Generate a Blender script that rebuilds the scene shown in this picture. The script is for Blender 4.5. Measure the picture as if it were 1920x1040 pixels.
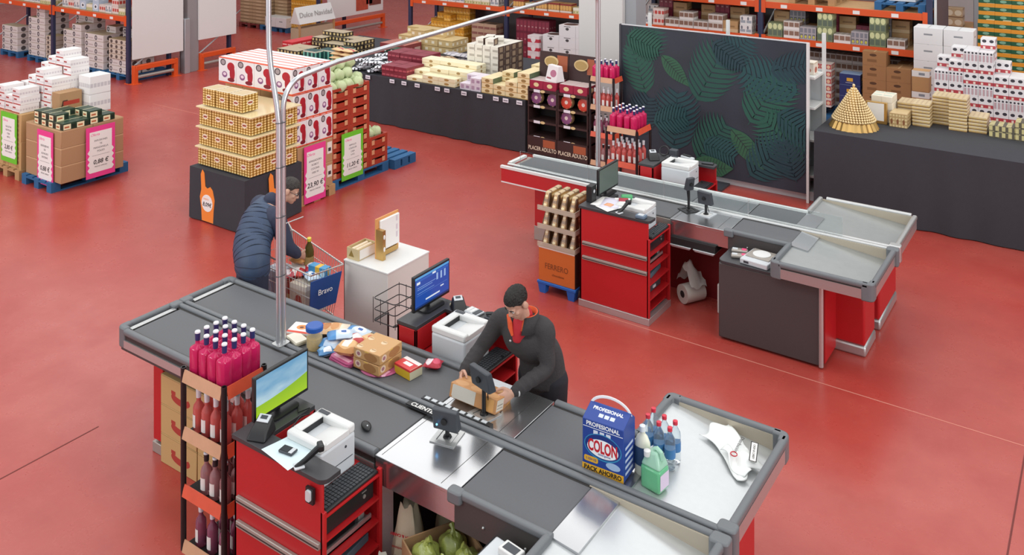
import bpy, bmesh, math, random
from mathutils import Vector, Matrix
for _o in list(bpy.data.objects): bpy.data.objects.remove(_o)
SC = bpy.context.scene; COL = SC.collection
R = math.radians
# ---------------------------------------------------------------- camera (level, lens shifted down, 4.5 m up on the gallery)
# world axes: x runs along the checkouts (towards the exit), y across them, z up; metres
cam = bpy.data.objects.new('camera', bpy.data.cameras.new('camera')); COL.objects.link(cam)
cam.location = (0, 0, 4.5); cam.rotation_euler = (R(90), 0, math.atan2(.5628, .8266))
cam.data.sensor_width = 36; cam.data.lens = 36*1690/1920; cam.data.shift_y = -750/1920
cam.data.clip_end = 120; SC.camera = cam
# ---------------------------------------------------------------- light: white hall daylight + rows of warehouse lamps + added fill lights
W = bpy.data.worlds.new('hall'); SC.world = W; W.use_nodes = True
_bg = W.node_tree.nodes['Background']; _bg.inputs[0].default_value = (.93, .96, 1, 1); _bg.inputs[1].default_value = .62
def area(x, y, z, sx, sy, power, rz=0, tilt=0, col=(1, .97, .93)):
    l = bpy.data.lights.new('hall_or_fill_light', 'AREA'); l.shape = 'RECTANGLE'; l.size = sx; l.size_y = sy; l.energy = power; l.color = col
    o = bpy.data.objects.new('hall_or_fill_light', l); COL.objects.link(o); o.location = (x, y, z); o.rotation_euler = (tilt, 0, rz); return o
for _y in (2.2, 7.2, 12.5, 18.5): area(-8, _y, 7.6, 34, 2.4, 400)      # rows of skylights and lamps along the hall
area(15, 3, 4.6, 9, 4.5, 900, R(-90), R(-90), (.95, .98, 1))      # added fill light beside the gallery, brightens faces turned towards the exit
area(-13, -6.5, 5.0, 8, 3.5, 500, R(0), R(75), (.95, .98, 1))  # another added fill light, behind the camera, brightens the left of the floor
SC.view_settings.view_transform = 'Standard'; SC.view_settings.look = 'None'
SC.view_settings.exposure = 0.3; SC.view_settings.gamma = 1; SC.view_settings.use_curve_mapping = False

# ---------------------------------------------------------------- materials
def lin(h):
    h = h.lstrip('#'); c = [int(h[i:i+2], 16)/255 for i in (0, 2, 4)]
    return tuple(x/12.92 if x <= .04045 else ((x+.055)/1.055)**2.4 for x in c) + (1,)
MATS = {}
class NT:
    def __init__(s, t): s.t = t
    def n(s, ty, **kw):
        k = s.t.nodes.new(ty)
        for a, b in kw.items(): setattr(k, a, b)
        return k
    def link(s, a, b): s.t.links.new(a, b)
    def put(s, sock, v):
        if hasattr(v, 'links'): s.link(v, sock)
        else: sock.default_value = v
    def math(s, op, a, b=0.0, c=0.0):
        k = s.n('ShaderNodeMath', operation=op)
        s.put(k.inputs[0], a); s.put(k.inputs[1], b); s.put(k.inputs[2], c); return k.outputs[0]
    def mix(s, f, a, b):
        k = s.n('ShaderNodeMix', data_type='RGBA'); s.put(k.inputs[0], f); s.put(k.inputs[6], a); s.put(k.inputs[7], b); return k.outputs[2]
def base_mat(name, hexc, rough=.5, metal=0., **kw):
    m = bpy.data.materials.new(name); m.use_nodes = True
    p = m.node_tree.nodes['Principled BSDF']; c = lin(hexc)
    p.inputs['Base Color'].default_value = c; p.inputs['Roughness'].default_value = rough; p.inputs['Metallic'].default_value = metal
    for k, v in kw.items(): p.inputs[k].default_value = v
    m.diffuse_color = c
    return m, NT(m.node_tree), p
def mat(name, hexc, rough=.5, metal=0., noise=0., scale=20., bump=0., stretch=(1, 1, 1), alpha=None, trans=0., emit=0., spec=None, coat=0.):
    """plain surface with a little grain: colour varies by `noise`, bumps by `bump`"""
    if name in MATS: return MATS[name]
    m, t, p = base_mat(name, hexc, rough, metal)
    if spec is not None: p.inputs['Specular IOR Level'].default_value = spec
    if coat: p.inputs['Coat Weight'].default_value = coat
    if noise or bump:
        tc = t.n('ShaderNodeTexCoord'); mp = t.n('ShaderNodeMapping'); t.link(tc.outputs['Object'], mp.inputs[0]); mp.inputs['Scale'].default_value = stretch
        nz = t.n('ShaderNodeTexNoise'); nz.inputs['Scale'].default_value = scale; nz.inputs['Detail'].default_value = 4; t.link(mp.outputs[0], nz.inputs['Vector'])
        if noise:
            c = lin(hexc); f = t.math('MULTIPLY_ADD', nz.outputs['Fac'], 2*noise, 1-noise)
            k = t.n('ShaderNodeMix', data_type='RGBA', blend_type='MULTIPLY'); k.inputs[0].default_value = 1; k.inputs[6].default_value = c
            t.link(f, k.inputs[7]); t.link(k.outputs[2], p.inputs['Base Color'])
        if bump:
            b = t.n('ShaderNodeBump'); b.inputs['Strength'].default_value = 1; b.inputs['Distance'].default_value = bump; t.link(nz.outputs['Fac'], b.inputs['Height']); t.link(b.outputs[0], p.inputs['Normal'])
    if trans: p.inputs['Transmission Weight'].default_value = trans
    if alpha is not None: p.inputs['Alpha'].default_value = alpha
    if emit:
        p.inputs['Emission Color'].default_value = lin(hexc); p.inputs['Emission Strength'].default_value = emit
    MATS[name] = m; return m
def prt(name, hexc, layers, rough=.45, emit=0., spec=None):
    """printed packaging. layers: (where, shape, h0, h1, z0, z1, colour[, repeats_h[, repeats_z]]) in 0..1 of the object's bounding box;
    where: side | fx (faces looking along x) | fy | top ; shape: rect | oval"""
    if name in MATS: return MATS[name]
    m, t, p = base_mat(name, hexc, rough)
    if spec is not None: p.inputs['Specular IOR Level'].default_value = spec
    tc = t.n('ShaderNodeTexCoord'); g = t.n('ShaderNodeSeparateXYZ'); t.link(tc.outputs['Generated'], g.inputs[0])
    nn = t.n('ShaderNodeSeparateXYZ'); t.link(tc.outputs['Normal'], nn.inputs[0])
    ax = t.math('ABSOLUTE', nn.outputs[0]); ay = t.math('ABSOLUTE', nn.outputs[1]); az = t.math('ABSOLUTE', nn.outputs[2])
    isx = t.math('GREATER_THAN', ax, .5); isy = t.math('GREATER_THAN', ay, .5); isz = t.math('GREATER_THAN', az, .5)
    gx, gy, gz = g.outputs
    hs = t.math('ADD', t.math('MULTIPLY', isx, gy), t.math('MULTIPLY', t.math('SUBTRACT', 1., isx), gx))
    mask = {'side': t.math('SUBTRACT', 1., isz), 'fx': isx, 'fy': isy, 'top': isz}
    col = lin(hexc)
    for L in layers:
        wh, sh, h0, h1, z0, z1, c = L[:7]; rh = L[7] if len(L) > 7 else 1; rz = L[8] if len(L) > 8 else 1
        h, v = (gx, gy) if wh == 'top' else (hs, gz)
        if rh != 1: h = t.math('FRACT', t.math('MULTIPLY', h, float(rh)))
        if rz != 1: v = t.math('FRACT', t.math('MULTIPLY', v, float(rz)))
        hc, hw, vc, vw = (h0+h1)/2, max((h1-h0)/2, 1e-4), (z0+z1)/2, max((z1-z0)/2, 1e-4)
        if sh == 'rect': f = t.math('MULTIPLY', t.math('COMPARE', h, hc, hw), t.math('COMPARE', v, vc, vw))
        else:
            a = t.math('DIVIDE', t.math('SUBTRACT', h, hc), hw); b = t.math('DIVIDE', t.math('SUBTRACT', v, vc), vw)
            f = t.math('LESS_THAN', t.math('ADD', t.math('MULTIPLY', a, a), t.math('MULTIPLY', b, b)), 1.)
        f = t.math('MULTIPLY', f, mask[wh]); col = t.mix(f, col, lin(c))
    t.put(p.inputs['Base Color'], col)
    if emit: t.put(p.inputs['Emission Color'], col); p.inputs['Emission Strength'].default_value = emit
    MATS[name] = m; return m

# ---------------------------------------------------------------- mesh building
class MB:
    def __init__(s): s.v = []; s.f = []; s.m = []; s.mats = []
    def mi(s, m):
        if m not in s.mats: s.mats.append(m)
        return s.mats.index(m)
    def add(s, vs, fs, m):
        b = len(s.v); s.v += [tuple(v) for v in vs]; i = s.mi(m)
        for f in fs: s.f.append(tuple(b+k for k in f)); s.m.append(i)
        return s
    def box(s, x0, y0, z0, x1, y1, z1, m):
        x0, x1 = sorted((x0, x1)); y0, y1 = sorted((y0, y1)); z0, z1 = sorted((z0, z1))
        v = [(x, y, z) for z in (z0, z1) for y in (y0, y1) for x in (x0, x1)]
        return s.add(v, [(0, 2, 3, 1), (4, 5, 7, 6), (0, 1, 5, 4), (2, 6, 7, 3), (0, 4, 6, 2), (1, 3, 7, 5)], m)
    def hexa(s, b, t, m):
        """b, t: 4 bottom and 4 top corners in matching order"""
        return s.add(list(b)+list(t), [(0, 3, 2, 1), (4, 5, 6, 7), (0, 1, 5, 4), (1, 2, 6, 5), (2, 3, 7, 6), (3, 0, 4, 7)], m)
    def prism(s, pts, a0, a1, m, axis='z'):
        n = len(pts)
        def q(p, a): return {'z': (p[0], p[1], a), 'y': (p[0], a, p[1]), 'x': (a, p[0], p[1])}[axis]
        v = [q(p, a0) for p in pts]+[q(p, a1) for p in pts]
        return s.add(v, [tuple(range(n))[::-1], tuple(range(n, 2*n))]+[(i, (i+1) % n, n+(i+1) % n, n+i) for i in range(n)], m)
    def tube(s, path, r, m, n=10, caps=True, closed=False, rb=None, side=None):
        """swept round (or rb: flattened) section; r may be a list"""
        P = [Vector(p) for p in path]; k = len(P); rs = r if isinstance(r, (list, tuple)) else [r]*k
        rbs = rb if isinstance(rb, (list, tuple)) else ([rb]*k if rb else rs)
        ref = Vector(side) if side is not None else None; vs = []
        for i in range(k):
            if closed: t = P[(i+1) % k]-P[i-1]
            else: t = P[min(i+1, k-1)]-P[max(i-1, 0)]
            if t.length < 1e-9: t = Vector((0, 0, 1))
            t.normalize()
            if ref is None: ref = t.orthogonal()
            u = ref-t*ref.dot(t)
            if u.length < 1e-6: u = t.orthogonal()
            u.normalize(); w = t.cross(u)
            if side is None: ref = u
            for j in range(n):
                a = 2*math.pi*j/n; vs.append(P[i]+u*math.cos(a)*rs[i]+w*math.sin(a)*rbs[i])
        fs = []
        for i in range(k if closed else k-1):
            a, b = i*n, ((i+1) % k)*n
            fs += [(a+j, a+(j+1) % n, b+(j+1) % n, b+j) for j in range(n)]
        if caps and not closed: fs += [tuple(range(n))[::-1], tuple(range((k-1)*n, k*n))]
        return s.add(vs, fs, m)
    def cyl(s, p0, p1, r, m, n=16, r1=None): return s.tube([p0, p1], [r, r if r1 is None else r1], m, n)
    def lathe(s, prof, m, c=(0, 0, 0), n=16, ms=None):
        """prof: (r, z) upwards; ms: a material per ring segment"""
        b = len(s.v); s.v += [(c[0]+r*math.cos(2*math.pi*j/n), c[1]+r*math.sin(2*math.pi*j/n), c[2]+z) for r, z in prof for j in range(n)]
        for i in range(len(prof)-1):
            k = s.mi(ms[i] if ms else m)
            for j in range(n): s.f.append((b+i*n+j, b+i*n+(j+1) % n, b+(i+1)*n+(j+1) % n, b+(i+1)*n+j)); s.m.append(k)
        s.f.append(tuple(b+j for j in range(n))[::-1]); s.m.append(s.mi(ms[0] if ms else m))
        s.f.append(tuple(b+(len(prof)-1)*n+j for j in range(n))); s.m.append(s.mi(ms[-1] if ms else m))
        return s
    def ball(s, c, r, m, n=14, k=8):
        rx, ry, rz = r if isinstance(r, (tuple, list)) else (r, r, r)
        b = len(s.v); i0 = s.mi(m)
        for i in range(1, k):
            a = math.pi*i/k
            for j in range(n): s.v.append((c[0]+rx*math.sin(a)*math.cos(2*math.pi*j/n), c[1]+ry*math.sin(a)*math.sin(2*math.pi*j/n), c[2]+rz*math.cos(a)))
        s.v += [(c[0], c[1], c[2]+rz), (c[0], c[1], c[2]-rz)]; t, d = len(s.v)-2, len(s.v)-1
        for j in range(n):
            s.f.append((t, b+j, b+(j+1) % n)); s.m.append(i0)
            for i in range(k-2): s.f.append((b+i*n+j, b+(i+1)*n+j, b+(i+1)*n+(j+1) % n, b+i*n+(j+1) % n)); s.m.append(i0)
            s.f.append((b+(k-2)*n+j, d, b+(k-2)*n+(j+1) % n)); s.m.append(i0)
        return s
    def grid(s, nx, ny, fn, m, thick=0.):
        v = [fn(i/nx, j/ny) for j in range(ny+1) for i in range(nx+1)]
        f = [(j*(nx+1)+i, j*(nx+1)+i+1, (j+1)*(nx+1)+i+1, (j+1)*(nx+1)+i) for j in range(ny) for i in range(nx)]
        return s.add(v, f, m)
    def build(s, name, parent=None, loc=(0, 0, 0), rot=(0, 0, 0), bevel=0., seg=2, smooth=True, solid=0., sub=0, remesh=0., jitter=0.):
        me = bpy.data.meshes.new(name); me.from_pydata(s.v, [], s.f)
        for m in s.mats: me.materials.append(m)
        me.polygons.foreach_set('material_index', s.m)
        bm = bmesh.new(); bm.from_mesh(me); bmesh.ops.recalc_face_normals(bm, faces=bm.faces); bm.to_mesh(me); bm.free()
        if smooth: me.shade_smooth(); me.set_sharp_from_angle(angle=R(38))
        o = bpy.data.objects.new(name, me); COL.objects.link(o); o.location = loc; o.rotation_euler = rot
        if parent: o.parent = parent
        if remesh:
            q = o.modifiers.new('r', 'REMESH'); q.mode = 'VOXEL'; q.voxel_size = remesh; q.use_smooth_shade = True
            q = o.modifiers.new('s', 'SMOOTH'); q.iterations = 4; q.factor = .6
        if sub:
            q = o.modifiers.new('u', 'SUBSURF'); q.levels = sub; q.render_levels = sub
        if solid:
            q = o.modifiers.new('t', 'SOLIDIFY'); q.thickness = solid; q.offset = 0
        if bevel:
            q = o.modifiers.new('b', 'BEVEL'); q.width = bevel; q.segments = seg; q.limit_method = 'ANGLE'; q.angle_limit = R(40)
        return o
def tag(o, label, cat, group=None, kind=None):
    if kind: o['kind'] = kind
    if label: o['label'] = label
    if cat: o['category'] = cat
    if group: o['group'] = group
    return o
def thing(name, label, cat, loc=(0, 0, 0), rz=0., group=None):
    o = bpy.data.objects.new(name, None); COL.objects.link(o); o.location = loc; o.rotation_euler = (0, 0, rz)
    return tag(o, label, cat, group)
def plab(o, label): o['label'] = label; return o
def struct(o): o['kind'] = 'structure'; return o
def dup(o, loc, rz=None, label=None, group=None, parent=None):
    c = o.copy(); COL.objects.link(c); c.location = loc
    if rz is not None: c.rotation_euler = (0, 0, rz)
    if label: c['label'] = label
    if group: c['group'] = group
    c.parent = parent
    for ch in o.children:
        k = ch.copy(); COL.objects.link(k); k.parent = c; k.matrix_parent_inverse = ch.matrix_parent_inverse.copy()
        for g in ch.children:
            q = g.copy(); COL.objects.link(q); q.parent = k
    return c
def text(name, s, size, m, parent, loc, rot, depth=.001, align='CENTER', sx=1., space=1., shear=0., bold=0.):
    """raised or printed lettering turned into a mesh; stands in its own xy plane before `rot`"""
    cu = bpy.data.curves.new(name, 'FONT'); cu.body = s; cu.size = size; cu.align_x = align; cu.align_y = 'CENTER'; cu.extrude = depth; cu.space_character = space; cu.shear = shear; cu.offset = bold; cu.resolution_u = 3
    o = bpy.data.objects.new(name, cu); COL.objects.link(o)
    dg = bpy.context.evaluated_depsgraph_get(); me = bpy.data.meshes.new_from_object(o.evaluated_get(dg)); bpy.data.objects.remove(o); bpy.data.curves.remove(cu)
    me.name = name; me.materials.clear(); me.materials.append(m)
    for p in me.polygons: p.material_index = 0
    o = bpy.data.objects.new(name, me); COL.objects.link(o); o.location = loc; o.rotation_euler = rot; o.scale = (sx, 1, 1)
    if parent: o.parent = parent
    return o
FY = (R(90), 0, 0)            # text on a face that looks towards -y
FX = (R(90), 0, R(90))        # text on a face that looks towards +x
ORD = 'first second third fourth fifth sixth seventh eighth ninth tenth eleventh twelfth thirteenth fourteenth fifteenth'.split()
def arc(c, r, a0, a1, n, ax=(1, 0, 0), ay=(0, 0, 1)):
    c, ax, ay = Vector(c), Vector(ax), Vector(ay)
    return [c+ax*r*math.cos(a0+(a1-a0)*i/n)+ay*r*math.sin(a0+(a1-a0)*i/n) for i in range(n+1)]
def rrect(x0, y0, x1, y1, r, n=4):
    out = []
    for cx, cy, a in ((x1-r, y1-r, 0), (x0+r, y1-r, 90), (x0+r, y0+r, 180), (x1-r, y0+r, 270)):
        out += [(cx+r*math.cos(R(a+90*i/n)), cy+r*math.sin(R(a+90*i/n))) for i in range(n+1)]
    return out
rnd = random.Random(7)

# ---------------------------------------------------------------- shared surfaces
M_belt = mat('belt_rubber', '#5c5d60', .55, noise=.05, scale=60)
M_bump = mat('bumper_grey', '#6a6d70', .45)
M_groove = mat('bumper_groove', '#2b2726', .5)
M_alu = mat('brushed_aluminium', '#c2c3c2', .34, .75, noise=.06, scale=30, stretch=(1, 1, 20))
M_alud = mat('dull_aluminium', '#a9a29a', .45, .5)
M_steel = mat('steel_plate', '#c2c3c5', .22, .92, noise=.03, scale=40, stretch=(1, 20, 1))
M_white = mat('white_lacquer', '#dcdcda', .4)
M_tray = mat('tray_steel', '#cdd0d1', .3, .55, noise=.04, scale=25)
M_trayside = mat('tray_side_beige', '#b5ab99', .45, .2)
M_red = mat('red_laminate', '#b81d22', .38)
M_dark = mat('dark_laminate', '#46403f', .5, noise=.04, scale=80)
M_black = mat('black_plastic', '#1b1b1d', .4)
M_dgrey = mat('dark_grey_plastic', '#3c4046', .45)
M_lgrey = mat('light_grey_plastic', '#c9cdd0', .4)
M_worktop = mat('black_worktop', '#39383b', .42)
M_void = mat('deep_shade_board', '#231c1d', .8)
M_card = mat('cardboard', '#b08a63', .8, noise=.06, scale=9)
M_cardl = mat('cardboard_light', '#c9ad83', .8, noise=.06, scale=9)
M_paper = mat('white_paper', '#eceae6', .7)
M_chrome = mat('chrome_tube', '#d3d5d8', .3, .85)
M_cloth = mat('black_cloth', '#35353b', .85, noise=.1, scale=14)
M_oran = mat('orange_steel', '#d8531f', .45)
M_rackblue = mat('rack_blue_steel', '#2d3350', .45)
M_palblue = mat('pallet_blue_wood', '#27608f', .75, noise=.15, scale=12)
M_palwood = mat('pallet_wood', '#b58e62', .8, noise=.15, scale=12)
M_gold = mat('gold_foil', '#c7a263', .3, .75)
M_ink = mat('black_ink', '#1d1a1c', .6)
M_glass = mat('clear_acrylic', '#f4fafa', .03, trans=1., spec=.5)
M_glass.node_tree.nodes['Principled BSDF'].inputs['IOR'].default_value = 1.15
# ---------------------------------------------------------------- the hall
def floor_mat():
    m, t, p = base_mat('red_sealed_concrete', '#b9473c', .3)
    tc = t.n('ShaderNodeTexCoord'); P = tc.outputs['Object']
    def noise(sc, det=5, rough=.6):
        k = t.n('ShaderNodeTexNoise'); k.inputs['Scale'].default_value = sc; k.inputs['Detail'].default_value = det; k.inputs['Roughness'].default_value = rough; t.link(P, k.inputs['Vector']); return k.outputs['Fac']
    def ramp(f, a, b):
        k = t.n('ShaderNodeMapRange'); k.inputs[1].default_value = a; k.inputs[2].default_value = b; t.put(k.inputs[0], f); return k.outputs[0]
    n1, n2, n3 = noise(.55), noise(2.6, 6), noise(22, 4, .7)
    c = t.mix(ramp(n1, .35, .68), lin('#a93d35'), lin('#b35248'))
    c = t.mix(t.math('MULTIPLY', ramp(n2, .45, .75), .45), c, lin('#9a332d'))
    c = t.mix(t.math('MULTIPLY', ramp(n3, .5, .8), .25), c, lin('#b95f52'))
    t.put(p.inputs['Base Color'], c)
    t.put(p.inputs['Roughness'], t.math('MULTIPLY_ADD', n2, .18, .2))
    b = t.n('ShaderNodeBump'); b.inputs['Distance'].default_value = .0006; t.link(n3, b.inputs['Height']); t.link(b.outputs[0], p.inputs['Normal'])
    return m
M_floor = floor_mat()
struct(MB().box(-45, -6, -.2, 22, 34, 0, M_floor).build('floor', smooth=False))
M_joint = mat('floor_joint', '#6f2a25', .7); M_jointl = mat('floor_joint_light', '#c77a6b', .6)
def joint(n, p0, p1, m):
    d = (Vector(p1)-Vector(p0)).normalized(); q = Vector((-d.y, d.x, 0))*.006
    a, b = Vector(p0), Vector(p1)
    struct(MB().hexa([a-q, b-q, b+q, a+q], [x+Vector((0, 0, .0015)) for x in (a-q, b-q, b+q, a+q)], m).build('trim_%d' % n, smooth=False))
joint(1, (-6.96, -4, 0), (-6.96, 4.2, 0), M_joint)
joint(2, (-.65, 1, 0), (-.65, 12, 0), M_joint)
joint(3, (-4.6, 8.18, 0), (3.5, 8.18, 0), M_jointl)
joint(4, (-16, 10.8, 0), (-9.5, 10.8, 0), M_jointl)
M_wall = mat('hall_wall_paint', '#a9a5a2', .8, noise=.04, scale=2)
struct(MB().box(-45, 27, 0, 22, 27.3, 9, M_wall).build('wall_back', smooth=False))
struct(MB().box(-33.3, -6, 0, -33, 27, 9, M_wall).build('wall_left', smooth=False))
struct(MB().box(22, -6, 0, 22.3, 27, 9, M_wall).build('wall_right', smooth=False))
M_pil = mat('pillar_paint', '#d3d1cf', .6); M_pilg = mat('pillar_grey', '#9c9fa3', .55)
struct(MB().box(-8.32, 14.4, 0, -7.42, 14.9, 8, M_pil).box(-7.42, 14.5, 0, -7.2, 14.9, 8, M_pilg).build('pillar_main', bevel=.01))
# ---------------------------------------------------------------- checkout lanes
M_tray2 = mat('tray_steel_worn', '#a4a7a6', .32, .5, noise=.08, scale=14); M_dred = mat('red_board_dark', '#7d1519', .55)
def lane(name_label, v0, s, wo, X, style, tray_w, near_tray=True):
    """one belt lane. y = v0 + s*w ; X = (left end, belt1 start, plate0, plate1, tray0, tray1) ; wo: outer edge ; tray_w: outer edge of the tray"""
    t = thing('checkout_counter', name_label, 'checkout counter', ((X[0]+X[5])/2, v0, 0), 0, 'checkout counters with conveyor belts')
    ox, oy = (X[0]+X[5])/2, v0
    def bx(mb, x0, w0, z0, x1, w1, z1, m): return mb.box(x0-ox, s*w0, z0, x1-ox, s*w1, z1, m)
    def put(n, mb, **k): return mb.build(n, t, **k)
    x0, xb, p0, p1, t0, t1 = X[:6]; grey = style == 'grey'
    b = MB(); bx(b, x0+.03, .025, .74, t0, wo-.02, .884, M_dark if grey else M_alud)
    put('bed', b, bevel=.004)
    # belts, plate
    for a, c in ((xb, p0-.012), (p1+.004, t0-.004)):
        b = MB(); bx(b, a, .05, .884, c, wo-.03, .902, M_belt); put('conveyor_belt', b, bevel=.006)
    b = MB(); bx(b, p0, .045, .884, p1, wo+.005, .906, M_steel); o = put('scanner_plate', b, bevel=.003)
    b = MB(); bx(b, p0+.035, .06, .9055, p0+.038, wo-.02, .9068, M_groove); bx(b, p1-.12, .06, .9055, p1-.117, wo-.02, .9068, M_groove); b.build('plate_seam', o)
    b = MB(); bx(b, p0, wo-.015, .73, p1, wo+.0, .884, M_steel if s < 0 else M_alud); put('plate_apron', b, bevel=.002)
    if grey: b = MB(); bx(b, xb-.055, .09, .9, xb-.012, wo-.06, .908, M_alu); put('end_strip', b, bevel=.003)
    # centre rail: rounded bar over a groove
    b = MB(); prof = rrect(0, 0, .042, .035, .014, 3)
    pts = [(s*(.008+p[0]), .89+p[1]) for p in prof]
    b.prism(pts, x0+.02-ox, t1-.05-ox, M_bump if grey else M_alu, 'x'); put('centre_rail', b)
    b = MB(); bx(b, x0+.02, .043, .885, t0, .068, .9035, M_groove); put('rail_groove', b)
    # outer edge of belt 1 and of the left end
    def bumper(nm, xa, xc, w, z1=.925, apron=False):
        b = MB(); pr = rrect(0, 0, .05, .05, .018, 3)
        if grey:
            b.prism([(s*(w-.045+p[0]), z1-.05+p[1]) for p in pr], xa-ox, xc-ox, M_bump, 'x')
            bx(b, xa, w-.03, z1-.085, xc, w-.008, z1-.05, M_groove); bx(b, xa, w-.03, z1-.145, xc, w+.002, z1-.085, M_alu); bx(b, xa, w-.062, z1-.04, xc, w-.044, z1-.0215, M_groove)
        else:
            bx(b, xa, w-.03, z1-.03, xc, w, z1, M_white); bx(b, xa, w-.04, z1-.19, xc, w-.006, z1-.03, M_red); bx(b, xa, w-.03, z1-.205, xc, w-.002, z1-.19, M_alu)
        return put(nm, b)
    def endbar(nm, xe, w0, w1, z1=.925, sg=-1):
        b = MB(); pr = rrect(0, 0, .05, .05, .018, 3)
        if grey or sg > 0:
            b.prism([(xe-ox-sg*(.045-p[0]) if sg > 0 else xe-ox+.045-p[0], z1-.05+p[1]) for p in pr], s*w0, s*w1, M_bump if grey else M_bump, 'y')
            q0, q1 = (xe-.03, xe-.006) if sg > 0 else (xe+.006, xe+.03)
            bx(b, q0, w0, z1-.085, q1, w1, z1-.05, M_groove if sg < 0 else M_bump); bx(b, q0, w0, z1-.145, q1+.006*sg, w1, z1-.085, M_alu)
        else:
            bx(b, xe, w0, z1-.03, xe+.05, w1, z1, M_white); bx(b, xe+.006, w0, z1-.19, xe+.05, w1, z1-.03, M_red); bx(b, xe+.002, w0, z1-.205, xe+.06, w1, z1-.19, M_white)
        return put(nm, b)
    def cap(x, w, z1=.93, sx=-1, sw=1):
        """moulded corner: a rounded L with a rounded outer corner"""
        b = MB(); L, T = .11, .056; n = 5; out = []
        for i in range(n+1):
            a = R(90*i/n); out.append((-T*.9+T*.9*math.sin(a), -T*.9+T*.9*math.cos(a)))   # quarter round at the outer corner
        pts = [(-L, 0)]+[(p[0], p[1]) for p in out]+[(0, -L), (-T, -L), (-T, -T), (-L, -T)]
        b.prism([(x-ox+sx*p[0], s*(w+sw*p[1])) for p in pts], z1-.16, z1, M_bump); return put('corner_cap', b, bevel=.012, seg=2)
    if X[6]:   # lane has its own left end
        bumper('edge_bumper', x0+.1, p0-.015 if grey else t0, wo)
        endbar('end_bumper', x0, .06, wo-.09)
        if grey:
            cap(x0, wo, sx=-1, sw=1)
            b = MB(); b.prism(rrect(-.03, -.05, .055, .05, .02, 3), .78, .93, M_bump); put('corner_cap', b, loc=(x0-ox+.04, s*.05, 0), bevel=.01)
    # belt-2 edge
    if s < 0:
        b = MB(); b.prism([(s*(wo-.03+p[0]), .885+p[1]) for p in rrect(0, 0, .045, .045, .014, 3)], p1+.01-ox, t0+.02-ox, M_bump, 'x')
        put('edge_bumper', b)
        b = MB(); bx(b, p1-.0, wo-.012, .70, t0+.02, wo+.006, .89, M_dark); o = put('side_apron', b, bevel=.004)
        for q in (.33, .78):
            b = MB().ball((p1+(t0-p1)*q-ox, s*(wo+.008), .79), .009, M_alu, 8, 5); b.build('screw', o)
        b = MB(); b.prism(rrect(-.05, -.035, .05, .035, .02, 3), .86, .932, M_bump); put('corner_cap', b, loc=(p1+.01-ox, s*wo, 0), bevel=.01)
    elif grey:
        bumper('edge_bumper', p1+.02, t0, wo+.02)
    # bagging tray: floor falls towards the end, sides stand up around it
    zf0, zf1 = .893, .80
    b = MB(); y0, y1 = s*.06, s*(tray_w-.05)
    b.hexa([(t0-ox, y0, zf0-.02), (t1-.05-ox, y0, zf1-.02), (t1-.05-ox, y1, zf1-.02), (t0-ox, y1, zf0-.02)],
           [(t0-ox, y0, zf0), (t1-.05-ox, y0, zf1), (t1-.05-ox, y1, zf1), (t0-ox, y1, zf0)], M_tray if grey else M_tray2); tf = put('tray_floor', b)
    b = MB(); k = .18
    b.hexa([(t0-ox, y0, zf0), (t0+k-ox, y0, zf0-.02), (t0+k-ox, s*(wo-.02), zf0-.02), (t0-ox, s*(wo-.02), zf0)],
           [(t0-ox, y0, zf0+.012), (t0+k-ox, y0, zf0-.006), (t0+k-ox, s*(wo-.02), zf0-.006), (t0-ox, s*(wo-.02), zf0+.012)], M_steel); put('ramp_plate', b)
    b = MB(); bx(b, t0-.02, .045, .78, t1-.04, .06, .905, M_trayside); put('tray_side', b)
    b = MB(); bx(b, t0, tray_w-.055, .78, t1-.04, tray_w-.04, .905, M_trayside); put('tray_side', b)
    wh = not grey and s > 0
    bm = M_alu if wh else M_bump
    def bar(nm, xa, wa, xc, wc, ax, alu=True):
        b = MB(); pr = rrect(0, 0, .05, .05, .018, 3)
        if ax == 'x': b.prism([(s*(wa-.025+p[0]-.025), .88+p[1]) for p in pr], xa-ox, xc-ox, bm, 'x')
        else: b.prism([(xa-ox+p[0]-.025, .88+p[1]) for p in pr], s*wa, s*wc, bm, 'y')
        if alu:
            if ax == 'x': bx(b, xa, wa-.03, .785, xc, wa-.004, .872, M_alu); bx(b, xa, wa-.028, .872, xc, wa-.01, .882, M_groove)
            else: bx(b, xa-.008, wa, .785, xa+.018, wc, .872, M_alu); bx(b, xa-.008, wa, .872, xa+.012, wc, .882, M_groove)
        return put(nm, b)
    bar('tray_bumper', t0+.06, tray_w, t1-.06, tray_w, 'x')
    bar('tray_bumper', t1-.022, .08, t1, tray_w-.06, 'y')
    bar('tray_bumper', t0-.0, wo+.0, t0, tray_w-.05, 'y', alu=False)
    b = MB(); bx(b, t0-.01, wo-.02, .76, t0+.012, tray_w-.04, .885, M_bump if grey or s < 0 else M_alu); put('tray_side', b)
    for (cx, cw, sx, sw) in ((t1, tray_w, 1, 1), (t0-.03, tray_w, -1, 1)):
        if wh: continue
        cap(cx, cw, sx=sx, sw=sw)
    b = MB(); b.prism(rrect(-.07, -.045, .045, .045, .025, 3), .77, .932, M_bump if not wh else M_alu); put('corner_cap', b, loc=(t1-.02-ox, s*.055, 0), bevel=.01)
    # supports
    if X[6]:
        b = MB(); bx(b, x0+.34, .14, .13 if not grey else .1, x0+.46 if grey else x0+.56, wo-.1, .745, M_red); lg = put('support_leg', b, bevel=.006)
        b = MB(); bx(b, x0+.335, .135, 0, x0+.465 if grey else x0+.565, wo-.095, .17 if not grey else .08, M_alud); b.build('plinth', lg, bevel=.004)
    b = MB(); bx(b, p0-.25, .04, 0, p1+.06, .11, .74, M_void if grey else M_dred); put('back_panel', b)
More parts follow.
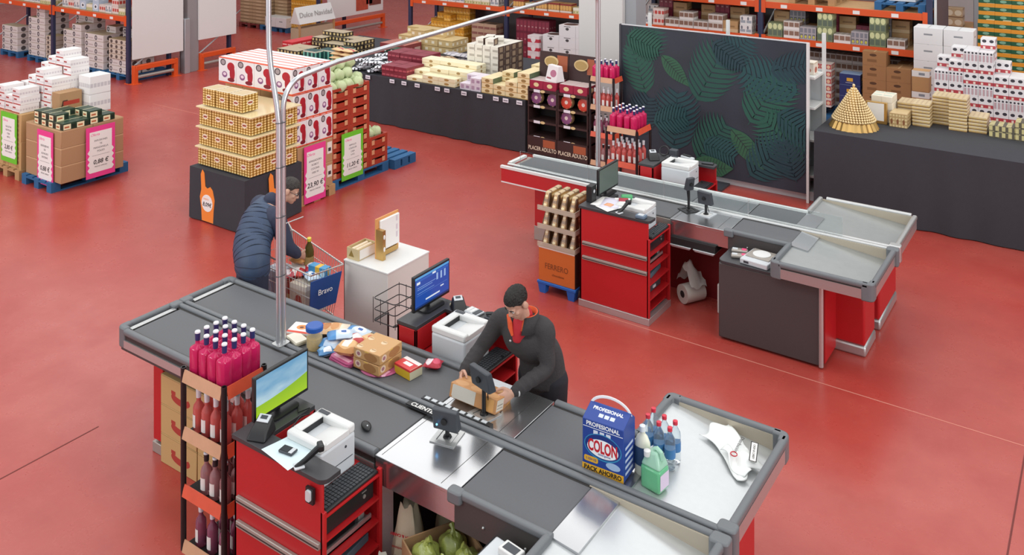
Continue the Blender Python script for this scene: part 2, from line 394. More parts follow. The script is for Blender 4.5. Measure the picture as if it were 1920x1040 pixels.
    b = MB(); bx(b, t0+.12, .16 if s > 0 else .04, .1, t1-.2, tray_w-.1 if s > 0 else .45, .79, M_red); bd = put('base_cabinet', b, bevel=.02)
    b = MB(); bx(b, t0+.115, .155 if s > 0 else .035, 0, t1-.19, tray_w-.095 if s > 0 else .455, .1, M_alu); b.build('plinth', bd, bevel=.02)
    if s < 0:   # low shelf block on the cashier's side, under the tray
        b = MB(); q0 = p1+(.29 if grey else .05); bx(b, q0, wo-.08, 0.02, t0+.42, wo+.39, .745, M_dark); sb = put('shelf_block', b, bevel=.012)
        b = MB(); b.prism([(p[0], s*p[1]) for p in rrect(q0-.005-ox, wo-.06, t0+.1-ox, wo+.4, .06, 4)], .745, .772, M_worktop); b.build('block_top', sb, bevel=.003)
        b = MB(); b.cyl((t0+.415-ox, s*(wo+.385), .02), (t0+.415-ox, s*(wo+.385), .745), .022, M_alu, 12); b.build('edge_profile', sb)
        b = MB(); bx(b, t0+.421, wo-.06, .03, t0+.436, wo+.33, .745, M_red); b.build('side_panel', sb)
    return t
C1X = (-6.65, -6.52, -3.865, -3.24, -2.60, -1.78, True)
lane1n = lane('front checkout lane with pale steel plate, nearest the bottle rack and printer', 4.72, -1, .555, C1X, 'grey', 1.09)
lane1f = lane('checkout lane where the cashier scans, groceries on its belt and a wide bagging tray', 4.72, 1, .55, C1X, 'grey', 1.085)
lane2n = lane('rear checkout, its near lane with dark shelf block carrying two phones and a scale', 9.29, -1, .49, (-4.98, -4.95, -3.97, -3.337, -2.72, -1.82, False), 'red', .995)
lane2f = lane('rear checkout, far lane with white edge and red skirt before the leaf screen', 9.29, 1, .5, (-6.42, -6.3, -3.97, -3.337, -2.82, -1.82, True), 'red', 1.04)
# lane 2f starts left of lane 2n: its near side shows a red skirt there
b = MB(); b.box(-6.42, 9.17, .895, -5.0, 9.21, .925, M_white).box(-6.41, 9.178, .735, -5.0, 9.21, .895, M_red).box(-6.41, 9.174, .72, -5.0, 9.2, .735, M_white).box(-6.3, 9.2, .735, -5., 9.34, .884, M_alud).box(-6.3, 9.235, .884, -4.98, 9.345, .9018, M_belt)
b.build('front_skirt', lane2f).location = (-(-6.42-1.82)/2, -9.29, 0)
for k in range(4):
    x = -6.2+k*.97
    g = MB().box(x, 9.284, .925, x+.955, 9.292, 1.11, M_glass).build('glass_screen', lane2f); g.location = (4.12, -9.29, 0)

# ---------------------------------------------------------------- till cabinets (red, L-shaped black top, open shelves towards +x)
def till(label, x0, y0, s, L=.8, D=.52, ht=1.05):
    """x0: left end; y0: cashier-side edge; s=+1 lane lies towards +y"""
    t = thing('till_cabinet', label, 'cabinet', (x0+L/2, y0+s*D/2, 0), 0, 'red till cabinets')
    ox, oy = x0+L/2, y0+s*D/2
    def bx(mb, a, w0, z0, c, w1, z1, m): return mb.box(x0+a-ox, y0+s*w0-oy, z0, x0+c-ox, y0+s*w1-oy, z1, m)
    b = MB(); bx(b, .01, .012, .07, L-.02, .028, ht-.03, M_red); bx(b, .01, .012, .07, .03, D, ht-.03, M_red); bx(b, .03, D-.02, .07, L-.02, D, .826, M_red)
    bx(b, .18, .12, .84, .2, D, ht-.03, M_red); bx(b, .01, D-.02, .07, .2, D, ht-.03, M_red)
    bd = t; b.build('body', t, bevel=.002)
    b = MB(); bx(b, .03, .03, .09, L-.05, D-.02, .1, M_red); b.build('floor_board', t)
    for z in (.83, .69, .55, .40, .25):
        b = MB(); bx(b, .03, .028, z-.012, L-.012, D-.02, z, M_red); b.build('shelf', t)
    for w in (.012, D-.03):
        b = MB(); bx(b, L-.035, w, .07, L-.008, w+.024, .86, M_red); b.build('shelf_upright', t, bevel=.002)
    b = MB(); bx(b, .0, 0, 0, L-.006, D, .07, M_alu); b.build('plinth', t, bevel=.003)
    pts = [(0, 0), (L-.05, 0), (L, .04), (L, .14), (.2, .14), (.2, D), (0, D)]
    pts = [(0, 0)]+[(L-.05+.05*math.sin(R(a)), .05-.05*math.cos(R(a))) for a in (0, 22, 45, 67, 90)]+[(L, .14), (.2, .14), (.2, D-.005), (0, D-.005)]
    b = MB(); b.prism([(x0+p[0]-ox, y0+s*p[1]-oy) for p in pts], ht-.028, ht, M_worktop); b.build('worktop', t, bevel=.002)
    for z in (.5, .65):
        b = MB(); bx(b, .05, -.012, z, L-.03, .012, z+.04, M_alud); h = b.build('drawer_handle', t, bevel=.004)
        b = MB(); bx(b, .05, -.0135, z+.012, L-.03, -.011, z+.02, M_groove); b.build('handle_groove', h)
    return t
till1n = till('red till cabinet beside the bottle rack, carrying the landscape monitor and white printer', -4.583, 3.643, 1, D=.51)
till1f = till('red till cabinet behind the cashier lane, carrying the blue-screen monitor', -4.7, 5.80, -1, L=.82, D=.5)
till2n = till('big red drawer cabinet of the rear checkout, beside the chocolate display stack', -4.762, 8.235, 1, L=.82, D=.53)
till2f = till('red till cabinet behind the rear checkout, in front of the dark leaf screen', -4.87, 10.36, -1, L=.82, D=.5)
# the arched tube pole that joins both checkouts
P0 = (-5.36, 4.72)
t = thing('arched_pole', 'tall chrome double pole arching from the front checkout to the rear one', 'pole', (P0[0], P0[1], 0))
path = [(0, .0225, .927), (0, .0225, 2.3), (0, .0225, 2.72)]+[tuple(q) for q in arc((0, .2425, 2.72), .22, math.pi, math.pi*.53, 8, (0, 1, 0), (0, 0, 1))]
path += [(0, .6, 2.985), (0, 1.5, 3.02), (0, 2.7, 3.075), (0, 4.2, 3.12), (-.02, 4.87, 3.13)]
path += [tuple(q) for q in arc((-.06, 4.92, 2.93), .2, math.pi/2, 0, 6, (0, 1, 0), (0, 0, 1))]+[(-.06, 5.12, 2.4), (-.06, 5.12, 0)]
MB().tube(path, .021, M_chrome, 12).build('arch_tube', t)
MB().tube([(0, -.0225, .927), (0, -.0225, 2.62), (-.02, -.0225, 2.75), (-.055, -.0225, 2.9), (-.09, -.0225, 3.05), (-.11, -.0225, 3.2), (-.113, -.0225, 3.4), (-.113, -.0225, 5.5)], .021, M_chrome, 12).build('straight_tube', t)
for z in (1.45, 1.9, 2.28, 2.62):
    MB().tube([(0.024*math.cos(a)*1.0, .046*math.sin(a), z) for a in [i*math.pi/8 for i in range(16)]], .0035, M_dgrey, 6, closed=True).build('clamp', t)
MB().tube([(0, 0, 1.83), (.03, .2, 1.84)], .004, M_alu, 6).build('hook_rod', t)
MB().tube([(-.06, 5.165, 0), (-.06, 5.165, 5.5)], .02, M_chrome, 12).build('far_pole', t)
MB().prism(rrect(-.05, -.055, .05, .055, .02), .9255, .932, M_alu).build('foot_plate', t)
# ---------------------------------------------------------------- repeats
KIT = {}
def kit(name, size, m, cat, bevel=.0, maker=None):
    KIT[name] = [size, m, cat, bevel, maker, None]
def put(k, x, y, z, label, group, rz=0.):
    """one more of a kind, standing on z; the first builds it, the others copy it"""
    sz, m, cat, bv, maker, first = KIT[k]
    if first is None:
        if maker: o = maker()
        else: o = MB().box(-sz[0]/2, -sz[1]/2, 0, sz[0]/2, sz[1]/2, sz[2], m).build(k.split('@')[0], bevel=bv, seg=1)
        tag(o, label, cat, group); o.location = (x, y, z); o.rotation_euler = (0, 0, rz); KIT[k][5] = o; return o
    return dup(first, (x, y, z), rz, label, group)
def stack(k, desc, group, x0, y0, z0, nx, ny, nz, gap=.004, face='u', jit=0., rot=0., heights=None, every=False):
    """grid of boxes growing to +x, +y, +z from a corner; only those the aisle shows. face: side that faces the viewer most"""
    sx, sy, sz = KIT[k][0]
    for i in range(nx):
        for j in range(ny):
            h = heights[i][j] if heights else nz
            for q in range(h):
                if heights: cover = i < nx-1 and heights[i+1][j] > q and j > 0 and heights[i][j-1] > q and q < h-1
                else: cover = i < nx-1 and j > 0 and q < h-1
                if cover and not every: continue
                lay = 'bottom' if q == 0 else 'top' if q == h-1 else ORD[q]
                a, c = (j, nx-1-i) if face == 'u' else (i, j)
                L = f"{desc}, {lay} layer"
                n1, n2 = (ny, nx) if face == 'u' else (nx, ny)
                if n1 > 1: L += f", {ORD[a]} from left"
                if n2 > 1: L += f", {ORD[c]} row back" if c else ", front row"
                put(k, x0+(i+.5)*(sx+gap)+rnd.uniform(-jit, jit), y0+(j+.5)*(sy+gap)+rnd.uniform(-jit, jit), z0+q*(sz+.001), L, group, rot+rnd.uniform(-jit, jit)*2)
def pallet(name, label, x0, y0, L, Wd, m, along='y', group='wooden pallets on the floor'):
    """euro pallet: deck boards, three rows of blocks, runners; L along `along`"""
    lx, ly = (Wd, L) if along == 'y' else (L, Wd)
    t = thing('pallet', label, 'pallet', (x0+lx/2, y0+ly/2, 0), 0, group)
    def bx(b, a0, w0, z0, a1, w1, z1):
        if along == 'y': b.box(w0-Wd/2, a0-L/2, z0, w1-Wd/2, a1-L/2, z1, m)
        else: b.box(a0-L/2, w0-Wd/2, z0, a1-L/2, w1-Wd/2, z1, m)
    for k in range(5):
        b = MB(); w = k*(Wd-.12)/4; bx(b, 0, w, .122, L, w+.12, .144); b.build('deck_board', t)
    for w in (0, Wd/2-.06, Wd-.12):
        b = MB(); bx(b, 0, w, 0, L, w+.12, .022); b.build('runner', t)
        for a in (0, L/2-.07, L-.14):
            b = MB(); bx(b, a, w, .022, a+.14, w+.12, .1); b.build('block', t)
    for a in (0, L/2-.07, L-.14):
        b = MB(); bx(b, a, 0, .1, a+.14, Wd, .122); b.build('cross_board', t)
    return t
M_pink = mat('pink_card', '#e8418f', .6); M_green = mat('green_card', '#6cc52f', .6)
def sign(label, p, w, h, border, lines, price, face, lean=.0, seed=1):
    """price poster: coloured card with a zig-zag inner edge, white sheet and lettering; p: bottom centre"""
    t = thing('price_poster', label, 'poster', p, 0 if face == 'y' else R(90), 'coloured price posters on the pallets')
    r = random.Random(seed)
    b = MB().box(-w/2, -.004, 0, w/2, .004, h, border); b.build('card', t, rot=(lean, 0, 0))
    pts = []
    for sx in (1, -1):
        n = 14
        for k in range(n+1):
            zz = h*(.1+.8*k/n) if sx > 0 else h*(.9-.8*k/n)
            wob = .455 if (k % 2 and (k < n*.6 if sx > 0 else k > n*.4)) else .385
            pts.append((sx*w*wob, zz))
    b = MB(); b.prism(pts, -.0065, -.004, M_paper, 'y'); sh = b.build('sheet', t, rot=(lean, 0, 0), smooth=False)
    y = -.0068
    def tx(s, size, px, pz, mt=M_ink, **k): return text('lettering', s, size, mt, sh, (px, y, pz), FY, depth=.0004, **k)
    for k, s in enumerate(lines): tx(s, h*.05, 0, h*(.72-.07*k))
    tx(price, h*.12, 0, h*.3, shear=.15, bold=.0015); tx('PRECIO UNIDAD', h*.035, 0, h*.21); tx('Oferta', h*.07, -w*.2, h*.84, M_pink, shear=.3)
    b = MB(); b.box(-w*.3, -.0072, h*.43, w*.3, -.0064, h*.434, M_ink); b.build('rule_line', sh)
    return t
G1 = 'boxes on the two left pallets'
# ---------------------------------------------------------------- left double pallet
pallet('pallet', 'blue wooden pallet under the brown boxes with the two pink posters', -13.44, 6.91, 1.2, .8, M_palblue)
pallet('pallet', 'natural wood pallet under the boxes with the green poster, at left', -14.36, 6.93, 1.2, .8, M_palwood)
kit('cardboard_box@a', (.47, .48, .25), prt('kraft_taped', '#ad8763', [('side', 'rect', 0, 1, .93, 1, '#c8a67e'), ('top', 'rect', .46, .54, 0, 1, '#bd9a72')], .8), 'box', .004)
stack('cardboard_box@a', 'brown cardboard box on blue pallet', G1, -13.43, 6.965, .144, 2, 2, 3)
kit('cardboard_box@b', (.37, .55, .41), prt('kraft_lined', '#c09a68', [('side', 'rect', .6, .85, .2, .8, '#a98253', 1, 6), ('top', 'rect', .46, .54, 0, 1, '#d2b184')], .8), 'box', .004)
stack('cardboard_box@b', 'tan cardboard box on wood pallet', G1, -14.32, 6.965, .144, 2, 2, 2)
M_gb = prt('green_cream_box', '#24402f', [('side', 'rect', .06, .62, .0, .8, '#e9dfb8'), ('side', 'rect', .14, .5, .25, .5, '#b5653f'), ('side', 'rect', .7, .95, .1, .7, '#16281f'), ('top', 'rect', .0, .1, 0, 1, '#cfc9a4')], .4)
kit('tea_box', (.19, .195, .095), M_gb, 'box', .002)
stack('tea_box', 'dark green and cream tea box', 'green tea boxes on the brown boxes', -13.25, 6.99, .9, 4, 4, 2, jit=.004, heights=[[2, 1, 0, 0], [2, 2, 0, 0], [2, 1, 2, 1], [1, 1, 2, 1]])
M_wb = prt('white_carton_red', '#e9e6e4', [('side', 'rect', .15, .85, .3, .55, '#cfc8cb', 7), ('fy', 'rect', .0, 1, .0, .16, '#b5504a'), ('fy', 'rect', .1, .5, .55, .75, '#a84a48')], .5)
kit('white_carton', (.21, .3, .12), M_wb, 'box', .002)
stack('white_carton', 'white red-printed carton on tan boxes', 'white cartons on the left pallets', -14.3, 6.99, .967, 3, 1, 2, jit=.01, heights=[[3], [2], [3]])
stack('white_carton', 'white carton in high back pile', 'white cartons on the left pallets', -14.25, 7.32, .967, 4, 2, 5, jit=.006, heights=[[3, 5], [4, 6], [5, 7], [4, 6]])
kit('white_carton@tall', (.3, .34, .28), prt('white_carton_grey', '#ebeae9', [('side', 'rect', .1, .9, .38, .6, '#c9c6ca', 6), ('side', 'rect', 0, 1, .0, .04, '#c5bfbf')], .5), 'box', .003)
stack('white_carton@tall', 'large white carton behind tea boxes', 'white cartons on the left pallets', -13.33, 7.72, .9, 1, 1, 2)
b = thing('open_carton', 'open brown carton with a red name stripe behind the tea boxes', 'box', (-13.36, 7.5, .9))
MB().box(-.17, -.16, 0, .17, .19, .36, M_card).build('carton_body', b, bevel=.004)
MB().box(.171, -.1, .17, .173, .15, .23, mat('red_print', '#b03a2a', .6)).build('name_stripe', b); text('lettering', 'E', .2, mat('brown_print', '#4a2c1e', .6), b, (.172, -.11, .17), FX, .0006, shear=.25)
MB().hexa([(.17, -.16, .0), (.36, -.16, .02), (.36, .19, .02), (.17, .19, 0)], [(.17, -.16, .012), (.36, -.16, .03), (.36, .19, .03), (.17, .19, .012)], M_cardl).build('flap', b)
sign('pink-edged 0,88 poster on short front side of the left brown boxes', (-12.86, 6.945, .07), .42, .78, M_pink, ('BERENJENAS', 'DE', 'ALMAGRO', 'ENTERAS'), '0,88 €', 'y', seed=3)
sign('pink-edged 0,88 poster on long aisle side of the left brown boxes', (-12.44, 7.54, .12), .45, .74, M_pink, ('INFUSIONES', 'TE', 'MANZANILLA', 'POLEO'), '0,88 €', 'x', seed=4)
sign('green-edged price poster on the tan boxes at left edge', (-13.88, 6.945, .22), .46, .74, M_green, ('GALLETAS', 'SURTIDAS', 'CAJA', '400 G'), '2,80 €', 'y', seed=5)

# ---------------------------------------------------------------- gold chocolate boxes on the black draped table
def draped(label, x0, y0, x1, y1, h, fold=.012, name='draped_table', folds=9):
    t = thing(name, label, 'table', ((x0+x1)/2, (y0+y1)/2, 0)); hx, hy = (x1-x0)/2, (y1-y0)/2
    b = MB(); b.box(-hx+.02, -hy+.02, 0.02, hx-.02, hy-.02, h-.008, M_void); b.build('table_body', t)
    per = []; n = 10
    for (ax, ay, bx_, by) in ((-hx, -hy, hx, -hy), (hx, -hy, hx, hy), (hx, hy, -hx, hy), (-hx, hy, -hx, -hy)):
        L = math.hypot(bx_-ax, by-ay); m = max(int(L/.06), 4)
        for i in range(m): per.append((ax+(bx_-ax)*i/m, ay+(by-ay)*i/m, (by-ay)/L, -(bx_-ax)/L))
    v = []; rows = 6; k = len(per)
    for r in range(rows+1):
        z = h-(h-.012)*r/rows
        for i, (x, y, nx, ny) in enumerate(per):
            o = fold*(r/rows)*(.6+math.sin(i*2*math.pi/folds)*.7+.5*math.sin(i*.9+1))
            v.append((x+nx*o, y+ny*o, z))
    f = [(r*k+i, r*k+(i+1) % k, (r+1)*k+(i+1) % k, (r+1)*k+i) for r in range(rows) for i in range(k)]+[tuple(range(k))]
    MB().add(v, f, M_cloth).build('cloth_cover', t)
    return t
dt = draped('black draped square table carrying the stepped gold chocolate boxes', -10.25, 7.47, -9.15, 8.42, .68)
M_hand = mat('orange_print', '#f08a35', .6)
def hand_sign(parent, loc, rot, price):
    b = MB(); pts = [(-.11, 0), (.12, -.0), (.13, .16), (.15, .3), (.11, .42), (.06, .46), (-.0, .43), (-.04, .45), (-.06, .62), (-.1, .66), (-.13, .6), (-.12, .4), (-.15, .3), (-.12, .15)]
    b.prism(pts, -.006, 0, M_hand, 'y'); o = b.build('price_card', parent, loc=loc, rot=rot)
    b = MB(); b.prism([(.11*math.cos(a), .24+.11*math.sin(a)) for a in [i*math.pi/12 for i in range(24)]], -.009, -.006, M_paper, 'y'); d = b.build('price_disc', o)
    text('lettering', price, .075, M_ink, d, (0, -.0095, .22), FY, .0005, shear=.2, bold=.001); text('lettering', 'OFERTA', .03, M_hand, d, (-.02, -.0095, .29), FY, .0005)
hand_sign(dt, (.1-.28, -.477-.0, .02), (0, 0, 0), '8,09€'); hand_sign(dt, (.57, .02, .02), (0, 0, R(90)), '8,09€')
_gl = [('side', 'rect', 0, 1, 0, 1, '#8f6526')]
for r_ in range(5): _gl += [('side', 'oval', .08, .92, .1, .9, '#d9b25e', 5, 7)] if r_ == 0 else []
_gl += [('side', 'oval', .3, .7, .16, .84, '#efd9a0', 5, 7), ('side', 'oval', .3, .7, .36, .66, '#e9dcc8'), ('side', 'rect', .36, .64, .46, .56, '#9c4a38'), ('top', 'rect', .0, 1, 0, 1, '#d6c6a8'), ('top', 'rect', .1, .9, .1, .9, '#c9b183')]
kit('gold_chocolate_box', (.255, .255, .225), prt('gold_balls_print', '#c99a3c', _gl, .3), 'chocolate box', .004)
for k, (n, mcol, x0, y0) in enumerate(((4, 3, -10.2, 7.56), (4, 3, -10.21, 7.58), (4, 3, -10.23, 7.6))):
    for i in range(n):
        for j in range(mcol):
            if i < n-1 and j > 0 and k < 2: continue
            put('gold_chocolate_box', x0+.128+i*.262, y0+.128+j*.262, .695+k*.257, f"gold chocolate box on black table, {('bottom', 'second', 'third')[k]} tier, {ORD[i]} across, {'front' if j == 0 else ORD[j]+' row back' if j else ''}", 'gold chocolate boxes on the black table')
    b = MB(); b.box(x0-.03, y0-.03, .695+k*.257+.225, x0+4*.262+.03, y0+3*.262+.03, .695+k*.257+.245, mat('clear_tray_film', '#e6d3a6', .15))
    tag(b.build('tray_liner', bevel=.004), f"cream plastic tray over the {('bottom', 'second', 'third')[k]} tier of gold boxes", 'tray', 'tray liners between gold boxes')
for i in range(3): put('gold_chocolate_box', -10.06+i*.275, 7.75, .695+3*.257+.002, f'gold chocolate box alone on top of the stepped pile, {ORD[i]} from left', 'gold chocolate boxes on the black table')

# ---------------------------------------------------------------- mixer boxes with the 23,90 poster
pallet('pallet', 'plain wood pallet under the 23,90 poster boxes', -10.5, 8.5, 1.2, .69, M_palwood, 'x')
kit('cardboard_box@c', (.62, .66, .33), prt('kraft_label', '#b58d66', [('fx', 'rect', .84, .98, .35, .85, '#e6ddd2'), ('fx', 'rect', .87, .95, .45, .6, '#3a3030'), ('side', 'rect', 0, 1, .97, 1, '#cfae86')], .8), 'box', .004)
stack('cardboard_box@c', 'big brown carton behind 23,90 poster', 'big brown cartons under the mixer boxes', -10.57, 8.5, .144, 2, 1, 2)
kit('cardboard_box@d', (.38, .66, .366), prt('kraft_plain', '#bb9a6b', [('side', 'rect', 0, 1, .47, .5, '#a5824f')], .8), 'box', .004)
stack('cardboard_box@d', 'tan carton left of mixer boxes', 'tan cartons under the mixer boxes', -10.87, 8.52, .81, 3, 1, 2)
M_mix = prt('mixer_print', '#e9e5e6', [('side', 'rect', 0, 1, .0, .06, '#e25a3c'), ('side', 'rect', 0, 1, .96, 1, '#e25a3c'), ('side', 'oval', .1, .42, .68, .94, '#4a3f44'), ('side', 'oval', .15, .37, .72, .9, '#a59a9c'),
    ('side', 'oval', .5, .92, .5, .84, '#b3242f'), ('side', 'oval', .64, .94, .12, .74, '#a92030'), ('side', 'oval', .52, .92, .08, .24, '#7d1d2c'), ('side', 'oval', .2, .5, .22, .46, '#8a5a86'), ('side', 'oval', .26, .44, .3, .42, '#e9d3e0'),
    ('top', 'rect', 0, 1, .0, .12, '#e8674a'), ('top', 'rect', 0, 1, .45, .58, '#e8674a')], .4)
kit('mixer_box', (.38, .24, .365), M_mix, 'appliance box', .003)
stack('mixer_box', 'white red-mixer box over 23,90 carton', 'boxes with a red mixer picture', -9.71, 8.43, .81, 1, 3, 2)
stack('mixer_box', 'white red-mixer box along the top', 'boxes with a red mixer picture', -10.85, 8.39, 1.545, 4, 3, 1)
sign('pink-edged 23,90 poster on the brown carton by the man', (-9.29, 8.79, .02), .4, .78, M_pink, ('AMASADORA', 'ROBOT', 'COCINA', '1000 W'), '23,90 €', 'x', seed=6)
# ---------------------------------------------------------------- cabbage crates
pallet('pallet', 'blue pallet under the red cabbage crates', -10.18, 9.2, 1.2, .8, M_palblue)
pallet('pallet', 'weathered blue pallet sticking out beyond the low crate stack', -10.1, 10.45, .5, .8, M_palblue)
M_crate = mat('crate_red_plastic', '#a93a26', .5, noise=.06, scale=6); M_cratel = mat('crate_label_pale', '#d79a72', .6)
def crate():
    t = thing('produce_crate', '', 'crate')
    b = MB(); X, Y, H = .295, .195, .142
    b.box(-X, -Y, 0, X, Y, .012, M_crate)
    for s in (-1, 1):
        b.box(-X, s*Y-.006*(s+1), 0, X, s*Y+.006*(1-s), H*.55, M_crate); b.box(s*X-.006*(s+1), -Y, 0, s*X+.006*(1-s), Y, H*.5, M_crate)
        b.box(-X, s*Y-.006*(s+1), H*.72, X, s*Y+.006*(1-s), H, M_crate); b.box(s*X-.006*(s+1), -Y, H*.72, s*X+.006*(1-s), Y, H, M_crate)
    b.build('crate_wall', t)
    for sx in (-1, 1):
        for sy in (-1, 1): MB().box(sx*X-.03*(sx+1)+.004*sx, sy*Y-.03*(sy+1)+.004*sy, 0, sx*X+.03*(1-sx)+.004*sx, sy*Y+.03*(1-sy)+.004*sy, H+.003, M_crate).build('corner_post', t, bevel=.004)
    for sy in (-.62, .55): MB().box(X+.004, sy*Y-.03, .02, X+.006, sy*Y+.03, .09, M_cratel).build('crate_label', t)
    return t
kit('produce_crate', (.6, .395, .144), M_crate, 'crate', maker=crate)
for j in range(2):
    for k in range(9): put('produce_crate', -9.7, 9.4+j*.4, .144+k*.1445, f'red plastic crate in tall cabbage stack, {ORD[k]} up, {("left", "right")[j]} column', 'red crates on the blue pallet')
for k in range(3): put('produce_crate', -9.7, 10.2, .144+k*.1445, f'red plastic crate in low stack right of the green poster, {ORD[k]} up', 'red crates on the blue pallet')
M_cab = mat('cabbage_leaf', '#c3cfa0', .55, noise=.22, scale=7, bump=.02)
def cabbage():
    b = MB(); n, k = 18, 12; r0 = .095; v = []
    for i in range(k+1):
        a = math.pi*i/k
        for j in range(n):
            p = 2*math.pi*j/n; r = r0*(1+.07*math.sin(3*p+2.5*a)+.05*math.sin(5*p-3*a)); v.append((r*math.sin(a)*math.cos(p), r*math.sin(a)*math.sin(p), r0*.92+r*.92*math.cos(a)))
    b.add(v, [(i*n+j, i*n+(j+1) % n, (i+1)*n+(j+1) % n, (i+1)*n+j) for i in range(k) for j in range(n)], M_cab); o = b.build('cabbage', smooth=True); o.data.shade_smooth(); return o
kit('cabbage', (.19, .19, .18), M_cab, 'cabbage', maker=cabbage)
for q in range(24):
    lay = 0 if q < 14 else 1 if q < 21 else 2
    i = q if lay == 0 else q-14 if lay == 1 else q-21
    if lay == 0: x, y = -9.9+.2*(i % 3)+.03*(i//3 % 2), 9.28+.185*(i//3)
    elif lay == 1: x, y = -9.82+.2*(i % 2), 9.38+.18*(i//2)
    else: x, y = -9.72, 9.5+.2*i
    put('cabbage', x+rnd.uniform(-.015, .015), y+rnd.uniform(-.015, .015), 1.36+.13*lay, f"pale green cabbage in top crates, {('lower', 'middle', 'top')[lay]} layer, {ORD[i % 14]} of that layer", 'cabbages heaped on the red crates', rnd.uniform(0, 6))
for q in range(4): put('cabbage', -9.55-.22*(q % 2), 10.12+.17*(q//2), .5, f"pale cauliflower-white head in the low crate stack, {('front left', 'back left', 'front right', 'back right')[q]}", 'heads in the low crates', q*1.3)
sign('green-edged 11,20 poster on the red cabbage crates', (-9.365, 9.6, .1), .44, .68, M_green, ('REPOLLO', 'COLIFLOR', 'CAJA', '6 KG'), '11,20 €', 'x', seed=8)

# ---------------------------------------------------------------- long draped table with groceries
draped('long black draped table full of sweets and groceries', -14.6, 12.27, -8.1, 15.2, .86, fold=.02)
GT = 'groceries on the long black table'
def kbox(nm, size, base, layers, cat='box', bevel=.002, rough=.45): kit(nm, size, prt('print_'+nm.replace('@', '_'), base, layers, rough), cat, bevel)
kbox('cream_box', (.36, .2, .07), '#efe2bd', [('side', 'oval', .35, .65, .25, .8, '#b58a4a'), ('side', 'rect', 0, 1, 0, .1, '#d9b274')])
kbox('cream_box@flat', (.42, .27, .075), '#f0e6c4', [('side', 'oval', .4, .6, .2, .8, '#a98a58'), ('side', 'rect', 0, 1, 0, .12, '#d8b982')])
kbox('lilac_box', (.22, .2, .11), '#ddd2dc', [('side', 'rect', .1, .4, .2, .8, '#b79bb0'), ('side', 'rect', .6, .9, .3, .7, '#a98aa5')])
kbox('cream_carton', (.24, .26, .085), '#e9d6a8', [('fx', 'rect', 0, 1, 0, 1, '#5b6b4f'), ('fy', 'oval', .3, .7, .2, .8, '#9a7a48'), ('fy', 'rect', 0, 1, 0, .15, '#c89f60')])
kbox('dark_red_box', (.3, .24, .1), '#7f2634', [('side', 'rect', .1, .9, .2, .5, '#b5515c', 3), ('top', 'rect', .1, .9, .1, .9, '#8d3442')])
kbox('white_nougat_box', (.17, .2, .12), '#e9e4d8', [('fx', 'rect', 0, 1, 0, 1, '#57423a'), ('fx', 'rect', .25, .75, .15, .85, '#a18a72'), ('fy', 'rect', .3, .95, .2, .55, '#b7b0a4')])
kbox('green_box', (.34, .24, .08), '#1e3a2c', [('side', 'rect', .05, .3, .2, .8, '#dfe4de', 2), ('top', 'rect', .2, .8, .2, .8, '#2f5540')])
kbox('black_gold_box', (.3, .3, .09), '#2c2622', [('side', 'rect', .1, .6, .25, .8, '#c9b27d', 3), ('top', 'rect', 0, 1, 0, 1, '#b3a287')])
kbox('teal_tin', (.11, .11, .2), '#1f4a48', [('side', 'rect', .0, .35, 0, 1, '#79c0ad'), ('side', 'rect', 0, 1, .85, 1, '#d8d3c0')])
kbox('red_tin_box', (.3, .26, .11), '#c3232d', [('side', 'rect', .1, .9, .35, .6, '#e8a3a0', 2)])
kbox('kraft_case', (.36, .28, .14), '#c8ad7a', [('side', 'rect', .1, .5, .3, .7, '#e6dcc2', 2), ('side', 'rect', 0, 1, .9, 1, '#9f8450')])
kbox('maroon_case', (.34, .26, .2), '#8c3a3c', [('side', 'rect', .15, .85, .2, .6, '#c9a39a'), ('top', 'rect', 0, 1, 0, 1, '#b06a5e')])
def bag(nm, sx, sy, sz, m):
    def mk():
        b = MB()
        def top(i, j, s):
            e = (1-(2*i-1)**4)*(1-(2*j-1)**4); wv = .12*math.sin(9*i+4*j)*math.sin(7*j+2)
            return ((i-.5)*sx, (j-.5)*sy, sz*.5+s*sz*.5*(e*(.85+wv)))
        b.grid(8, 8, lambda i, j: top(i, j, 1), m).grid(8, 8, lambda i, j: top(i, j, -1), m); o = b.build(nm.split('@')[0]); o.data.shade_smooth(); return o
    return mk
M_foil = prt('print_bw_bag', '#dfe1e6', [('top', 'rect', .0, .4, 0, 1, '#23232b', 3), ('top', 'oval', .2, .8, .2, .8, '#f2f2f4'), ('top', 'rect', .4, .62, .3, .7, '#39485e')], .3)
kit('striped_bag', (.2, .16, .05), M_foil, 'bag', maker=bag('striped_bag', .2, .16, .06, M_foil))
M_bb = prt('print_brown_bag', '#b1906a', [('top', 'rect', .2, .8, .3, .7, '#8d6b49'), ('top', 'oval', .3, .7, .4, .6, '#d9c7a4')], .5)
kit('brown_bag', (.34, .24, .06), M_bb, 'bag', maker=bag('brown_bag', .34, .24, .07, M_bb))
M_cb = prt('print_clear_bag', '#b9b4b8', [('top', 'oval', .2, .8, .2, .8, '#d2cfd6', 2), ('top', 'rect', 0, .3, 0, 1, '#8c8690', 3)], .2)
kit('clear_bag', (.36, .26, .07), M_cb, 'bag', maker=bag('clear_bag', .36, .26, .09, M_cb))
M_rb = prt('print_bread_bag', '#dbb988', [('top', 'rect', 0, 1, .4, .6, '#b43f4f'), ('side', 'rect', 0, 1, .3, .5, '#c97a6a')], .45)
kit('sponge_cake', (.3, .2, .07), M_rb, 'cake', maker=bag('sponge_cake', .3, .2, .08, M_rb))
Z = .862
stack('cream_box', 'cream nougat box at table front edge', GT, -10.68, 12.32, Z, 3, 1, 1, heights=[[1], [2], [2]])
stack('cream_box@flat', 'large flat cream box, wide pile', GT, -10.75, 12.55, Z, 3, 2, 4, heights=[[2, 4], [3, 4], [3, 4]], jit=.006)
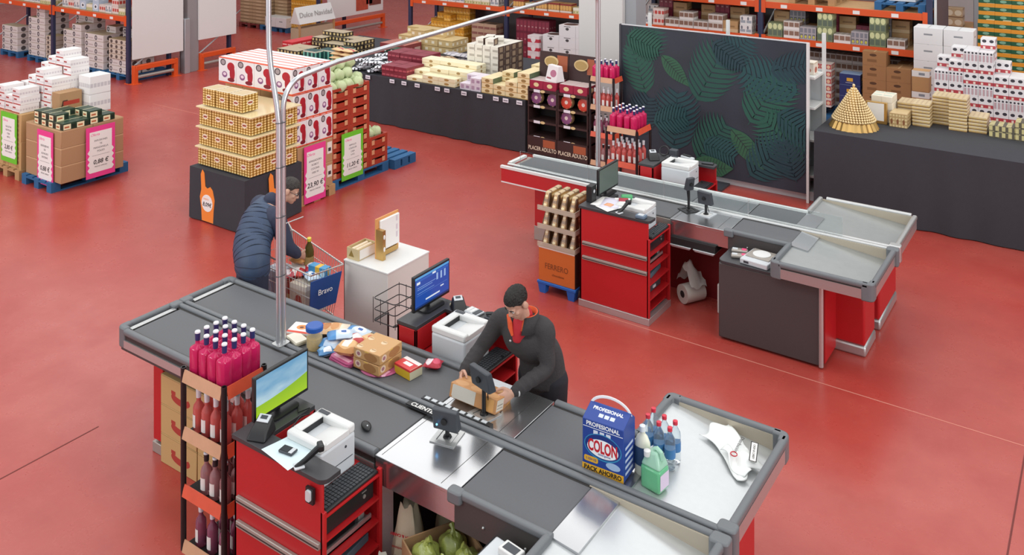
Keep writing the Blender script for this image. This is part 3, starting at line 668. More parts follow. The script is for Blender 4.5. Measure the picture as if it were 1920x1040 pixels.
stack('lilac_box', 'pale lilac box at table edge', GT, -9.47, 12.31, Z, 2, 2, 2, heights=[[1, 2], [2, 2]])
stack('cream_carton', 'cream carton near brown stand', GT, -9.01, 12.31, Z, 4, 2, 3, heights=[[3, 3], [2, 4], [3, 3], [5, 5]], jit=.004)
stack('cream_carton', 'cream carton behind stand corner', GT, -8.42, 12.95, Z, 1, 2, 5)
stack('white_nougat_box', 'white brown-sided box in big block', GT, -9.95, 13.15, Z, 4, 4, 5, jit=.0015, every=True)
for k in range(4): put('white_nougat_box', -9.7+.2*(k % 2), 13.3+.24*(k//2), Z+5*.121, f"white box on the big block's top, {('front left', 'front right', 'back left', 'back right')[k]}", GT, .2*k)
stack('dark_red_box', 'dark red sweets box at front', GT, -11.3, 12.33, Z, 2, 2, 2, jit=.006)
stack('dark_red_box', 'dark red sweets box second block', GT, -11.7, 12.95, Z, 3, 2, 3, jit=.006)
for k in range(26):
    i = k % 7; lay = k//7
    put('striped_bag', -12.0+.1*i+rnd.uniform(-.03, .03), 12.42+.11*(k % 4)+rnd.uniform(-.03, .03), Z+.05*lay, f'black and white striped bag in heap, {ORD[lay]} layer, {ORD[i]} along', GT, rnd.uniform(-1, 1))
for k in range(18):
    i = k % 4; lay = k//8
    put('brown_bag', -11.15+.3*i+rnd.uniform(-.04, .04), 13.55+.22*(k//4 % 2)+rnd.uniform(-.04, .04), Z+.055*lay+.03*(k % 2), f'flat brown paper bag, {ORD[lay]} layer, {ORD[i]} across, {ORD[k//4]} row', GT, rnd.uniform(-.5, .5))
for k in range(12):
    put('clear_bag', -11.1+.33*(k % 4), 14.2+.26*(k//4 % 2), Z+.07*(k//8), f'clear glossy grey bag behind brown bags, {ORD[k % 4]} across, {ORD[k//4]} group', GT, rnd.uniform(-.4, .4))
stack('green_box', 'dark green box behind red boxes', GT, -12.5, 13.72, Z, 3, 1, 2)
for k in range(8): put('sponge_cake', -12.75+.26*(k % 2), 12.65+.02*(k//2), Z+.075*(k//2), f'yellow sponge cake pack, {ORD[k//2]} layer, {("left", "right")[k % 2]} pile', GT, rnd.uniform(-.2, .2))
for k in range(14):
    put('striped_bag', -12.3+.14*(k % 5)+rnd.uniform(-.03, .03), 13.15+.15*(k//5)+rnd.uniform(-.03, .03), Z+.04*(k % 3), f'white nougat bag in back heap, {ORD[k % 5]} across, {ORD[k//5]} row', GT, rnd.uniform(-1, 1))
for q, (x, y, n) in enumerate(((-13.55, 12.5, 3), (-13.35, 12.75, 4), (-13.15, 13.0, 3))):
    stack('teal_tin', f'teal tin, {ORD[q]} row', GT, x, y, Z, n, 2, 1)
stack('black_gold_box', 'black and gold box at back left', GT, -14.2, 13.35, Z, 4, 2, 4, jit=.01, heights=[[3, 4], [2, 4], [2, 3], [3, 3]])
stack('black_gold_box', 'black gold box front of teal tins', GT, -14.2, 12.4, Z, 2, 2, 2, jit=.01)
stack('red_tin_box', 'bright red box at table left end', GT, -14.55, 12.85, Z, 1, 3, 2)
stack('maroon_case', 'maroon case in middle of table', GT, -12.85, 13.98, Z, 2, 2, 1)
stack('kraft_case', 'kraft case of jars at table back', GT, -12.85, 14.55, Z, 4, 2, 3, jit=.01, heights=[[2, 3], [3, 3], [2, 3], [2, 2]])
M_tag = mat('price_tag_card', '#e8e6ee', .6)
for k, px in enumerate((694, 742, 765, 790, 827, 844, 874, 901, 928, 944, 966)):
    x = -11.55+(px-694)*(3.36/272)
    b = MB().box(x-.055, 12.238, .785, x+.055, 12.243, .85, M_tag).box(x-.04, 12.2365, .805, x+.04, 12.238, .825, mat('tag_ink', '#8a8790', .6))
    tag(b.build('price_tag'), f'small white price tag on the long table edge, {ORD[k]} from left', 'price tag', 'price tags on the long table')
# ---------------------------------------------------------------- brown double chocolate stand
M_brown = mat('stand_brown_card', '#3a2422', .55); M_brownd = mat('stand_dark_inside', '#1c1213', .7); M_copper = mat('copper_print', '#a85a3a', .5); M_seal = mat('cream_seal', '#d9c28e', .5)
st = thing('display_stand', 'brown double cardboard chocolate stand with two crested headers beside the long table', 'display stand', (-7.49, 12.28, 0))
LV = (.31, .56, .81, 1.06)
for c in range(2):
    x0, x1 = (-.56, -.005) if c == 0 else (.005, .56)
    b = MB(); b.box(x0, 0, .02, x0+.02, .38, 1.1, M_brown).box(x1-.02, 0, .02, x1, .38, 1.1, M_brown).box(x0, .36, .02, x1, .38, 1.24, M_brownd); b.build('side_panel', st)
    b = MB(); b.box(x0, -.012, .03, x1, .0, .31, M_brown); bp = b.build('base_panel', st)
    MB().box(x0+.3, -.0135, .16, x1-.03, -.0118, .28, M_copper).build('copper_patch', bp)
    text('lettering', 'PLACER ADULTO', .088, mat('cream_ink', '#e6d9c0', .6), bp, ((x0+x1)/2+.01, -.0145, .12), FY, .0006, sx=.78, bold=.0012)
    for z in LV:
        b = MB(); b.box(x0, -.005, z-.03, x1, .36, z, M_brown); sh = b.build('shelf', st)
        b = MB(); b.prism([(.045*math.cos(a)+x0+.29, .022*math.sin(a)+z-.012) for a in [i*math.pi/8 for i in range(16)]], -.011, -.0045, M_seal, 'y'); b.build('shelf_seal', sh)
        MB().box(x0+.12, -.009, z-.035, x0+.24, -.0045, z+.008, M_tag).build('shelf_tag', sh)
    b = MB(); b.hexa([(x0, .33, 1.06), (x1, .33, 1.06), (x1, .36, 1.06), (x0, .36, 1.06)], [(x0, .38, 1.62), (x1, .38, 1.62), (x1, .4, 1.62), (x0, .4, 1.62)], M_brown); hd = b.build('header_card', st)
    b = MB(); b.hexa([(x0+.34, .352, 1.33), (x1-.02, .352, 1.33), (x1-.02, .36, 1.33), (x0+.34, .36, 1.33)], [(x0+.34, .367, 1.58), (x1-.02, .367, 1.58), (x1-.02, .375, 1.58), (x0+.34, .375, 1.58)], M_copper); b.build('copper_patch', hd)
    b = MB(); b.prism([(.13*math.cos(a)+x0+.24, .09*math.sin(a)+1.47) for a in [i*math.pi/12 for i in range(24)]], .335, .36, M_seal, 'y'); sl = b.build('seal', hd)
    b = MB(); b.prism([(.11*math.cos(a)+x0+.24, .07*math.sin(a)+1.47) for a in [i*math.pi/12 for i in range(24)]], .332, .335, mat('seal_gold', '#b59a60', .5), 'y'); b.build('seal_disc', sl)
kbox('bonbon_box', (.25, .3, .15), '#9c1f3f', [('side', 'oval', .3, .7, .3, .75, '#e2cf9e'), ('top', 'rect', 0, 1, 0, 1, '#cdb9b6'), ('side', 'rect', 0, 1, 0, .1, '#5c1428')], 'chocolate box')
for c in range(4): put('bonbon_box', -7.49+(-.41, -.155, .155, .41)[c], 12.45, 1.062, f'crimson bonbon box on the brown stand top, {ORD[c]} from left', 'bonbon boxes on the brown stand')
M_roundp = None
def round_box(nm, c1, c2):
    def mk():
        b = MB(); m1 = mat(nm+'_rim', '#c8a878', .5); m2 = mat(nm+'_face', c1, .45); m3 = mat(nm+'_mid', c2, .4); m4 = mat(nm+'_shine', '#e9d9cf', .4)
        n = 24
        def ring(r, y): return [(r*math.cos(2*math.pi*i/n), y, .105+r*math.sin(2*math.pi*i/n)) for i in range(n)]
        R_ = [ring(.104, .08), ring(.104, 0), ring(.094, -.004), ring(.06, -.006), ring(.03, -.007)]
        v = [p for r in R_ for p in r]; f = [[], [], [], []]
        for k in range(4): f[k] = [(k*n+i, k*n+(i+1) % n, (k+1)*n+(i+1) % n, (k+1)*n+i) for i in range(n)]
        b.v = v; ms = [m1, m2, m3, m3]
        for k in range(4):
            for q in f[k]: b.f.append(q); b.m.append(b.mi(ms[k]))
        b.f.append(tuple(range(4*n, 5*n))); b.m.append(b.mi(m4)); b.f.append(tuple(range(n))); b.m.append(b.mi(m1))
        # scalloped dots in the face ring by alternating quads
        for i in range(0, n, 3): b.m[n+i] = b.mi(m1)
        return b.build('round_box', rot=(R(-8), 0, 0))
    return mk
kit('round_box@p', (.21, .09, .21), None, 'chocolate box', maker=round_box('plum_box', '#5a3a58', '#8b4f7c')); kit('round_box@r', (.21, .09, .21), None, 'chocolate box', maker=round_box('red_box', '#a5372c', '#d2432f'))
def round_put(k, x, z, lab):
    o = put(k, x, 12.34, z, lab, 'round chocolate boxes on the brown stand'); o.rotation_euler = (R(-6), 0, 0)
for k, x, z, lab in (('@p', -7.93, .812, 'round plum chocolate box, far left on second shelf'), ('@p', -7.62, .812, 'round plum chocolate box beside the stand divider on second shelf'), ('@r', -7.36, .812, 'round red chocolate box right of the stand divider'), ('@r', -7.05, .812, 'round red chocolate box at the right end of second shelf'), ('@p', -7.36, .562, 'lone round plum chocolate box on the third shelf')):
    round_put('round_box'+k, x, z, lab)
cb = thing('coffee_box', 'white printed box standing askew on top of the brown stand', 'box', (-7.62, 12.42, 1.214), R(-20))
MB().hexa([(-.14, -.09, 0), (.14, -.09, 0), (.14, .09, 0), (-.14, .09, 0)], [(-.13, -.03, .25), (.13, -.03, .25), (.13, .05, .25), (-.13, .05, .25)], prt('coffee_print', '#e6e1e2', [('fy', 'oval', .35, .9, .3, .75, '#b5738c'), ('fy', 'rect', .1, .5, .15, .25, '#9a4a5a')])).build('carton_body', cb, bevel=.004)

# ---------------------------------------------------------------- bottles and bottle racks
def gl(name, c, tr=.35, r=.06):
    m, t, p = base_mat(name, c, r); p.inputs['Transmission Weight'].default_value = tr; p.inputs['IOR'].default_value = 1.2; p.inputs['Coat Weight'].default_value = .6; MATS[name] = m; return m
M_mag = gl('magenta_gin', '#dd2a68', .25, .06); M_rose = gl('rose_gin', '#e4706a', .35, .05); M_pale = gl('pale_pink_gin', '#cf9a9c', .5); M_plum = gl('plum_gin', '#a9607c', .4)
M_capb = mat('cap_navy', '#2c3468', .35); M_capw = mat('cap_white', '#e6e6ea', .4); M_lab = mat('bottle_label', '#e9e4df', .6); M_capk = mat('cap_black', '#26242a', .4)
def bottle(nm, body, cap, cap2, r=.036, h=.2, square=False, lab=True):
    def mk():
        t = thing(nm, '', 'bottle')
        b = MB(); nk = .0145; prof = [(r*.9, 0), (r, .008), (r, h*.78), (r*.86, h*.88), (r*.42, h*1.0), (nk, h*1.04), (nk, h*1.16)]
        if square: prof = [(r*.92, 0), (r, .008), (r, h*.86), (r*.9, h*.92), (nk*1.3, h*.99), (nk, h*1.03), (nk, h*1.16)]
        b.lathe(prof, body, n=16 if square else 14)
        if square:   # squared shoulders and body
            for q, (x, y, z) in enumerate(b.v):
                d = math.hypot(x, y)
                if d > r*.6: c_, s_ = x/d, y/d; k = min(1.16, 1/(c_**4+s_**4)**.25); b.v[q] = (x*k, y*k, z)
        b.build('glass_body', t)
        c = MB(); c.lathe([(.0165, h*1.12), (.018, h*1.36), (.019, h*1.36), (.019, h*1.4), (.016, h*1.42)], cap, n=12, ms=[cap, cap2, cap2, cap2]); c.build('cap', t)
        if lab:
            k = MB(); n = 6; a0 = -.55
            for sgn, base in ((1, -math.pi/2), (1, 0)):
                v = [((r+.0012)*math.cos(base+a0+1.1*i/n), (r+.0012)*math.sin(base+a0+1.1*i/n), z) for z in (h*.18, h*.6) for i in range(n+1)]
                if base == 0: continue
                k.add(v, [(i, i+1, n+2+i, n+1+i) for i in range(n)], M_lab)
            k.build('label', t)
        return t
    return mk
def bsize(r): return (2*r, 2*r, .3)
kit('gin_bottle@m', bsize(.038), None, 'bottle', maker=bottle('gin_bottle', M_mag, M_capb, M_capw, .0445, .205, lab=False, square=True))
kit('gin_bottle@r', bsize(.038), None, 'bottle', maker=bottle('gin_bottle', M_rose, M_capw, M_capw, .037, .2))
kit('gin_bottle@p', bsize(.038), None, 'bottle', maker=bottle('gin_bottle', M_pale, M_capk, M_capw, .038, .19))
kit('gin_bottle@v', bsize(.038), None, 'bottle', maker=bottle('gin_bottle', M_plum, M_capw, M_capk, .036, .2))
M_strip = mat('shelf_strip_tan', '#c99a78', .5, noise=.1, scale=12); M_strip2 = mat('shelf_strip_orange', '#d8573a', .45, noise=.2, scale=9); M_post = mat('rack_post_black', '#1e1a1d', .35)
def rack(label, x0, y0, x1, y1, H, shelves, strip=M_strip, side=M_strip2, tall=None):
    t = thing('bottle_rack', label, 'rack', ((x0+x1)/2, (y0+y1)/2, 0), 0, 'tube racks full of pink gin'); hx, hy = (x1-x0)/2, (y1-y0)/2
    for sx in (-1, 1):
        for sy in (-1, 1):
            b = MB(); b.lathe([(.019, 0), (.019, H), (.013, H), (.013, H-.02)], M_post, (sx*hx, sy*hy, 0), 12); b.build('post', t)
    for k, z in enumerate(shelves):
        b = MB(); b.box(-hx+.005, -hy+.005, z-.02, hx-.005, hy-.005, z, M_void); sh = b.build('shelf', t)
        MB().hexa([(-hx+.015, -hy-.025, z-.03), (hx-.015, -hy-.025, z-.03), (hx-.015, -hy-.02, z-.03), (-hx+.015, -hy-.02, z-.03)], [(-hx+.015, -hy-.005, z+.045), (hx-.015, -hy-.005, z+.045), (hx-.015, -hy, z+.045), (-hx+.015, -hy, z+.045)], strip if k != 1 else side).build('front_strip', sh)
        MB().hexa([(hx+.02, -hy+.015, z-.03), (hx+.025, -hy+.015, z-.03), (hx+.025, hy-.015, z-.03), (hx+.02, hy-.015, z-.03)], [(hx, -hy+.015, z+.045), (hx+.005, -hy+.015, z+.045), (hx+.005, hy-.015, z+.045), (hx, hy-.015, z+.045)], side).build('side_strip', sh)
    return t
def fill(k, desc, rackname, x0, y0, x1, y1, z, nx, ny, skip=(), jit=.003):
    for i in range(nx):
        for j in range(ny):
            if (i, j) in skip: continue
            put(k, x0+(x1-x0)*(i+.5)/nx+rnd.uniform(-jit, jit), y0+(y1-y0)*(j+.5)/ny+rnd.uniform(-jit, jit), z, f"{desc} {rackname}, {ORD[i]} from left, {ORD[j]+' row' if j else 'front'}", 'gin bottles on '+rackname, rnd.uniform(-.3, .3))
RX0, RY0, RX1, RY1 = -5.22, 3.755, -4.8, 4.08
rack('black tube bottle rack at the near end of the front checkout', RX0, RY0, RX1, RY1, 1.22, (.03, .4, .785, 1.165))
fill('gin_bottle@m', 'magenta gin bottle atop', 'the near black rack', RX0+.02, RY0+.02, RX1-.02, RY1-.0, 1.166, 4, 4)
fill('gin_bottle@r', 'rosy bottle, second shelf of', 'the near black rack', RX0+.02, RY0+.02, RX1-.02, RY1-.03, .786, 4, 3, ((1, 2),))
fill('gin_bottle@p', 'pale bottle, third shelf of', 'the near black rack', RX0+.1, RY0+.02, RX1-.02, RY1-.03, .401, 3, 3)
fill('gin_bottle@v', 'plum bottle, bottom shelf of', 'the near black rack', RX0+.04, RY0+.02, RX1-.02, RY1-.03, .031, 3, 3, ((0, 1),))
rack('black bottle rack behind the rear checkout, nearer the leaf screen', -6.02, 11.2, -5.55, 11.62, 1.0, (.05, .51, .98))
fill('gin_bottle@m', 'magenta gin bottle atop', 'the rack by the leaf screen', -6.0, 11.22, -5.57, 11.6, .981, 4, 4)
fill('gin_bottle@r', 'rosy bottle, lower shelf of', 'the rack by the leaf screen', -6.0, 11.22, -5.57, 11.6, .511, 5, 3)
rack('black bottle rack between the brown stand and the leaf screen', -6.88, 12.26, -6.47, 12.54, 1.42, (.08, .52, .94, 1.375))
fill('gin_bottle@m', 'magenta gin bottle atop', 'the rack by the brown stand', -6.87, 12.27, -6.48, 12.53, 1.376, 4, 2)
fill('gin_bottle@r', 'rosy bottle, second shelf of', 'the rack by the brown stand', -6.87, 12.27, -6.48, 12.53, .941, 5, 2)
fill('gin_bottle@v', 'plum bottle, third shelf of', 'the rack by the brown stand', -6.87, 12.27, -6.48, 12.53, .521, 4, 2)
fill('gin_bottle@p', 'pale bottle, lowest shelf of', 'the rack by the brown stand', -6.87, 12.27, -6.48, 12.53, .081, 4, 1)

# ---------------------------------------------------------------- leaf screen: printed panel, leaves as thin printed shapes on the dark board
def leaf_mat():
    m, t, p = base_mat('leaf_screen_print', '#1f2a33', .5)
    tc = t.n('ShaderNodeTexCoord'); n = t.n('ShaderNodeTexNoise'); n.inputs['Scale'].default_value = 1.6; t.link(tc.outputs['Object'], n.inputs['Vector'])
    t.put(p.inputs['Base Color'], t.mix(n.outputs['Fac'], lin('#1c222b'), lin('#343e4b'))); return m
M_leafbg = leaf_mat()
ls = thing('leaf_screen', 'large dark panel printed with green tropical leaves behind the rear checkout', 'screen', (-5.08, 12.6, 0))
MB().box(-1.43, 0, .12, 1.43, .03, 2.2, M_leafbg).build('panel_board', ls)
MB().box(1.43, -.01, .0, 1.465, .04, 2.21, M_white).build('edge_strip', ls); MB().box(-1.43, -.004, 2.2, 1.43, .035, 2.212, M_lgrey).build('top_strip', ls); MB().box(-1.465, -.01, 0, -1.43, .04, 2.21, M_dgrey).build('edge_strip', ls)
LG = [mat('leaf_green_%d' % i, c, .5) for i, c in enumerate(('#1c4f45', '#205648', '#194449', '#2c5c43', '#183a43', '#1c4a4d'))]
LGd = mat('leaf_vein', '#16262b', .5)
rl = random.Random(5)
def frond(x, z, L, Wd, ang, m, n=11, solid=False):
    """one printed leaf: a midrib and feathered fingers (or a whole blade)"""
    b = MB(); ca, sa = math.cos(ang), math.sin(ang); y0 = -.0016
    def T(u, v): return (max(-1.42, min(1.42, x+u*ca-v*sa)), max(.13, min(2.19, z+u*sa+v*ca)))
    def flat(pts, m, y): b.add([(p[0], y, p[1]) for p in pts], [tuple(range(len(pts)))], m)
    if solid:
        up = [(L*i/14, Wd*.5*math.sin(math.pi*(i/14)**.8)) for i in range(15)]
        flat([T(*p) for p in up]+[T(p[0], -p[1]) for p in up[::-1][1:-1]], m, y0)
        flat([T(0, .006), T(L, .001), T(L, -.001), T(0, -.006)], LGd, y0-.0006)
        for i in range(2, 12):
            for s in (-1, 1):
                u = L*i/14; w = Wd*.5*math.sin(math.pi*(i/14)**.8)*.92; flat([T(u, s*.004), T(u+.012, s*.004), T(u+w*.55, s*w), T(u+w*.55-.004, s*w)], LGd, y0-.0005)
    else:
        flat([T(0, .005), T(L, .002), T(L, -.002), T(0, -.005)], m, y0)
        for i in range(1, n+1):
            u = L*i/(n+1); w = Wd*.5*math.sin(math.pi*min(.98, .12+.88*i/(n+1)))**.6; h = L/(n+1)*.36
            for s in (-1, 1):
                pts = [T(u-h, 0), T(u+w*.2-h*1.25, s*w*.4), T(u+w*.42-h*.9, s*w*.75), T(u+w*.7, s*w), T(u+w*.42+h*.7, s*w*.75), T(u+w*.2+h*1.1, s*w*.4), T(u+h, 0)]
                flat(pts, m, y0-.0002*(i % 2))
    return b
spots = [(-1.3, 1.55, .85, .7, 1.0, 0), (-1.0, 1.15, .8, .62, 1.9, 1), (-.75, 1.8, .62, .26, -.75, 3, True), (-.2, 1.15, 1.0, .8, 1.1, 0), (.1, 1.75, .7, .6, .7, 2), (.6, .95, .95, .8, 1.0, 1), (1.35, 1.5, .9, .7, 2.9, 5), (.9, 1.75, .7, .5, .25, 4),
         (-.55, .35, .95, .8, 1.5, 2), (-.2, .3, .8, .7, .9, 0), (.35, .85, .7, .3, -.8, 3, True), (1.4, .55, .8, .7, 2.4, 1), (.6, .2, .85, .7, .8, 2), (-1.2, .5, .7, .6, 1.2, 4), (-1.35, 2.05, .6, .5, -.3, 1), (1.3, .25, .6, .6, 1.9, 4), (-.1, .6, .55, .5, -.3, 5), (-.9, .75, .6, .5, .3, 5), (.05, 2.1, .6, .4, -.6, 4), (-.3, .18, .7, .35, .15, 3, True), (1.0, 1.2, .7, .6, -.5, 2)]
for q, sp in enumerate(spots):
    o = frond(sp[0], sp[1], sp[2], sp[3], sp[4], LG[sp[5]], solid=len(sp) > 6).build('printed_leaf', ls, smooth=False); o.location.y = -.0009*q
MB().box(-.3, -.25, 0, .3, .08, .03, M_dgrey).box(-.02, .031, .0, .02, .07, 1.2, M_dgrey).build('foot_stand', ls)
# white gondola shelf behind the screen
gs = thing('gondola_shelf', 'white metal shelf unit behind the right edge of the leaf screen', 'shelf', (-4.4, 13.1, 0))
for x in (-1.9, -.6, .83): MB().box(x-.025, .06, 0, x+.025, .1, 2.27 if x > 0 else 2.33, M_white).build('upright', gs)
for z in (.35, .85, 1.3, 1.72):
    MB().box(-1.9, -.38, z-.035, .83, .06, z, M_white).build('shelf_board', gs, bevel=.004)
MB().box(-1.9, .075, .1, .83, .085, 1.75, M_lgrey).build('back_panel', gs)
MB().box(-1.9, -.38, 0, .83, .08, .12, M_lgrey).build('base_shelf', gs)
kit('tub_carton', (.2, .2, .17), prt('tub_print', '#e9dfcf', [('side', 'oval', .2, .8, .1, .6, '#b5654f'), ('side', 'rect', 0, 1, .85, 1, '#d9c9b0')]), 'box', .004)
put('tub_carton', -3.72, 12.95, 1.722, 'cream tub on the top board of the white shelf unit', 'tubs on the white shelf')

# ---------------------------------------------------------------- right draped table
draped('black draped table at right carrying the gold ball cone', -3.5, 12.43, 1.2, 14.0, 1.06, fold=.02)
cn = thing('chocolate_cone', 'tall cone of gold foil balls on a pleated gold skirt', 'chocolate cone', (-3.1, 12.93, 1.061))
b = MB(); b.lathe([(.33, 0), (.325, .01), (.275, .105), (.24, .11)], M_gold, n=48)
for i in range(48):
    if i % 2:
        for r_ in range(3):
            k = r_*48+i; x, y, z = b.v[k]; b.v[k] = (x*.94, y*.94, z)
b.build('pleated_skirt', cn, smooth=False)
M_ball = mat('gold_ball_foil', '#e6cd9c', .32, .5, noise=.25, scale=60)
for r_ in range(15):
    q = r_/15; rad = .265*(1-q)+.012; z = .12+.43*q; n = max(6, int(2*math.pi*rad/.036)); b = MB()
    for i in range(n): b.ball((rad*math.cos(2*math.pi*(i+.5*(r_ % 2))/n), rad*math.sin(2*math.pi*(i+.5*(r_ % 2))/n), z), .0185, M_ball, 8, 5)
    o = b.build('ball_ring', cn); o['kind'] = 'stuff'
MB().ball((0, 0, .57), .021, M_ball, 10, 6).build('top_ball', cn)
MB().lathe([(.255, .1), (.012, .555)], M_gold, n=24).build('core', cn)
fr = thing('framed_sheet', 'blank white sheet in a gold frame beside the gold cone', 'sign', (-2.88, 13.3, 1.061))
MB().box(-.14, -.02, 0, .14, .03, .3, M_gold).build('frame', fr, bevel=.004); MB().box(-.12, -.024, .045, .1, -.019, .285, M_paper).build('sheet', fr); MB().box(-.1, .03, 0, .1, .12, .02, M_gold).build('easel_foot', fr)
kit('cream_packet', (.14, .16, .09), prt('packet_print', '#e8dfcc', [('top', 'rect', .1, .9, .3, .7, '#c5d0bf')]), 'box', .003)
stack('cream_packet', 'cream packet behind framed sheet', 'packets behind the framed sheet', -2.98, 13.4, 1.061, 2, 2, 4, jit=.004)
M_gs = prt('gold_tray_print', '#c9b08a', [('side', 'rect', 0, 1, .0, .3, '#8f6f45'), ('side', 'rect', 0, 1, .75, 1, '#efe0bf'), ('top', 'oval', .1, .9, .1, .9, '#dcc79c', 4, 4), ('side', 'oval', .1, .9, .3, .7, '#d6b878', 5)], .25)
kit('gold_tray', (.225, .3, .044), M_gs, 'chocolate box', .003)
kit('gold_block', (.235, .3, .19), prt('gold_block_print', '#b89a6c', [('side', 'oval', .15, .85, .1, .7, '#d8c192', 6, 4), ('side', 'oval', .2, .6, .2, .6, '#8a5c3c', 3, 1), ('top', 'rect', .05, .95, .05, .95, '#d5bb8c')], .25), 'chocolate box', .004)
GR = 'clear gold chocolate trays on the right table'
put('gold_block', -2.585, 13.38, 1.061, 'clear block of gold sweets right of the framed sheet', GR)
def pile(k, x, y, n, lab):
    sz = KIT[k][0]
    for q in range(n): put(k, x+rnd.uniform(-.003, .003), y+rnd.uniform(-.003, .003), 1.061+q*(sz[2]+.001), f"{lab}, {'bottom' if q == 0 else 'top' if q == n-1 else ORD[q]} one", GR)
pile('gold_tray', -2.335, 13.6, 7, 'flat gold chocolate tray, low pile by the block'); pile('gold_tray', -2.12, 13.86, 9, 'flat gold chocolate tray, second pile, set back')
pile('gold_tray', -1.88, 13.64, 10, 'flat gold chocolate tray, tallest front pile'); pile('gold_tray', -1.645, 13.68, 5, 'flat gold chocolate tray, short pile right of tallest'); pile('gold_tray', -2.56, 13.78, 6, 'flat gold chocolate tray, pile behind the block')
kit('checked_tin', (.3, .26, .08), prt('checked_print', '#5d5648', [('side', 'rect', .0, .55, .15, .9, '#cbbd86', 4), ('top', 'rect', 0, .6, 0, 1, '#d8cb93', 3), ('top', 'rect', 0, 1, .2, .5, '#4a443a', 1, 3)]), 'box', .003)
stack('checked_tin', 'black and cream checked tin', 'checked tins at the right table end', -1.5, 13.44, 1.061, 4, 1, 3, heights=[[2], [3], [3], [2]])

# ---------------------------------------------------------------- goods behind the right table (white-red cartons)
kit('white_red_carton', (.2, .24, .17), prt('wr_print', '#e6e3e4', [('fy', 'rect', 0, 1, .08, .38, '#b5434a'), ('side', 'oval', .2, .8, .62, .9, '#3d3a42', 2), ('fy', 'rect', .35, .65, .1, .3, '#e9d8c8', 2), ('fx', 'rect', 0, 1, .1, .3, '#c98a8c')]), 'box', .002)
kit('white_red_carton@s', (.2, .24, .17), prt('ws_print', '#e3e0e2', [('side', 'rect', .15, .85, .15, .7, '#b9adb2', 4), ('side', 'oval', .2, .8, .76, .94, '#3d3a42', 4), ('side', 'rect', .4, .5, .1, .7, '#d77f86', 4)]), 'box', .002)
GW = 'white and red cartons behind the right table'
pallet('pallet', 'pallet under the white and red cartons behind the right table', -2.45, 15.25, 1.2, 1.3, M_palblue, 'y')
for i in range(6):
    for k in range(4, (8, 9, 10, 10, 8, 8)[i]): put('white_red_carton'+('@s' if (i//2+k) % 3 == 1 else ''), -2.36+i*.204, 15.4, .144+k*.171, f'white red-banded carton behind gold trays, {ORD[k-4]} visible layer, {ORD[i]} from left', GW)
    for k in range(6, (9, 10, 10, 11, 9, 8)[i]): put('white_red_carton', -2.36+i*.204, 15.66, .144+k*.171, f'white red-banded carton in back row, {ORD[k-6]} visible layer, {ORD[i]} from left', GW)
for i in range(6):
    for (y, k0) in ((15.4, 4), (15.66, 6)):
        for k in range(0, k0): put('white_red_carton', -2.36+i*.204, y, .144+k*.171, f"white carton low in the pile behind right table, {ORD[k]} layer, {ORD[i]} from left, {'front' if y < 15.5 else 'back'}", GW)
kit('white_case', (.45, .4, .28), prt('case_print', '#e4e4e4', [('side', 'rect', .35, .65, .55, .65, '#8f9296'), ('top', 'rect', .47, .53, 0, 1, '#c9c9c9')]), 'box', .004)
for i in range(2):
    for k in range(7): put('white_case', -2.75+i*.46, 16.68, .0+k*.281, f"big white case behind the banded cartons, {ORD[k]} up, {('left', 'right')[i]} column", 'big white cases at right')
kit('kraft_open_box', (.26, .2, .34), prt('kraft_open', '#b98e60', [('side', 'rect', 0, 1, .7, 1, '#e6e3df'), ('side', 'rect', .4, .75, .78, .9, '#8a8f96')], .8), 'box', .004)
for k in range(4): put('kraft_open_box', -2.75, 15.9, .0+k*.342, f'kraft box with white lid left of the banded cartons, {ORD[k]} up', 'kraft boxes with white lids')

# ---------------------------------------------------------------- pallet racks
M_tagw = mat('beam_tag', '#e8e5e2', .6)
def pallet_rack(label, xs, y, depth, levels, H=5.2, ends=(), beamh=.11):
    t = thing('pallet_rack', label, 'pallet rack', (xs[0], y, 0), 0, 'blue and orange pallet racks'); o = xs[0]
    for x in xs:
        for yy in (0, depth): MB().box(x-o-.05, yy-.035, 0, x-o+.05, yy+.035, H, M_rackblue).build('upright', t, bevel=.004)
        for k in range(4): MB().tube([(x-o, .03, .3+k*1.1), (x-o, depth-.03, .85+k*1.1)], .018, M_lgrey, 6).build('brace', t)
        MB().box(x-o-.07, -.06, 0, x-o+.07, .06, .012, M_oran).build('foot_plate', t)
    for a, c in zip(xs, xs[1:]):
        for z in levels:
            for yy in (-.03, depth-.02):
                b = MB().box(a-o+.05, yy, z-beamh, c-o-.05, yy+.05, z, M_oran); bm = b.build('beam', t, bevel=.004)
                for xx in (a-o+.055, c-o-.075): MB().box(xx-.03, yy-.012, z-beamh-.09, xx+.05, yy+.01, z+.03, M_oran).build('beam_connector', bm)
                if yy < 0:
                    for q in range(4): MB().box(a-o+.4+q*.66, yy-.004, z-beamh+.02, a-o+.52+q*.66, yy-.001, z-.035, M_tagw).build('beam_tag', bm)
            MB().box(a-o+.05, .02, z-.02, c-o-.05, depth-.02, z, M_palwood).build('shelf_deck', t)
    return t
def barrier(label, x, y0, y1, z=.4):
    t = thing('rack_barrier', label, 'barrier', (x, (y0+y1)/2, 0), 0, 'orange rack end barriers'); h = (y1-y0)/2
    for s in (-1, 1):
        MB().box(-.05, s*h-.05, 0, .05, s*h+.05, z, M_oran).build('post', t, bevel=.005); MB().box(-.1, s*h-.1, 0, .1, s*h+.1, .012, M_oran).build('foot_plate', t)
    MB().box(-.04, -h, z-.11, .06, h, z, M_oran).build('rail', t, bevel=.01); MB().tube([(0, -h, .14), (0, h, .14)], .04, M_alud, 10).build('lower_tube', t)
    return t
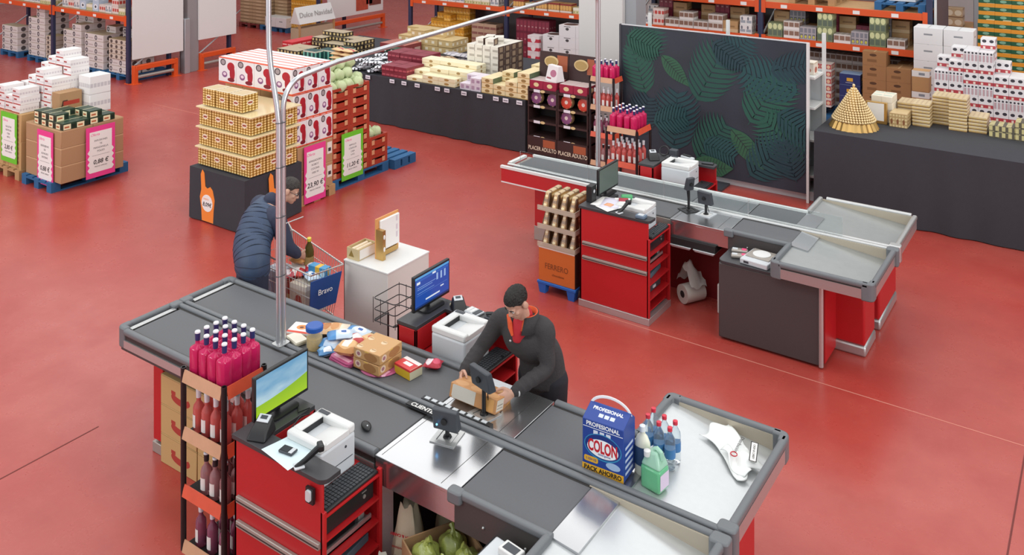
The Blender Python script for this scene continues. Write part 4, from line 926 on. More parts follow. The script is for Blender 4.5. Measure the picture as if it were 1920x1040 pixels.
# rack at left
pallet_rack('blue and orange pallet rack at the left edge with white cartons', (-24.05, -21.01, -17.975), 11.54, 1.0, (1.45, 2.75))
kit('white_carton@ring', (.37, .3, .155), prt('ring_print', '#d9d2cf', [('fy', 'oval', .06, .34, .15, .85, '#4c4649'), ('fy', 'oval', .12, .28, .32, .68, '#b5aeb0'), ('fy', 'rect', .42, .9, .3, .5, '#c0b3b0'), ('fx', 'oval', .3, .7, .15, .85, '#57504f'), ('side', 'rect', 0, 1, 0, .06, '#a89c90'), ('top', 'rect', 0, 1, 0, 1, '#b7a88c')], .6), 'box', .003)
kit('small_carton@ring', (.19, .3, .11), prt('ring_print_small', '#cfc2b4', [('fy', 'oval', .25, .75, .15, .85, '#5a4d48'), ('side', 'rect', 0, 1, 0, .1, '#9c8a76'), ('top', 'rect', 0, 1, 0, 1, '#a8926f')], .6), 'box', .003)
for q, (x0, L) in enumerate(((-23.6, 'first'), (-22.3, 'second'), (-20.75, 'third'), (-19.85, 'fourth'), (-18.9, 'fifth'))):
    pallet('pallet', f'blue pallet inside the left rack, {L} from left', x0-.05, 11.62, 1.0, .88, M_palblue, 'y', 'pallets inside the left rack')
GA = 'white ringed cartons in the left rack'
stack('white_carton@ring', 'white ringed carton, left bay end', GA, -23.6, 11.64, .144, 2, 1, 4)
stack('white_carton@ring', 'white ringed carton, tall left bay pile', GA, -22.32, 11.64, .144, 2, 2, 8, heights=[[6, 7], [8, 8]])
stack('small_carton@ring', 'small ringed carton, by rack post', GA, -21.52, 11.64, .03, 2, 1, 6)
stack('white_carton@ring', 'white ringed carton, first pile right bay', GA, -20.75, 11.64, .144, 2, 2, 7, heights=[[5, 7], [6, 7]])
stack('white_carton@ring', 'white ringed carton, middle pile right bay', GA, -19.85, 11.64, .144, 2, 2, 6, heights=[[5, 5], [5, 6]])
stack('small_carton@ring', 'small ringed carton, last pile right bay', GA, -18.85, 11.62, .144+.31, 4, 1, 4)
stack('white_carton@ring', 'white ringed carton, last pile right bay', GA, -18.88, 11.64, .144, 2, 1, 2)
stack('white_carton@ring', 'white ringed carton, back of last pile', GA, -18.88, 11.98, .144, 2, 1, 6)
kbox('shelf_packet', (.24, .24, .17), '#dcd8d6', [('side', 'rect', .1, .9, .2, .5, '#9aa0a8', 2), ('side', 'oval', .2, .5, .5, .9, '#70707a', 2)])
kbox('shelf_packet@r', (.24, .24, .17), '#d9c8c0', [('side', 'rect', 0, 1, .3, .7, '#c04a42'), ('side', 'rect', .2, .4, .2, .8, '#e9e3dc', 3)])
kbox('shelf_packet@y', (.24, .24, .14), '#cfc39a', [('side', 'rect', 0, 1, .55, 1, '#e6dfcc'), ('side', 'rect', .2, .5, .1, .4, '#8a9a4a', 3)])
kbox('shelf_packet@b', (.24, .24, .2), '#b7c6d6', [('side', 'oval', .2, .8, .2, .8, '#e3e8ec'), ('side', 'oval', .35, .65, .35, .65, '#4a4e58')])
def shelf_row(desc, group, x0, x1, y, z, kinds, layers=(1,), step=.255):
    n = int((x1-x0)/step)
    for i in range(n):
        k = kinds[(i*7//3) % len(kinds)]
        for q in range(layers[i % len(layers)]): put(k, x0+(i+.5)*step, y+rnd.uniform(-.01, .01), z+q*(KIT[k][0][2]+.001), f"{desc}, {ORD[i % 15]}{' again' if i > 14 else ''} from left, {ORD[q]} up", group)
shelf_row('grocery packet on left rack shelf, left bay', 'packets on the left rack shelf', -23.8, -21.05, 11.75, 1.452, ('shelf_packet@y', 'shelf_packet', 'shelf_packet'), (1,))
shelf_row('grocery packet on left rack shelf, right bay', 'packets on the left rack shelf', -20.8, -18.0, 11.75, 1.452, ('shelf_packet', 'shelf_packet@y', 'shelf_packet@r', 'shelf_packet@b'), (1, 1, 2))
barrier('orange end barrier below the white panel of the left rack', -17.83, 11.6, 12.6); barrier('orange end barrier right of the grey pillar at the left rack', -17.83, 13.3, 14.2)
MB_ = MB().box(-.02, -.64, 0, .02, .62, 3.0, M_white).build('panel_sheet'); tag(MB_, 'large white end panel on the left rack, left of the grey pillar', 'panel', 'white rack end panels'); MB_.location = (-17.84, 12.19, .535); MB_.name = 'end_panel'
o = MB().box(-.02, -.53, 0, .02, .53, 3.0, M_white).build('end_panel'); tag(o, 'large white end panel right of the grey pillar at the left rack', 'panel', 'white rack end panels'); o.location = (-17.82, 13.75, .72)
M_pg = mat('pillar_cladding', '#8f8a8c', .55); M_pl = mat('pillar_sheet', '#b9bcc0', .35, .5)
struct(MB().box(-18.15, 12.95, 0, -17.85, 13.25, 8, M_pg).box(-17.95, 12.84, 0, -17.8, 12.98, 1.25, M_pl).build('pillar_left', bevel=.006))
pallet_rack('second pallet rack back to back with the left rack', (-24.05, -21.01, -17.975), 13.2, 1.0, (1.45, 2.75))
# middle rack
pallet_rack('pallet rack behind the long table, yellow boxes in it', (-14.95, -12.0, -9.05), 17.4, 1.05, (1.45, 2.7))
MB().box(-14.95, 18.45, 0, -9.05, 18.47, 2.4, mat('rack_back_sheet', '#6a6467', .8)).build('rack_back_sheet', bpy.data.objects['pallet_rack.002']).location = (14.95, -17.4, 0)
kbox('yellow_box', (.2, .24, .16), '#d59a2c', [('side', 'rect', .1, .9, .15, .45, '#e8c06a', 2), ('side', 'rect', .55, .75, .3, .8, '#b5762a', 2), ('side', 'rect', 0, 1, .92, 1, '#8f651d')])
pallet('pallet', 'pallet under the yellow boxes', -14.75, 17.46, .96, 1.4, M_palwood, 'y', 'pallets under the rack goods')
stack('yellow_box', 'yellow box in middle rack', 'yellow boxes in the middle rack', -14.55, 17.48, .144, 6, 2, 8, heights=[[4, 5], [5, 6], [5, 7], [6, 7], [5, 7], [5, 7]])
kbox('tan_tray', (.36, .3, .14), '#b79a82', [('side', 'rect', .05, .95, .1, .5, '#8a5a52', 2), ('top', 'rect', .1, .9, .1, .9, '#6d5a4c')])
stack('tan_tray', 'tan fruit tray beside yellow boxes', 'trays in the middle rack', -13.1, 17.5, .0, 2, 1, 7)
kbox('green_packet', (.2, .2, .2), '#8aa35c', [('side', 'rect', .1, .9, .2, .6, '#dfe3c8')])
stack('green_packet', 'green packet beside tan trays', 'packets in the middle rack', -12.33, 17.5, .0, 1, 1, 3)
kbox('wine_case', (.3, .3, .3), '#6f2436', [('side', 'rect', .1, .9, .1, .9, '#8a3446', 3), ('side', 'rect', .3, .7, .4, .5, '#b58a8a', 3)])
stack('wine_case', 'dark wine-red case in middle rack', 'wine cases in the middle rack', -11.8, 17.5, .0, 3, 1, 4)
kbox('white_lid_case', (.42, .36, .25), '#e3e1e3', [('side', 'oval', .4, .6, .55, .8, '#4a4648'), ('side', 'rect', .3, .7, .86, .92, '#6b6668'), ('top', 'oval', .1, .9, .1, .9, '#5c4a44')])
stack('white_lid_case', 'white case with dark lid', 'white cases in the middle rack', -10.75, 17.0, .0, 3, 1, 5, heights=[[4], [5], [5]])
kbox('red_white_tower_box', (.3, .26, .19), '#e2d6d8', [('side', 'rect', 0, 1, .2, .6, '#c03a4a'), ('side', 'oval', .3, .7, .2, .9, '#e9e3e3')])
stack('red_white_tower_box', 'red and white box in single tower', 'tower of red and white boxes', -11.12, 16.95, .0, 1, 1, 5)
shelf_row('jar tray on middle rack shelf, left bay', 'goods on the middle rack shelf', -14.8, -12.15, 17.55, 1.452, ('shelf_packet@y', 'shelf_packet'), (1,))
kbox('jar_tray', (.3, .24, .2), '#b5854f', [('side', 'oval', .1, .9, .25, .8, '#d9a860', 4), ('side', 'rect', 0, 1, .8, 1, '#8a2f2a'), ('side', 'rect', 0, 1, 0, .2, '#d6cfc6')])
shelf_row('jar tray on middle rack shelf, right bay', 'goods on the middle rack shelf', -11.85, -9.2, 17.55, 1.452, ('jar_tray', 'jar_tray', 'shelf_packet@y'), (1,), .32)
# right rack
pallet_rack('big orange-beamed rack behind the leaf screen and right table', (-8.6, -5.83, -2.83), 17.1, 1.1, (1.45, 2.11), beamh=.12)
MB().box(0, 1.12, 0, 5.77, 1.14, 2.4, MATS['rack_back_sheet']).build('rack_back_sheet', bpy.data.objects['pallet_rack.003'])
kbox('can_tray', (.3, .26, .16), '#cfc8c2', [('side', 'rect', .08, .92, .35, .85, '#8a6a5a', 3), ('side', 'rect', 0, 1, 0, .28, '#e2dedb'), ('top', 'oval', .1, .9, .1, .9, '#a9a09a', 3, 3)])
kbox('jar_case', (.3, .26, .24), '#a9a3a6', [('side', 'rect', .1, .8, .1, .45, '#6a6a74', 4), ('side', 'rect', .1, .8, .55, .9, '#7d7d86', 4), ('side', 'oval', .2, .7, .12, .35, '#c9c255', 4)])
kbox('round_tub_case', (.3, .26, .2), '#cdbf9c', [('side', 'oval', .08, .92, .1, .6, '#e3d6ae', 2), ('side', 'rect', .2, .8, .3, .42, '#a5573f', 2), ('side', 'rect', 0, 1, .75, 1, '#9b8464')])
kbox('kraft_case@s', (.3, .26, .22), '#b58f62', [('side', 'rect', .2, .8, .45, .6, '#8f6c45'), ('side', 'rect', 0, 1, .0, .3, '#cbb08a')])
kbox('green_jar_tray', (.28, .26, .26), '#7f8a66', [('side', 'oval', .08, .92, .55, .98, '#cfd3a0', 3), ('side', 'rect', .1, .9, .1, .5, '#5c6a5a', 3)])
GC = 'cases on the right rack shelf'
shelf_row('case on right rack shelf, left bay', GC, -8.45, -5.95, 17.22, 1.452, ('shelf_packet', 'can_tray', 'shelf_packet@r', 'can_tray', 'can_tray', 'jar_case', 'kraft_case@s', 'can_tray'), (1, 2, 1, 2), .31)
shelf_row('case behind on right rack shelf, left bay', GC, -8.45, -5.95, 17.62, 1.452, ('shelf_packet', 'wine_case', 'wine_case', 'jar_case', 'kraft_case@s'), (2, 2, 2, 1), .31)
shelf_row('case on right rack shelf, right bay', GC, -5.7, -2.95, 17.22, 1.452, ('green_jar_tray', 'kraft_case@s', 'can_tray', 'round_tub_case', 'jar_case', 'jar_case', 'round_tub_case'), (1, 2, 1, 2, 1), .31)
shelf_row('case behind on right rack shelf, right bay', GC, -5.7, -2.95, 17.62, 1.452, ('kraft_case@s', 'kraft_case@s', 'jar_case', 'wine_case'), (2, 2, 1), .31)
stack('can_tray', 'can tray in back row under shelf', 'goods under the right rack', -5.5, 17.75, .0, 8, 1, 7)
GU = 'goods under the right rack'
kbox('blue_case', (.36, .3, .2), '#27376e', [('side', 'rect', .35, .65, .35, .65, '#e0b040'), ('side', 'rect', .3, .7, .2, .24, '#c9cbd6'), ('top', 'rect', 0, 1, 0, 1, '#8fa5c4')])
pallet('pallet', 'pallet in the right rack under the blue cases', -4.35, 16.86, 1.0, 1.36, M_palwood, 'y', 'pallets under the rack goods')
stack('blue_case', 'dark blue case with yellow badge', GU, -4.3, 16.88, .144, 1, 1, 4)
kbox('brown_case', (.4, .34, .25), '#a77c52', [('fy', 'oval', .3, .6, .65, .85, '#5c3f2a'), ('fy', 'rect', .2, .6, .25, .45, '#8a623f'), ('top', 'rect', .47, .53, 0, 1, '#c9a67c')], rough=.8)
stack('brown_case', 'brown carton right of blue cases', GU, -3.9, 16.88, .144, 2, 1, 5, heights=[[5], [4]])
stack('brown_case', 'brown carton at the rack post', GU, -3.4, 17.3, .145, 1, 1, 4)
kbox('red_snack_tray', (.3, .26, .13), '#c9bdb4', [('side', 'rect', .05, .95, .3, .95, '#b5454a', 3), ('side', 'oval', .2, .8, .35, .85, '#e3c9a8', 3), ('side', 'rect', 0, 1, 0, .25, '#ded9d4')])
stack('red_snack_tray', 'red snack tray left of blue cases', GU, -5.35, 16.86, .3, 3, 1, 6)
pallet('pallet', 'pallet under the red snack trays', -5.4, 16.86, 1.0, .95, M_palblue, 'y', 'pallets under the rack goods')
stack('kraft_case', 'kraft case low in right rack', GU, -5.36, 16.86, .15, 2, 1, 1)
stack('kraft_case', 'kraft case in left bay under shelf', GU, -8.3, 17.2, .0, 6, 1, 8, heights=[[7], [8], [7], [8], [7], [8]])
for q, (x, m_, lab) in enumerate(((-3.75, M_palblue, 'bright blue pallet lying on the upper beam at the right end'), (-5.3, M_palwood, 'wood pallet on the upper beam left of the blue one'), (-7.9, M_palblue, 'dark pallet on the upper beam, left bay'))):
    p_ = pallet('pallet', lab, x, 17.15, .95, .85, m_, 'y', 'pallets on the upper beams'); p_.location.z = 2.112
    p_.location.x = x+.42
for q, x in enumerate((-3.3, -4.85, -7.45)): 
    put('white_case', x-.03+.22*0, 17.6, 2.26, f'white case on the upper pallets, {ORD[q]} from right', 'white cases on the upper pallets')
ep = thing('rack_end_panel', 'white end panel with a brown poster at the right rack', 'panel', (-2.74, 17.75, 0))
MB().box(-.02, -.62, 0, .02, .62, 3.2, M_white).build('panel_sheet', ep); bp = MB().box(.021, -.6, 1.72, .026, .6, 3.18, mat('brown_poster', '#57484a', .5)).build('poster', ep)
text('lettering', 'Novedad', .13, M_paper, bp, (.0275, .1, 2.35), FX, .0005, shear=.2); 
# far right rack and yellow-green stack
pallet_rack('far rack behind the white end panel at right', (-5.6, -2.6), 21.2, 1.0, (1.3, 2.4))
kbox('tan_carton', (.34, .3, .2), '#b59a78', [('side', 'oval', .1, .9, .2, .8, '#d6c9b0', 2), ('side', 'rect', 0, 1, 0, .12, '#7d5f45')])
stack('tan_carton', 'tan carton in the far rack', 'tan cartons in the far rack', -3.5, 21.25, .0, 2, 1, 5)
stack('tan_carton', 'tan carton on far rack shelf', 'tan cartons in the far rack', -3.9, 21.25, 1.302, 3, 1, 2)
struct(MB().box(-2.5, 20.0, 0, -2.3, 20.6, 8, M_pilg).build('pillar_far', bevel=.01))
kbox('orange_green_case', (.26, .3, .14), '#1f5a3c', [('side', 'rect', 0, 1, .5, 1, '#e0962a'), ('side', 'oval', .3, .7, .1, .45, '#7fae93'), ('top', 'rect', .5, 1, 0, 1, '#d9d3b0')])
pallet('pallet', 'pallet under the orange and green cases', -2.2, 17.95, 1.2, 1.7, M_palwood, 'y')
for i in range(6):
    for k in range(6, 19):
        if i == 0 and k > 16: continue
        put('orange_green_case', -2.05+i*.262, 18.1+(.0 if k < 13 else .1), .144+k*.141, f'orange and green case at the top right, {ORD[k-6]} visible layer, {ORD[i]} from left', 'orange and green cases')
for i in range(6):
    for k in range(6): put('orange_green_case', -2.05+i*.262, 18.1, .144+k*.141, f'orange and green case low in pile, {ORD[k]} layer, {ORD[i]} from left', 'orange and green cases')
# back left aisle
pallet_rack('rack at the back left holding stacked trays', (-25.3, -22.3, -18.62), 17.75, 1.0, (1.75, 3.0))
kbox('corrugated_tray', (.55, .4, .1), '#b59a78', [('side', 'rect', 0, 1, .0, .35, '#8f7557'), ('side', 'rect', .3, .7, .5, .7, '#cbb393')], rough=.8)
for q, x in enumerate((-22.1, -21.15, -20.55)):
    pallet('pallet', f'pallet at the back left, {ORD[q]} from left', x-.03, 17.85, 1.0, .9 if q == 0 else .6, mat('pallet_red_wood', '#7a2f2d', .8, noise=.15, scale=12) if q == 0 else M_palblue, 'y', 'pallets at the back left')
stack('corrugated_tray', 'corrugated tan tray at back left', 'tray stacks at the back left', -22.1, 17.88, .144, 2, 1, 15)
stack('corrugated_tray', 'shaded tan tray right of first stack', 'tray stacks at the back left', -20.95, 18.2, .144, 1, 1, 15)
stack('white_case', 'white printed case at back left', 'white cases at the back left', -20.9, 17.8, .144, 2, 1, 1)
stack('yellow_box', 'yellow box high at back left', 'yellow boxes at the back left', -20.0, 18.0, .0, 5, 1, 9)
barrier('orange end barrier below the red food poster', -18.45, 17.85, 20.2, .42)
pp = thing('food_poster', 'big red and white poster with food photos at the back left', 'poster', (-18.46, 19.05, .52))
MB().box(-.02, -1.1, 0, .02, 1.15, 2.6, M_white).build('poster_board', pp)
MB().box(.021, -.9, .62, .024, .45, 2.4, mat('poster_red', '#c8202c', .5)).build('red_field', pp)
for k, (y, z, w, h, c) in enumerate(((.25, .2, .5, .42, '#b5503a'), (.55, .35, .25, .5, '#8f2f2c'), (.8, .3, .5, .45, '#7a4038'), (.95, .6, .25, .3, '#5a3034'), (.4, .62, .2, .4, '#d0603a'))):
    MB().box(.024, y-w/2, z-.1, .027, y+w/2, z+h-.1, mat('poster_food_%d' % k, c, .5, noise=.5, scale=9)).build('food_photo', pp)
hs = thing('gable_sign', 'white roof-shaped sign on wooden legs at the back left', 'sign', (-18.0, 17.0, 0))
MB().hexa([(-.32, -.55, .62), (.05, -.55, .62), (.05, .75, .62), (-.32, .75, .62)], [(-.16, -.55, 1.05), (-.15, -.55, 1.05), (-.15, .75, 1.05), (-.16, .75, 1.05)], M_white).build('roof_board', hs)
text('lettering', 'Dulce Navidad', .2, mat('grey_ink', '#9a9694', .6), hs, (-.035, .1, .84), (R(65), 0, R(90)), .0006, shear=.2)
MB().box(-.3, -.55, .02, .0, .75, .5, mat('kraft_bin', '#b7a58a', .8)).build('bin_body', hs)
for y in (-.52, .72): MB().box(-.02, y-.025, 0, .03, y+.025, .66, M_palwood).build('leg', hs)
# ---------------------------------------------------------------- machines on the tills
def screen_mat(kind):
    m, t, p = base_mat('screen_'+kind, '#101214', .25)
    tc = t.n('ShaderNodeTexCoord'); g = t.n('ShaderNodeSeparateXYZ'); t.link(tc.outputs['Generated'], g.inputs[0]); y, z = g.outputs[1], g.outputs[2]
    if kind == 'meadow':
        n = t.n('ShaderNodeTexNoise'); n.inputs['Scale'].default_value = 9; mp = t.n('ShaderNodeMapping'); mp.inputs['Scale'].default_value = (1, .5, 1.6); mp.inputs['Rotation'].default_value = (.5, 0, 0); t.link(tc.outputs['Object'], mp.inputs[0]); t.link(mp.outputs[0], n.inputs['Vector'])
        c = t.mix(t.math('MULTIPLY', n.outputs['Fac'], t.math('SUBTRACT', 1.45, z)), lin('#1f86bd'), lin('#d8eef0'))
        hill = t.math('GREATER_THAN', t.math('MULTIPLY_ADD', y, .16, .3), t.math('ADD', z, t.math('MULTIPLY', t.math('MULTIPLY', y, t.math('SUBTRACT', y, 1.)), -.2)))
        c = t.mix(hill, c, t.mix(z, lin('#a9d12c'), lin('#5f9a2a')))
    elif kind == 'till':
        def rect(a, b, c_, d, rep=1):
            yy = y if rep == 1 else t.math('FRACT', t.math('MULTIPLY', y, float(rep)))
            return t.math('MULTIPLY', t.math('COMPARE', yy, (a+b)/2, (b-a)/2), t.math('COMPARE', z, (c_+d)/2, (d-c_)/2))
        c = lin('#2350a8')
        for (a, b, c_, d, col) in ((0, 1, .93, 1, '#58a5dd'), (.03, .97, .84, .9, '#2f68bd'), (.04, .14, .76, .84, '#e6ecf5'), (.5, .6, .86, .92, '#e6ecf5'), (.06, .6, .64, .66, '#7fa3dd'), (.06, .5, .58, .6, '#7fa3dd'), (.06, .55, .46, .48, '#6f95d5'), (.62, .67, .6, .82, '#9bb8e6'), (.74, .79, .58, .82, '#9bb8e6'), (.85, .9, .58, .82, '#9bb8e6'), (.3, .72, .14, .19, '#dfe7f4'), (.74, .84, .3, .34, '#dfe7f4'), (0, 1, .0, .06, '#16346f'), (.05, .95, .40, .41, '#5f88d0')):
            c = t.mix(rect(a, b, c_, d), c, lin(col))
    else: c = lin('#6d7a70')
    t.put(p.inputs['Base Color'], lin('#0a0a0c') if kind != 'off' else lin('#5f6b63'))
    if kind != 'off': t.put(p.inputs['Emission Color'], c); p.inputs['Emission Strength'].default_value = .75
    return m
def monitor(label, x, y, z0, kind, rz=0., w=.45, h=.28, lift=.035):
    t = thing('monitor', label, 'monitor', (x, y, z0), rz, 'till monitors')
    MB().box(-.03, -w/2, lift, 0, w/2, lift+h, M_black).build('casing', t, bevel=.006)
    MB().box(0, -w/2+.014, lift+.022, .0015, w/2-.014, lift+h-.014, screen_mat(kind)).build('screen', t, smooth=False)
    MB().cyl((-.05, 0, .008), (-.05, 0, lift+.14), .02, M_black, 12).box(-.07, -.03, lift+.1, -.025, .03, lift+.18, M_black).build('neck', t)
    MB().prism(rrect(-.15, -.12, .05, .12, .04), 0, .012, M_black).build('foot', t)
    return t
def printer(label, x, y, z0, sx=.3, sy=.3, h=.27, s=1):
    """desktop laser printer; s: side of the control slot"""
    t = thing('printer', label, 'printer', (x, y, z0), 0, 'white laser printers'); X, Y = sx/2, sy/2
    b = MB(); n = 10; yy = [-Y+2*Y*i/n for i in range(n+1)]
    b.box(-X, -Y, 0, X, Y, h*.82, M_lgrey); b.build('printer_body', t, bevel=.02, seg=3)
    # top shell with a sloping output tray
    b = MB(); b.box(-X+.002, -Y+.002, h*.8, X-.002, -Y+.06, h, M_white).box(-X+.002, Y-.06, h*.8, X-.002, Y-.002, h, M_white).box(-X+.002, -Y+.05, h*.8, -X+.07, Y-.05, h, M_white)
    b.build('top_shell', t, bevel=.012, seg=2)
    b = MB(); b.hexa([(-X+.06, -Y+.05, h*.72), (X-.004, -Y+.05, h*.8), (X-.004, Y-.05, h*.8), (-X+.06, Y-.05, h*.72)], [(-X+.06, -Y+.05, h*.76), (X-.004, -Y+.05, h*.94), (X-.004, Y-.05, h*.94), (-X+.06, Y-.05, h*.76)], M_white); b.build('output_tray', t, bevel=.004)
    MB().box(-X+.068, -Y+.055, h*.76, -X+.074, Y-.055, h*.95, M_black).build('paper_slot', t)
    MB().box(-X+.02, Y-.05, h, -X+.1, Y-.02, h+.004, M_dgrey).build('control_panel', t)
    MB().cyl((X+.001, .06, h*.62), (X+.004, .06, h*.62), .008, M_dgrey, 10).build('power_button', t); MB().box(X-.001, -Y+.03, h*.32, X+.002, Y-.03, h*.335, M_dgrey).build('paper_drawer_seam', t)
    return t
def keyboard(label, x, y, z, rz=0., w=.16, L=.44, cls=M_black):
    t = thing('keyboard', label, 'keyboard', (x, y, z), rz, 'till keyboards')
    MB().box(-w/2, -L/2, 0, w/2, L/2, .016, cls).build('key_base', t, bevel=.005)
    km = mat('key_cap', '#34373b', .5)
    b = MB()
    for r_ in range(int((w-.03)/.0225)+1):
        for c_ in range(16):
            if rnd.random() < .03: continue
            xx, yy = -w/2+.018+r_*.0225, -L/2+.02+c_*.0258
            b.box(xx-.009, yy-.0105, .016, xx+.009, yy+.0105, .023, km)
    b.build('key_field', t)
    return t
def terminal(label, x, y, z, rz=0., s=1.):
    t = thing('card_terminal', label, 'card terminal', (x, y, z), rz, 'card terminals'); t.scale = (s, s, s)
    b = MB(); b.hexa([(-.07, -.06, 0), (.07, -.06, 0), (.07, .06, 0), (-.07, .06, 0)], [(-.055, -.045, .085), (.03, -.05, .045), (.03, .05, .045), (-.055, .045, .085)], M_black); b.build('terminal_body', t, bevel=.01, seg=2)
    b = MB(); b.hexa([(-.055, -.035, .084), (-.01, -.035, .066), (-.01, .035, .066), (-.055, .035, .084)], [(-.053, -.035, .089), (-.008, -.035, .071), (-.008, .035, .071), (-.053, .035, .089)], M_lgrey); f = b.build('display_frame', t)
    b = MB(); b.hexa([(-.045, -.02, .084), (-.025, -.02, .076), (-.025, .02, .076), (-.045, .02, .084)], [(-.044, -.02, .0875), (-.024, -.02, .0795), (-.024, .02, .0795), (-.044, .02, .0875)], M_dgrey); b.build('display', f)
    return t
monitor('landscape wallpaper monitor on the front red till', -4.5, 3.975, 1.051, 'meadow')
monitor('blue till-software monitor behind the cashier lane', -4.6, 5.62, 1.051, 'till')
monitor('grey switched-off monitor on the rear red till', -4.66, 8.72, 1.051, 'off')
printer('white laser printer beside the meadow screen', -4.12, 3.95, .831, .3, .3)
printer('large white printer left of the cashier', -4.2, 5.47, .832, .32, .32)
printer('white printer sunk in the rear red till', -4.26, 8.57, .831, .34, .3, .25)
printer('white printer in front of the leaf screen', -4.4, 10.03, .831, .36, .3, .28)
keyboard('black keyboard on the front till shelf', -3.885, 3.91, .831)
keyboard('black keyboard behind the cashier', -3.975, 5.52, .831)
keyboard('black keyboard under the leaf screen till', -4.15, 10.05, .831)
keyboard('black keyboard on the rear red till shelf', -4.02, 8.56, .831, w=.12)
terminal('black card terminal with grey display below the meadow screen', -4.42, 3.735, 1.051, R(-70), 1.1)
terminal('black card terminal between blue monitor and big printer', -4.4, 5.71, 1.051, R(-40), 1.)
def plain(nm, label, cat, x, y, z, parts, rz=0., group=None):
    """thing of several meshes: parts = [(name, MB, kw)]"""
    t = thing(nm, label, cat, (x, y, z), rz, group)
    for n, b, k in parts: b.build(n, t, **k)
    return t
sheet = MB(); sheet.grid(6, 5, lambda i, j: (.2*(i-.5), .28*(j-.5), .001+.004*math.sin(3*i+2*j)), mat('pale_blue_paper', '#d5e6ea', .7))
tag(sheet.build('paper_sheet', loc=(-4.15, 3.715, 1.053), rot=(0, 0, R(82))), 'pale blue paper sheet on the front till top', 'paper')
plain('calculator', 'small dark calculator lying on the pale paper', 'calculator', -4.15, 3.71, 1.06, [('calculator_body', MB().box(-.05, -.03, 0, .05, .03, .014, M_dgrey), dict(bevel=.004)), ('key_pad', MB().box(-.045, -.025, .014, .015, .025, .016, M_black), {}), ('display', MB().box(.02, -.025, .014, .045, .025, .0155, M_lgrey), {})], R(8))
plain('number_pad', 'pale number pad on the till behind the cashier', 'keypad', -4.27, 5.735, 1.051, [('pad_base', MB().box(-.07, -.05, 0, .07, .05, .015, M_lgrey), dict(bevel=.004)), ('key_field', MB().box(-.06, -.04, .015, -.03, .04, .019, M_white).box(-.02, -.04, .015, .01, .04, .019, M_white).box(.02, -.04, .015, .06, .04, .019, M_dgrey), {})], R(-8))
plain('desk_phone', 'dark desk phone between number pad and cashier', 'phone', -4.08, 5.735, 1.051, [('phone_body', MB().box(-.06, -.05, 0, .06, .05, .03, M_dgrey), dict(bevel=.01)), ('handset', MB().tube([(-.05, -.02, .045), (0, -.02, .055), (.05, -.02, .045)], .014, M_black, 8), {})], R(10))
plain('label_roll', 'red and white packet at the end of the till behind the cashier', 'packet', -3.95, 5.74, 1.051, [('packet_body', MB().box(-.05, -.04, 0, .05, .04, .03, M_paper), dict(bevel=.006)), ('red_end', MB().box(-.052, -.041, 0, -.015, .041, .031, M_red), dict(bevel=.006))], R(-20))
plain('hand_stamp', 'small cream and black stamp beside the blue screen', 'stamp', -4.47, 5.74, 1.051, [('stamp_base', MB().box(-.03, -.025, 0, .03, .025, .02, mat('stamp_cream', '#d9c9a5', .5)), dict(bevel=.004)), ('handle', MB().cyl((0, 0, .02), (0, 0, .06), .012, M_black, 10), {})])
def scanner_gun(label, x, y, z, rz):
    t = thing('barcode_scanner', label, 'scanner', (x, y, z), rz, 'hand scanners')
    MB().tube([(-.08, 0, .0), (-.02, 0, .03), (.04, 0, .07), (.07, 0, .085)], [.014, .016, .018, .02], M_black, 10, rb=[.02, .02, .022, .028]).build('handle', t); MB().box(.05, -.03, .065, .085, .03, .105, M_black).build('scan_head', t, bevel=.008)
    MB().box(-.09, -.03, 0, -.03, .03, .012, M_lgrey).build('base', t, bevel=.004); return t
scanner_gun('black hand scanner leaning on the pale paper', -3.97, 3.71, 1.051, R(60))
plain('computer_mouse', 'black mouse on the front grey belt', 'mouse', -4.1, 4.33, .903, [('mouse_body', MB().ball((0, 0, .017), (.055, .032, .017), M_black, 16, 10), {}), ('scroll_wheel', MB().cyl((.025, -.004, .03), (.025, .004, .03), .006, M_lgrey, 8), {})], R(-30))
MB().box(-3.91, 3.626, .9, -3.85, 3.645, .99, M_black).build('socket_plate', None); o = bpy.data.objects['socket_plate']; o.parent = till1n; o.location = Vector((0, 0, 0))-till1n.location
o2 = MB().prism(rrect(-.018, -.03, .018, .03, .01), -.014, 0, M_lgrey, 'y').build('plug', o, loc=(-3.88, 3.626, .95))
cab = MB(); cab.tube([(-4.47, 4.08, 1.056), (-4.4, 4.02, 1.058), (-4.38, 4.1, 1.056), (-4.33, 4.05, 1.058), (-4.36, 4.0, 1.056), (-4.3, 3.85, 1.057)], .004, M_black, 6); tag(cab.build('cable'), 'black cable loops behind the landscape screen foot', 'cable')
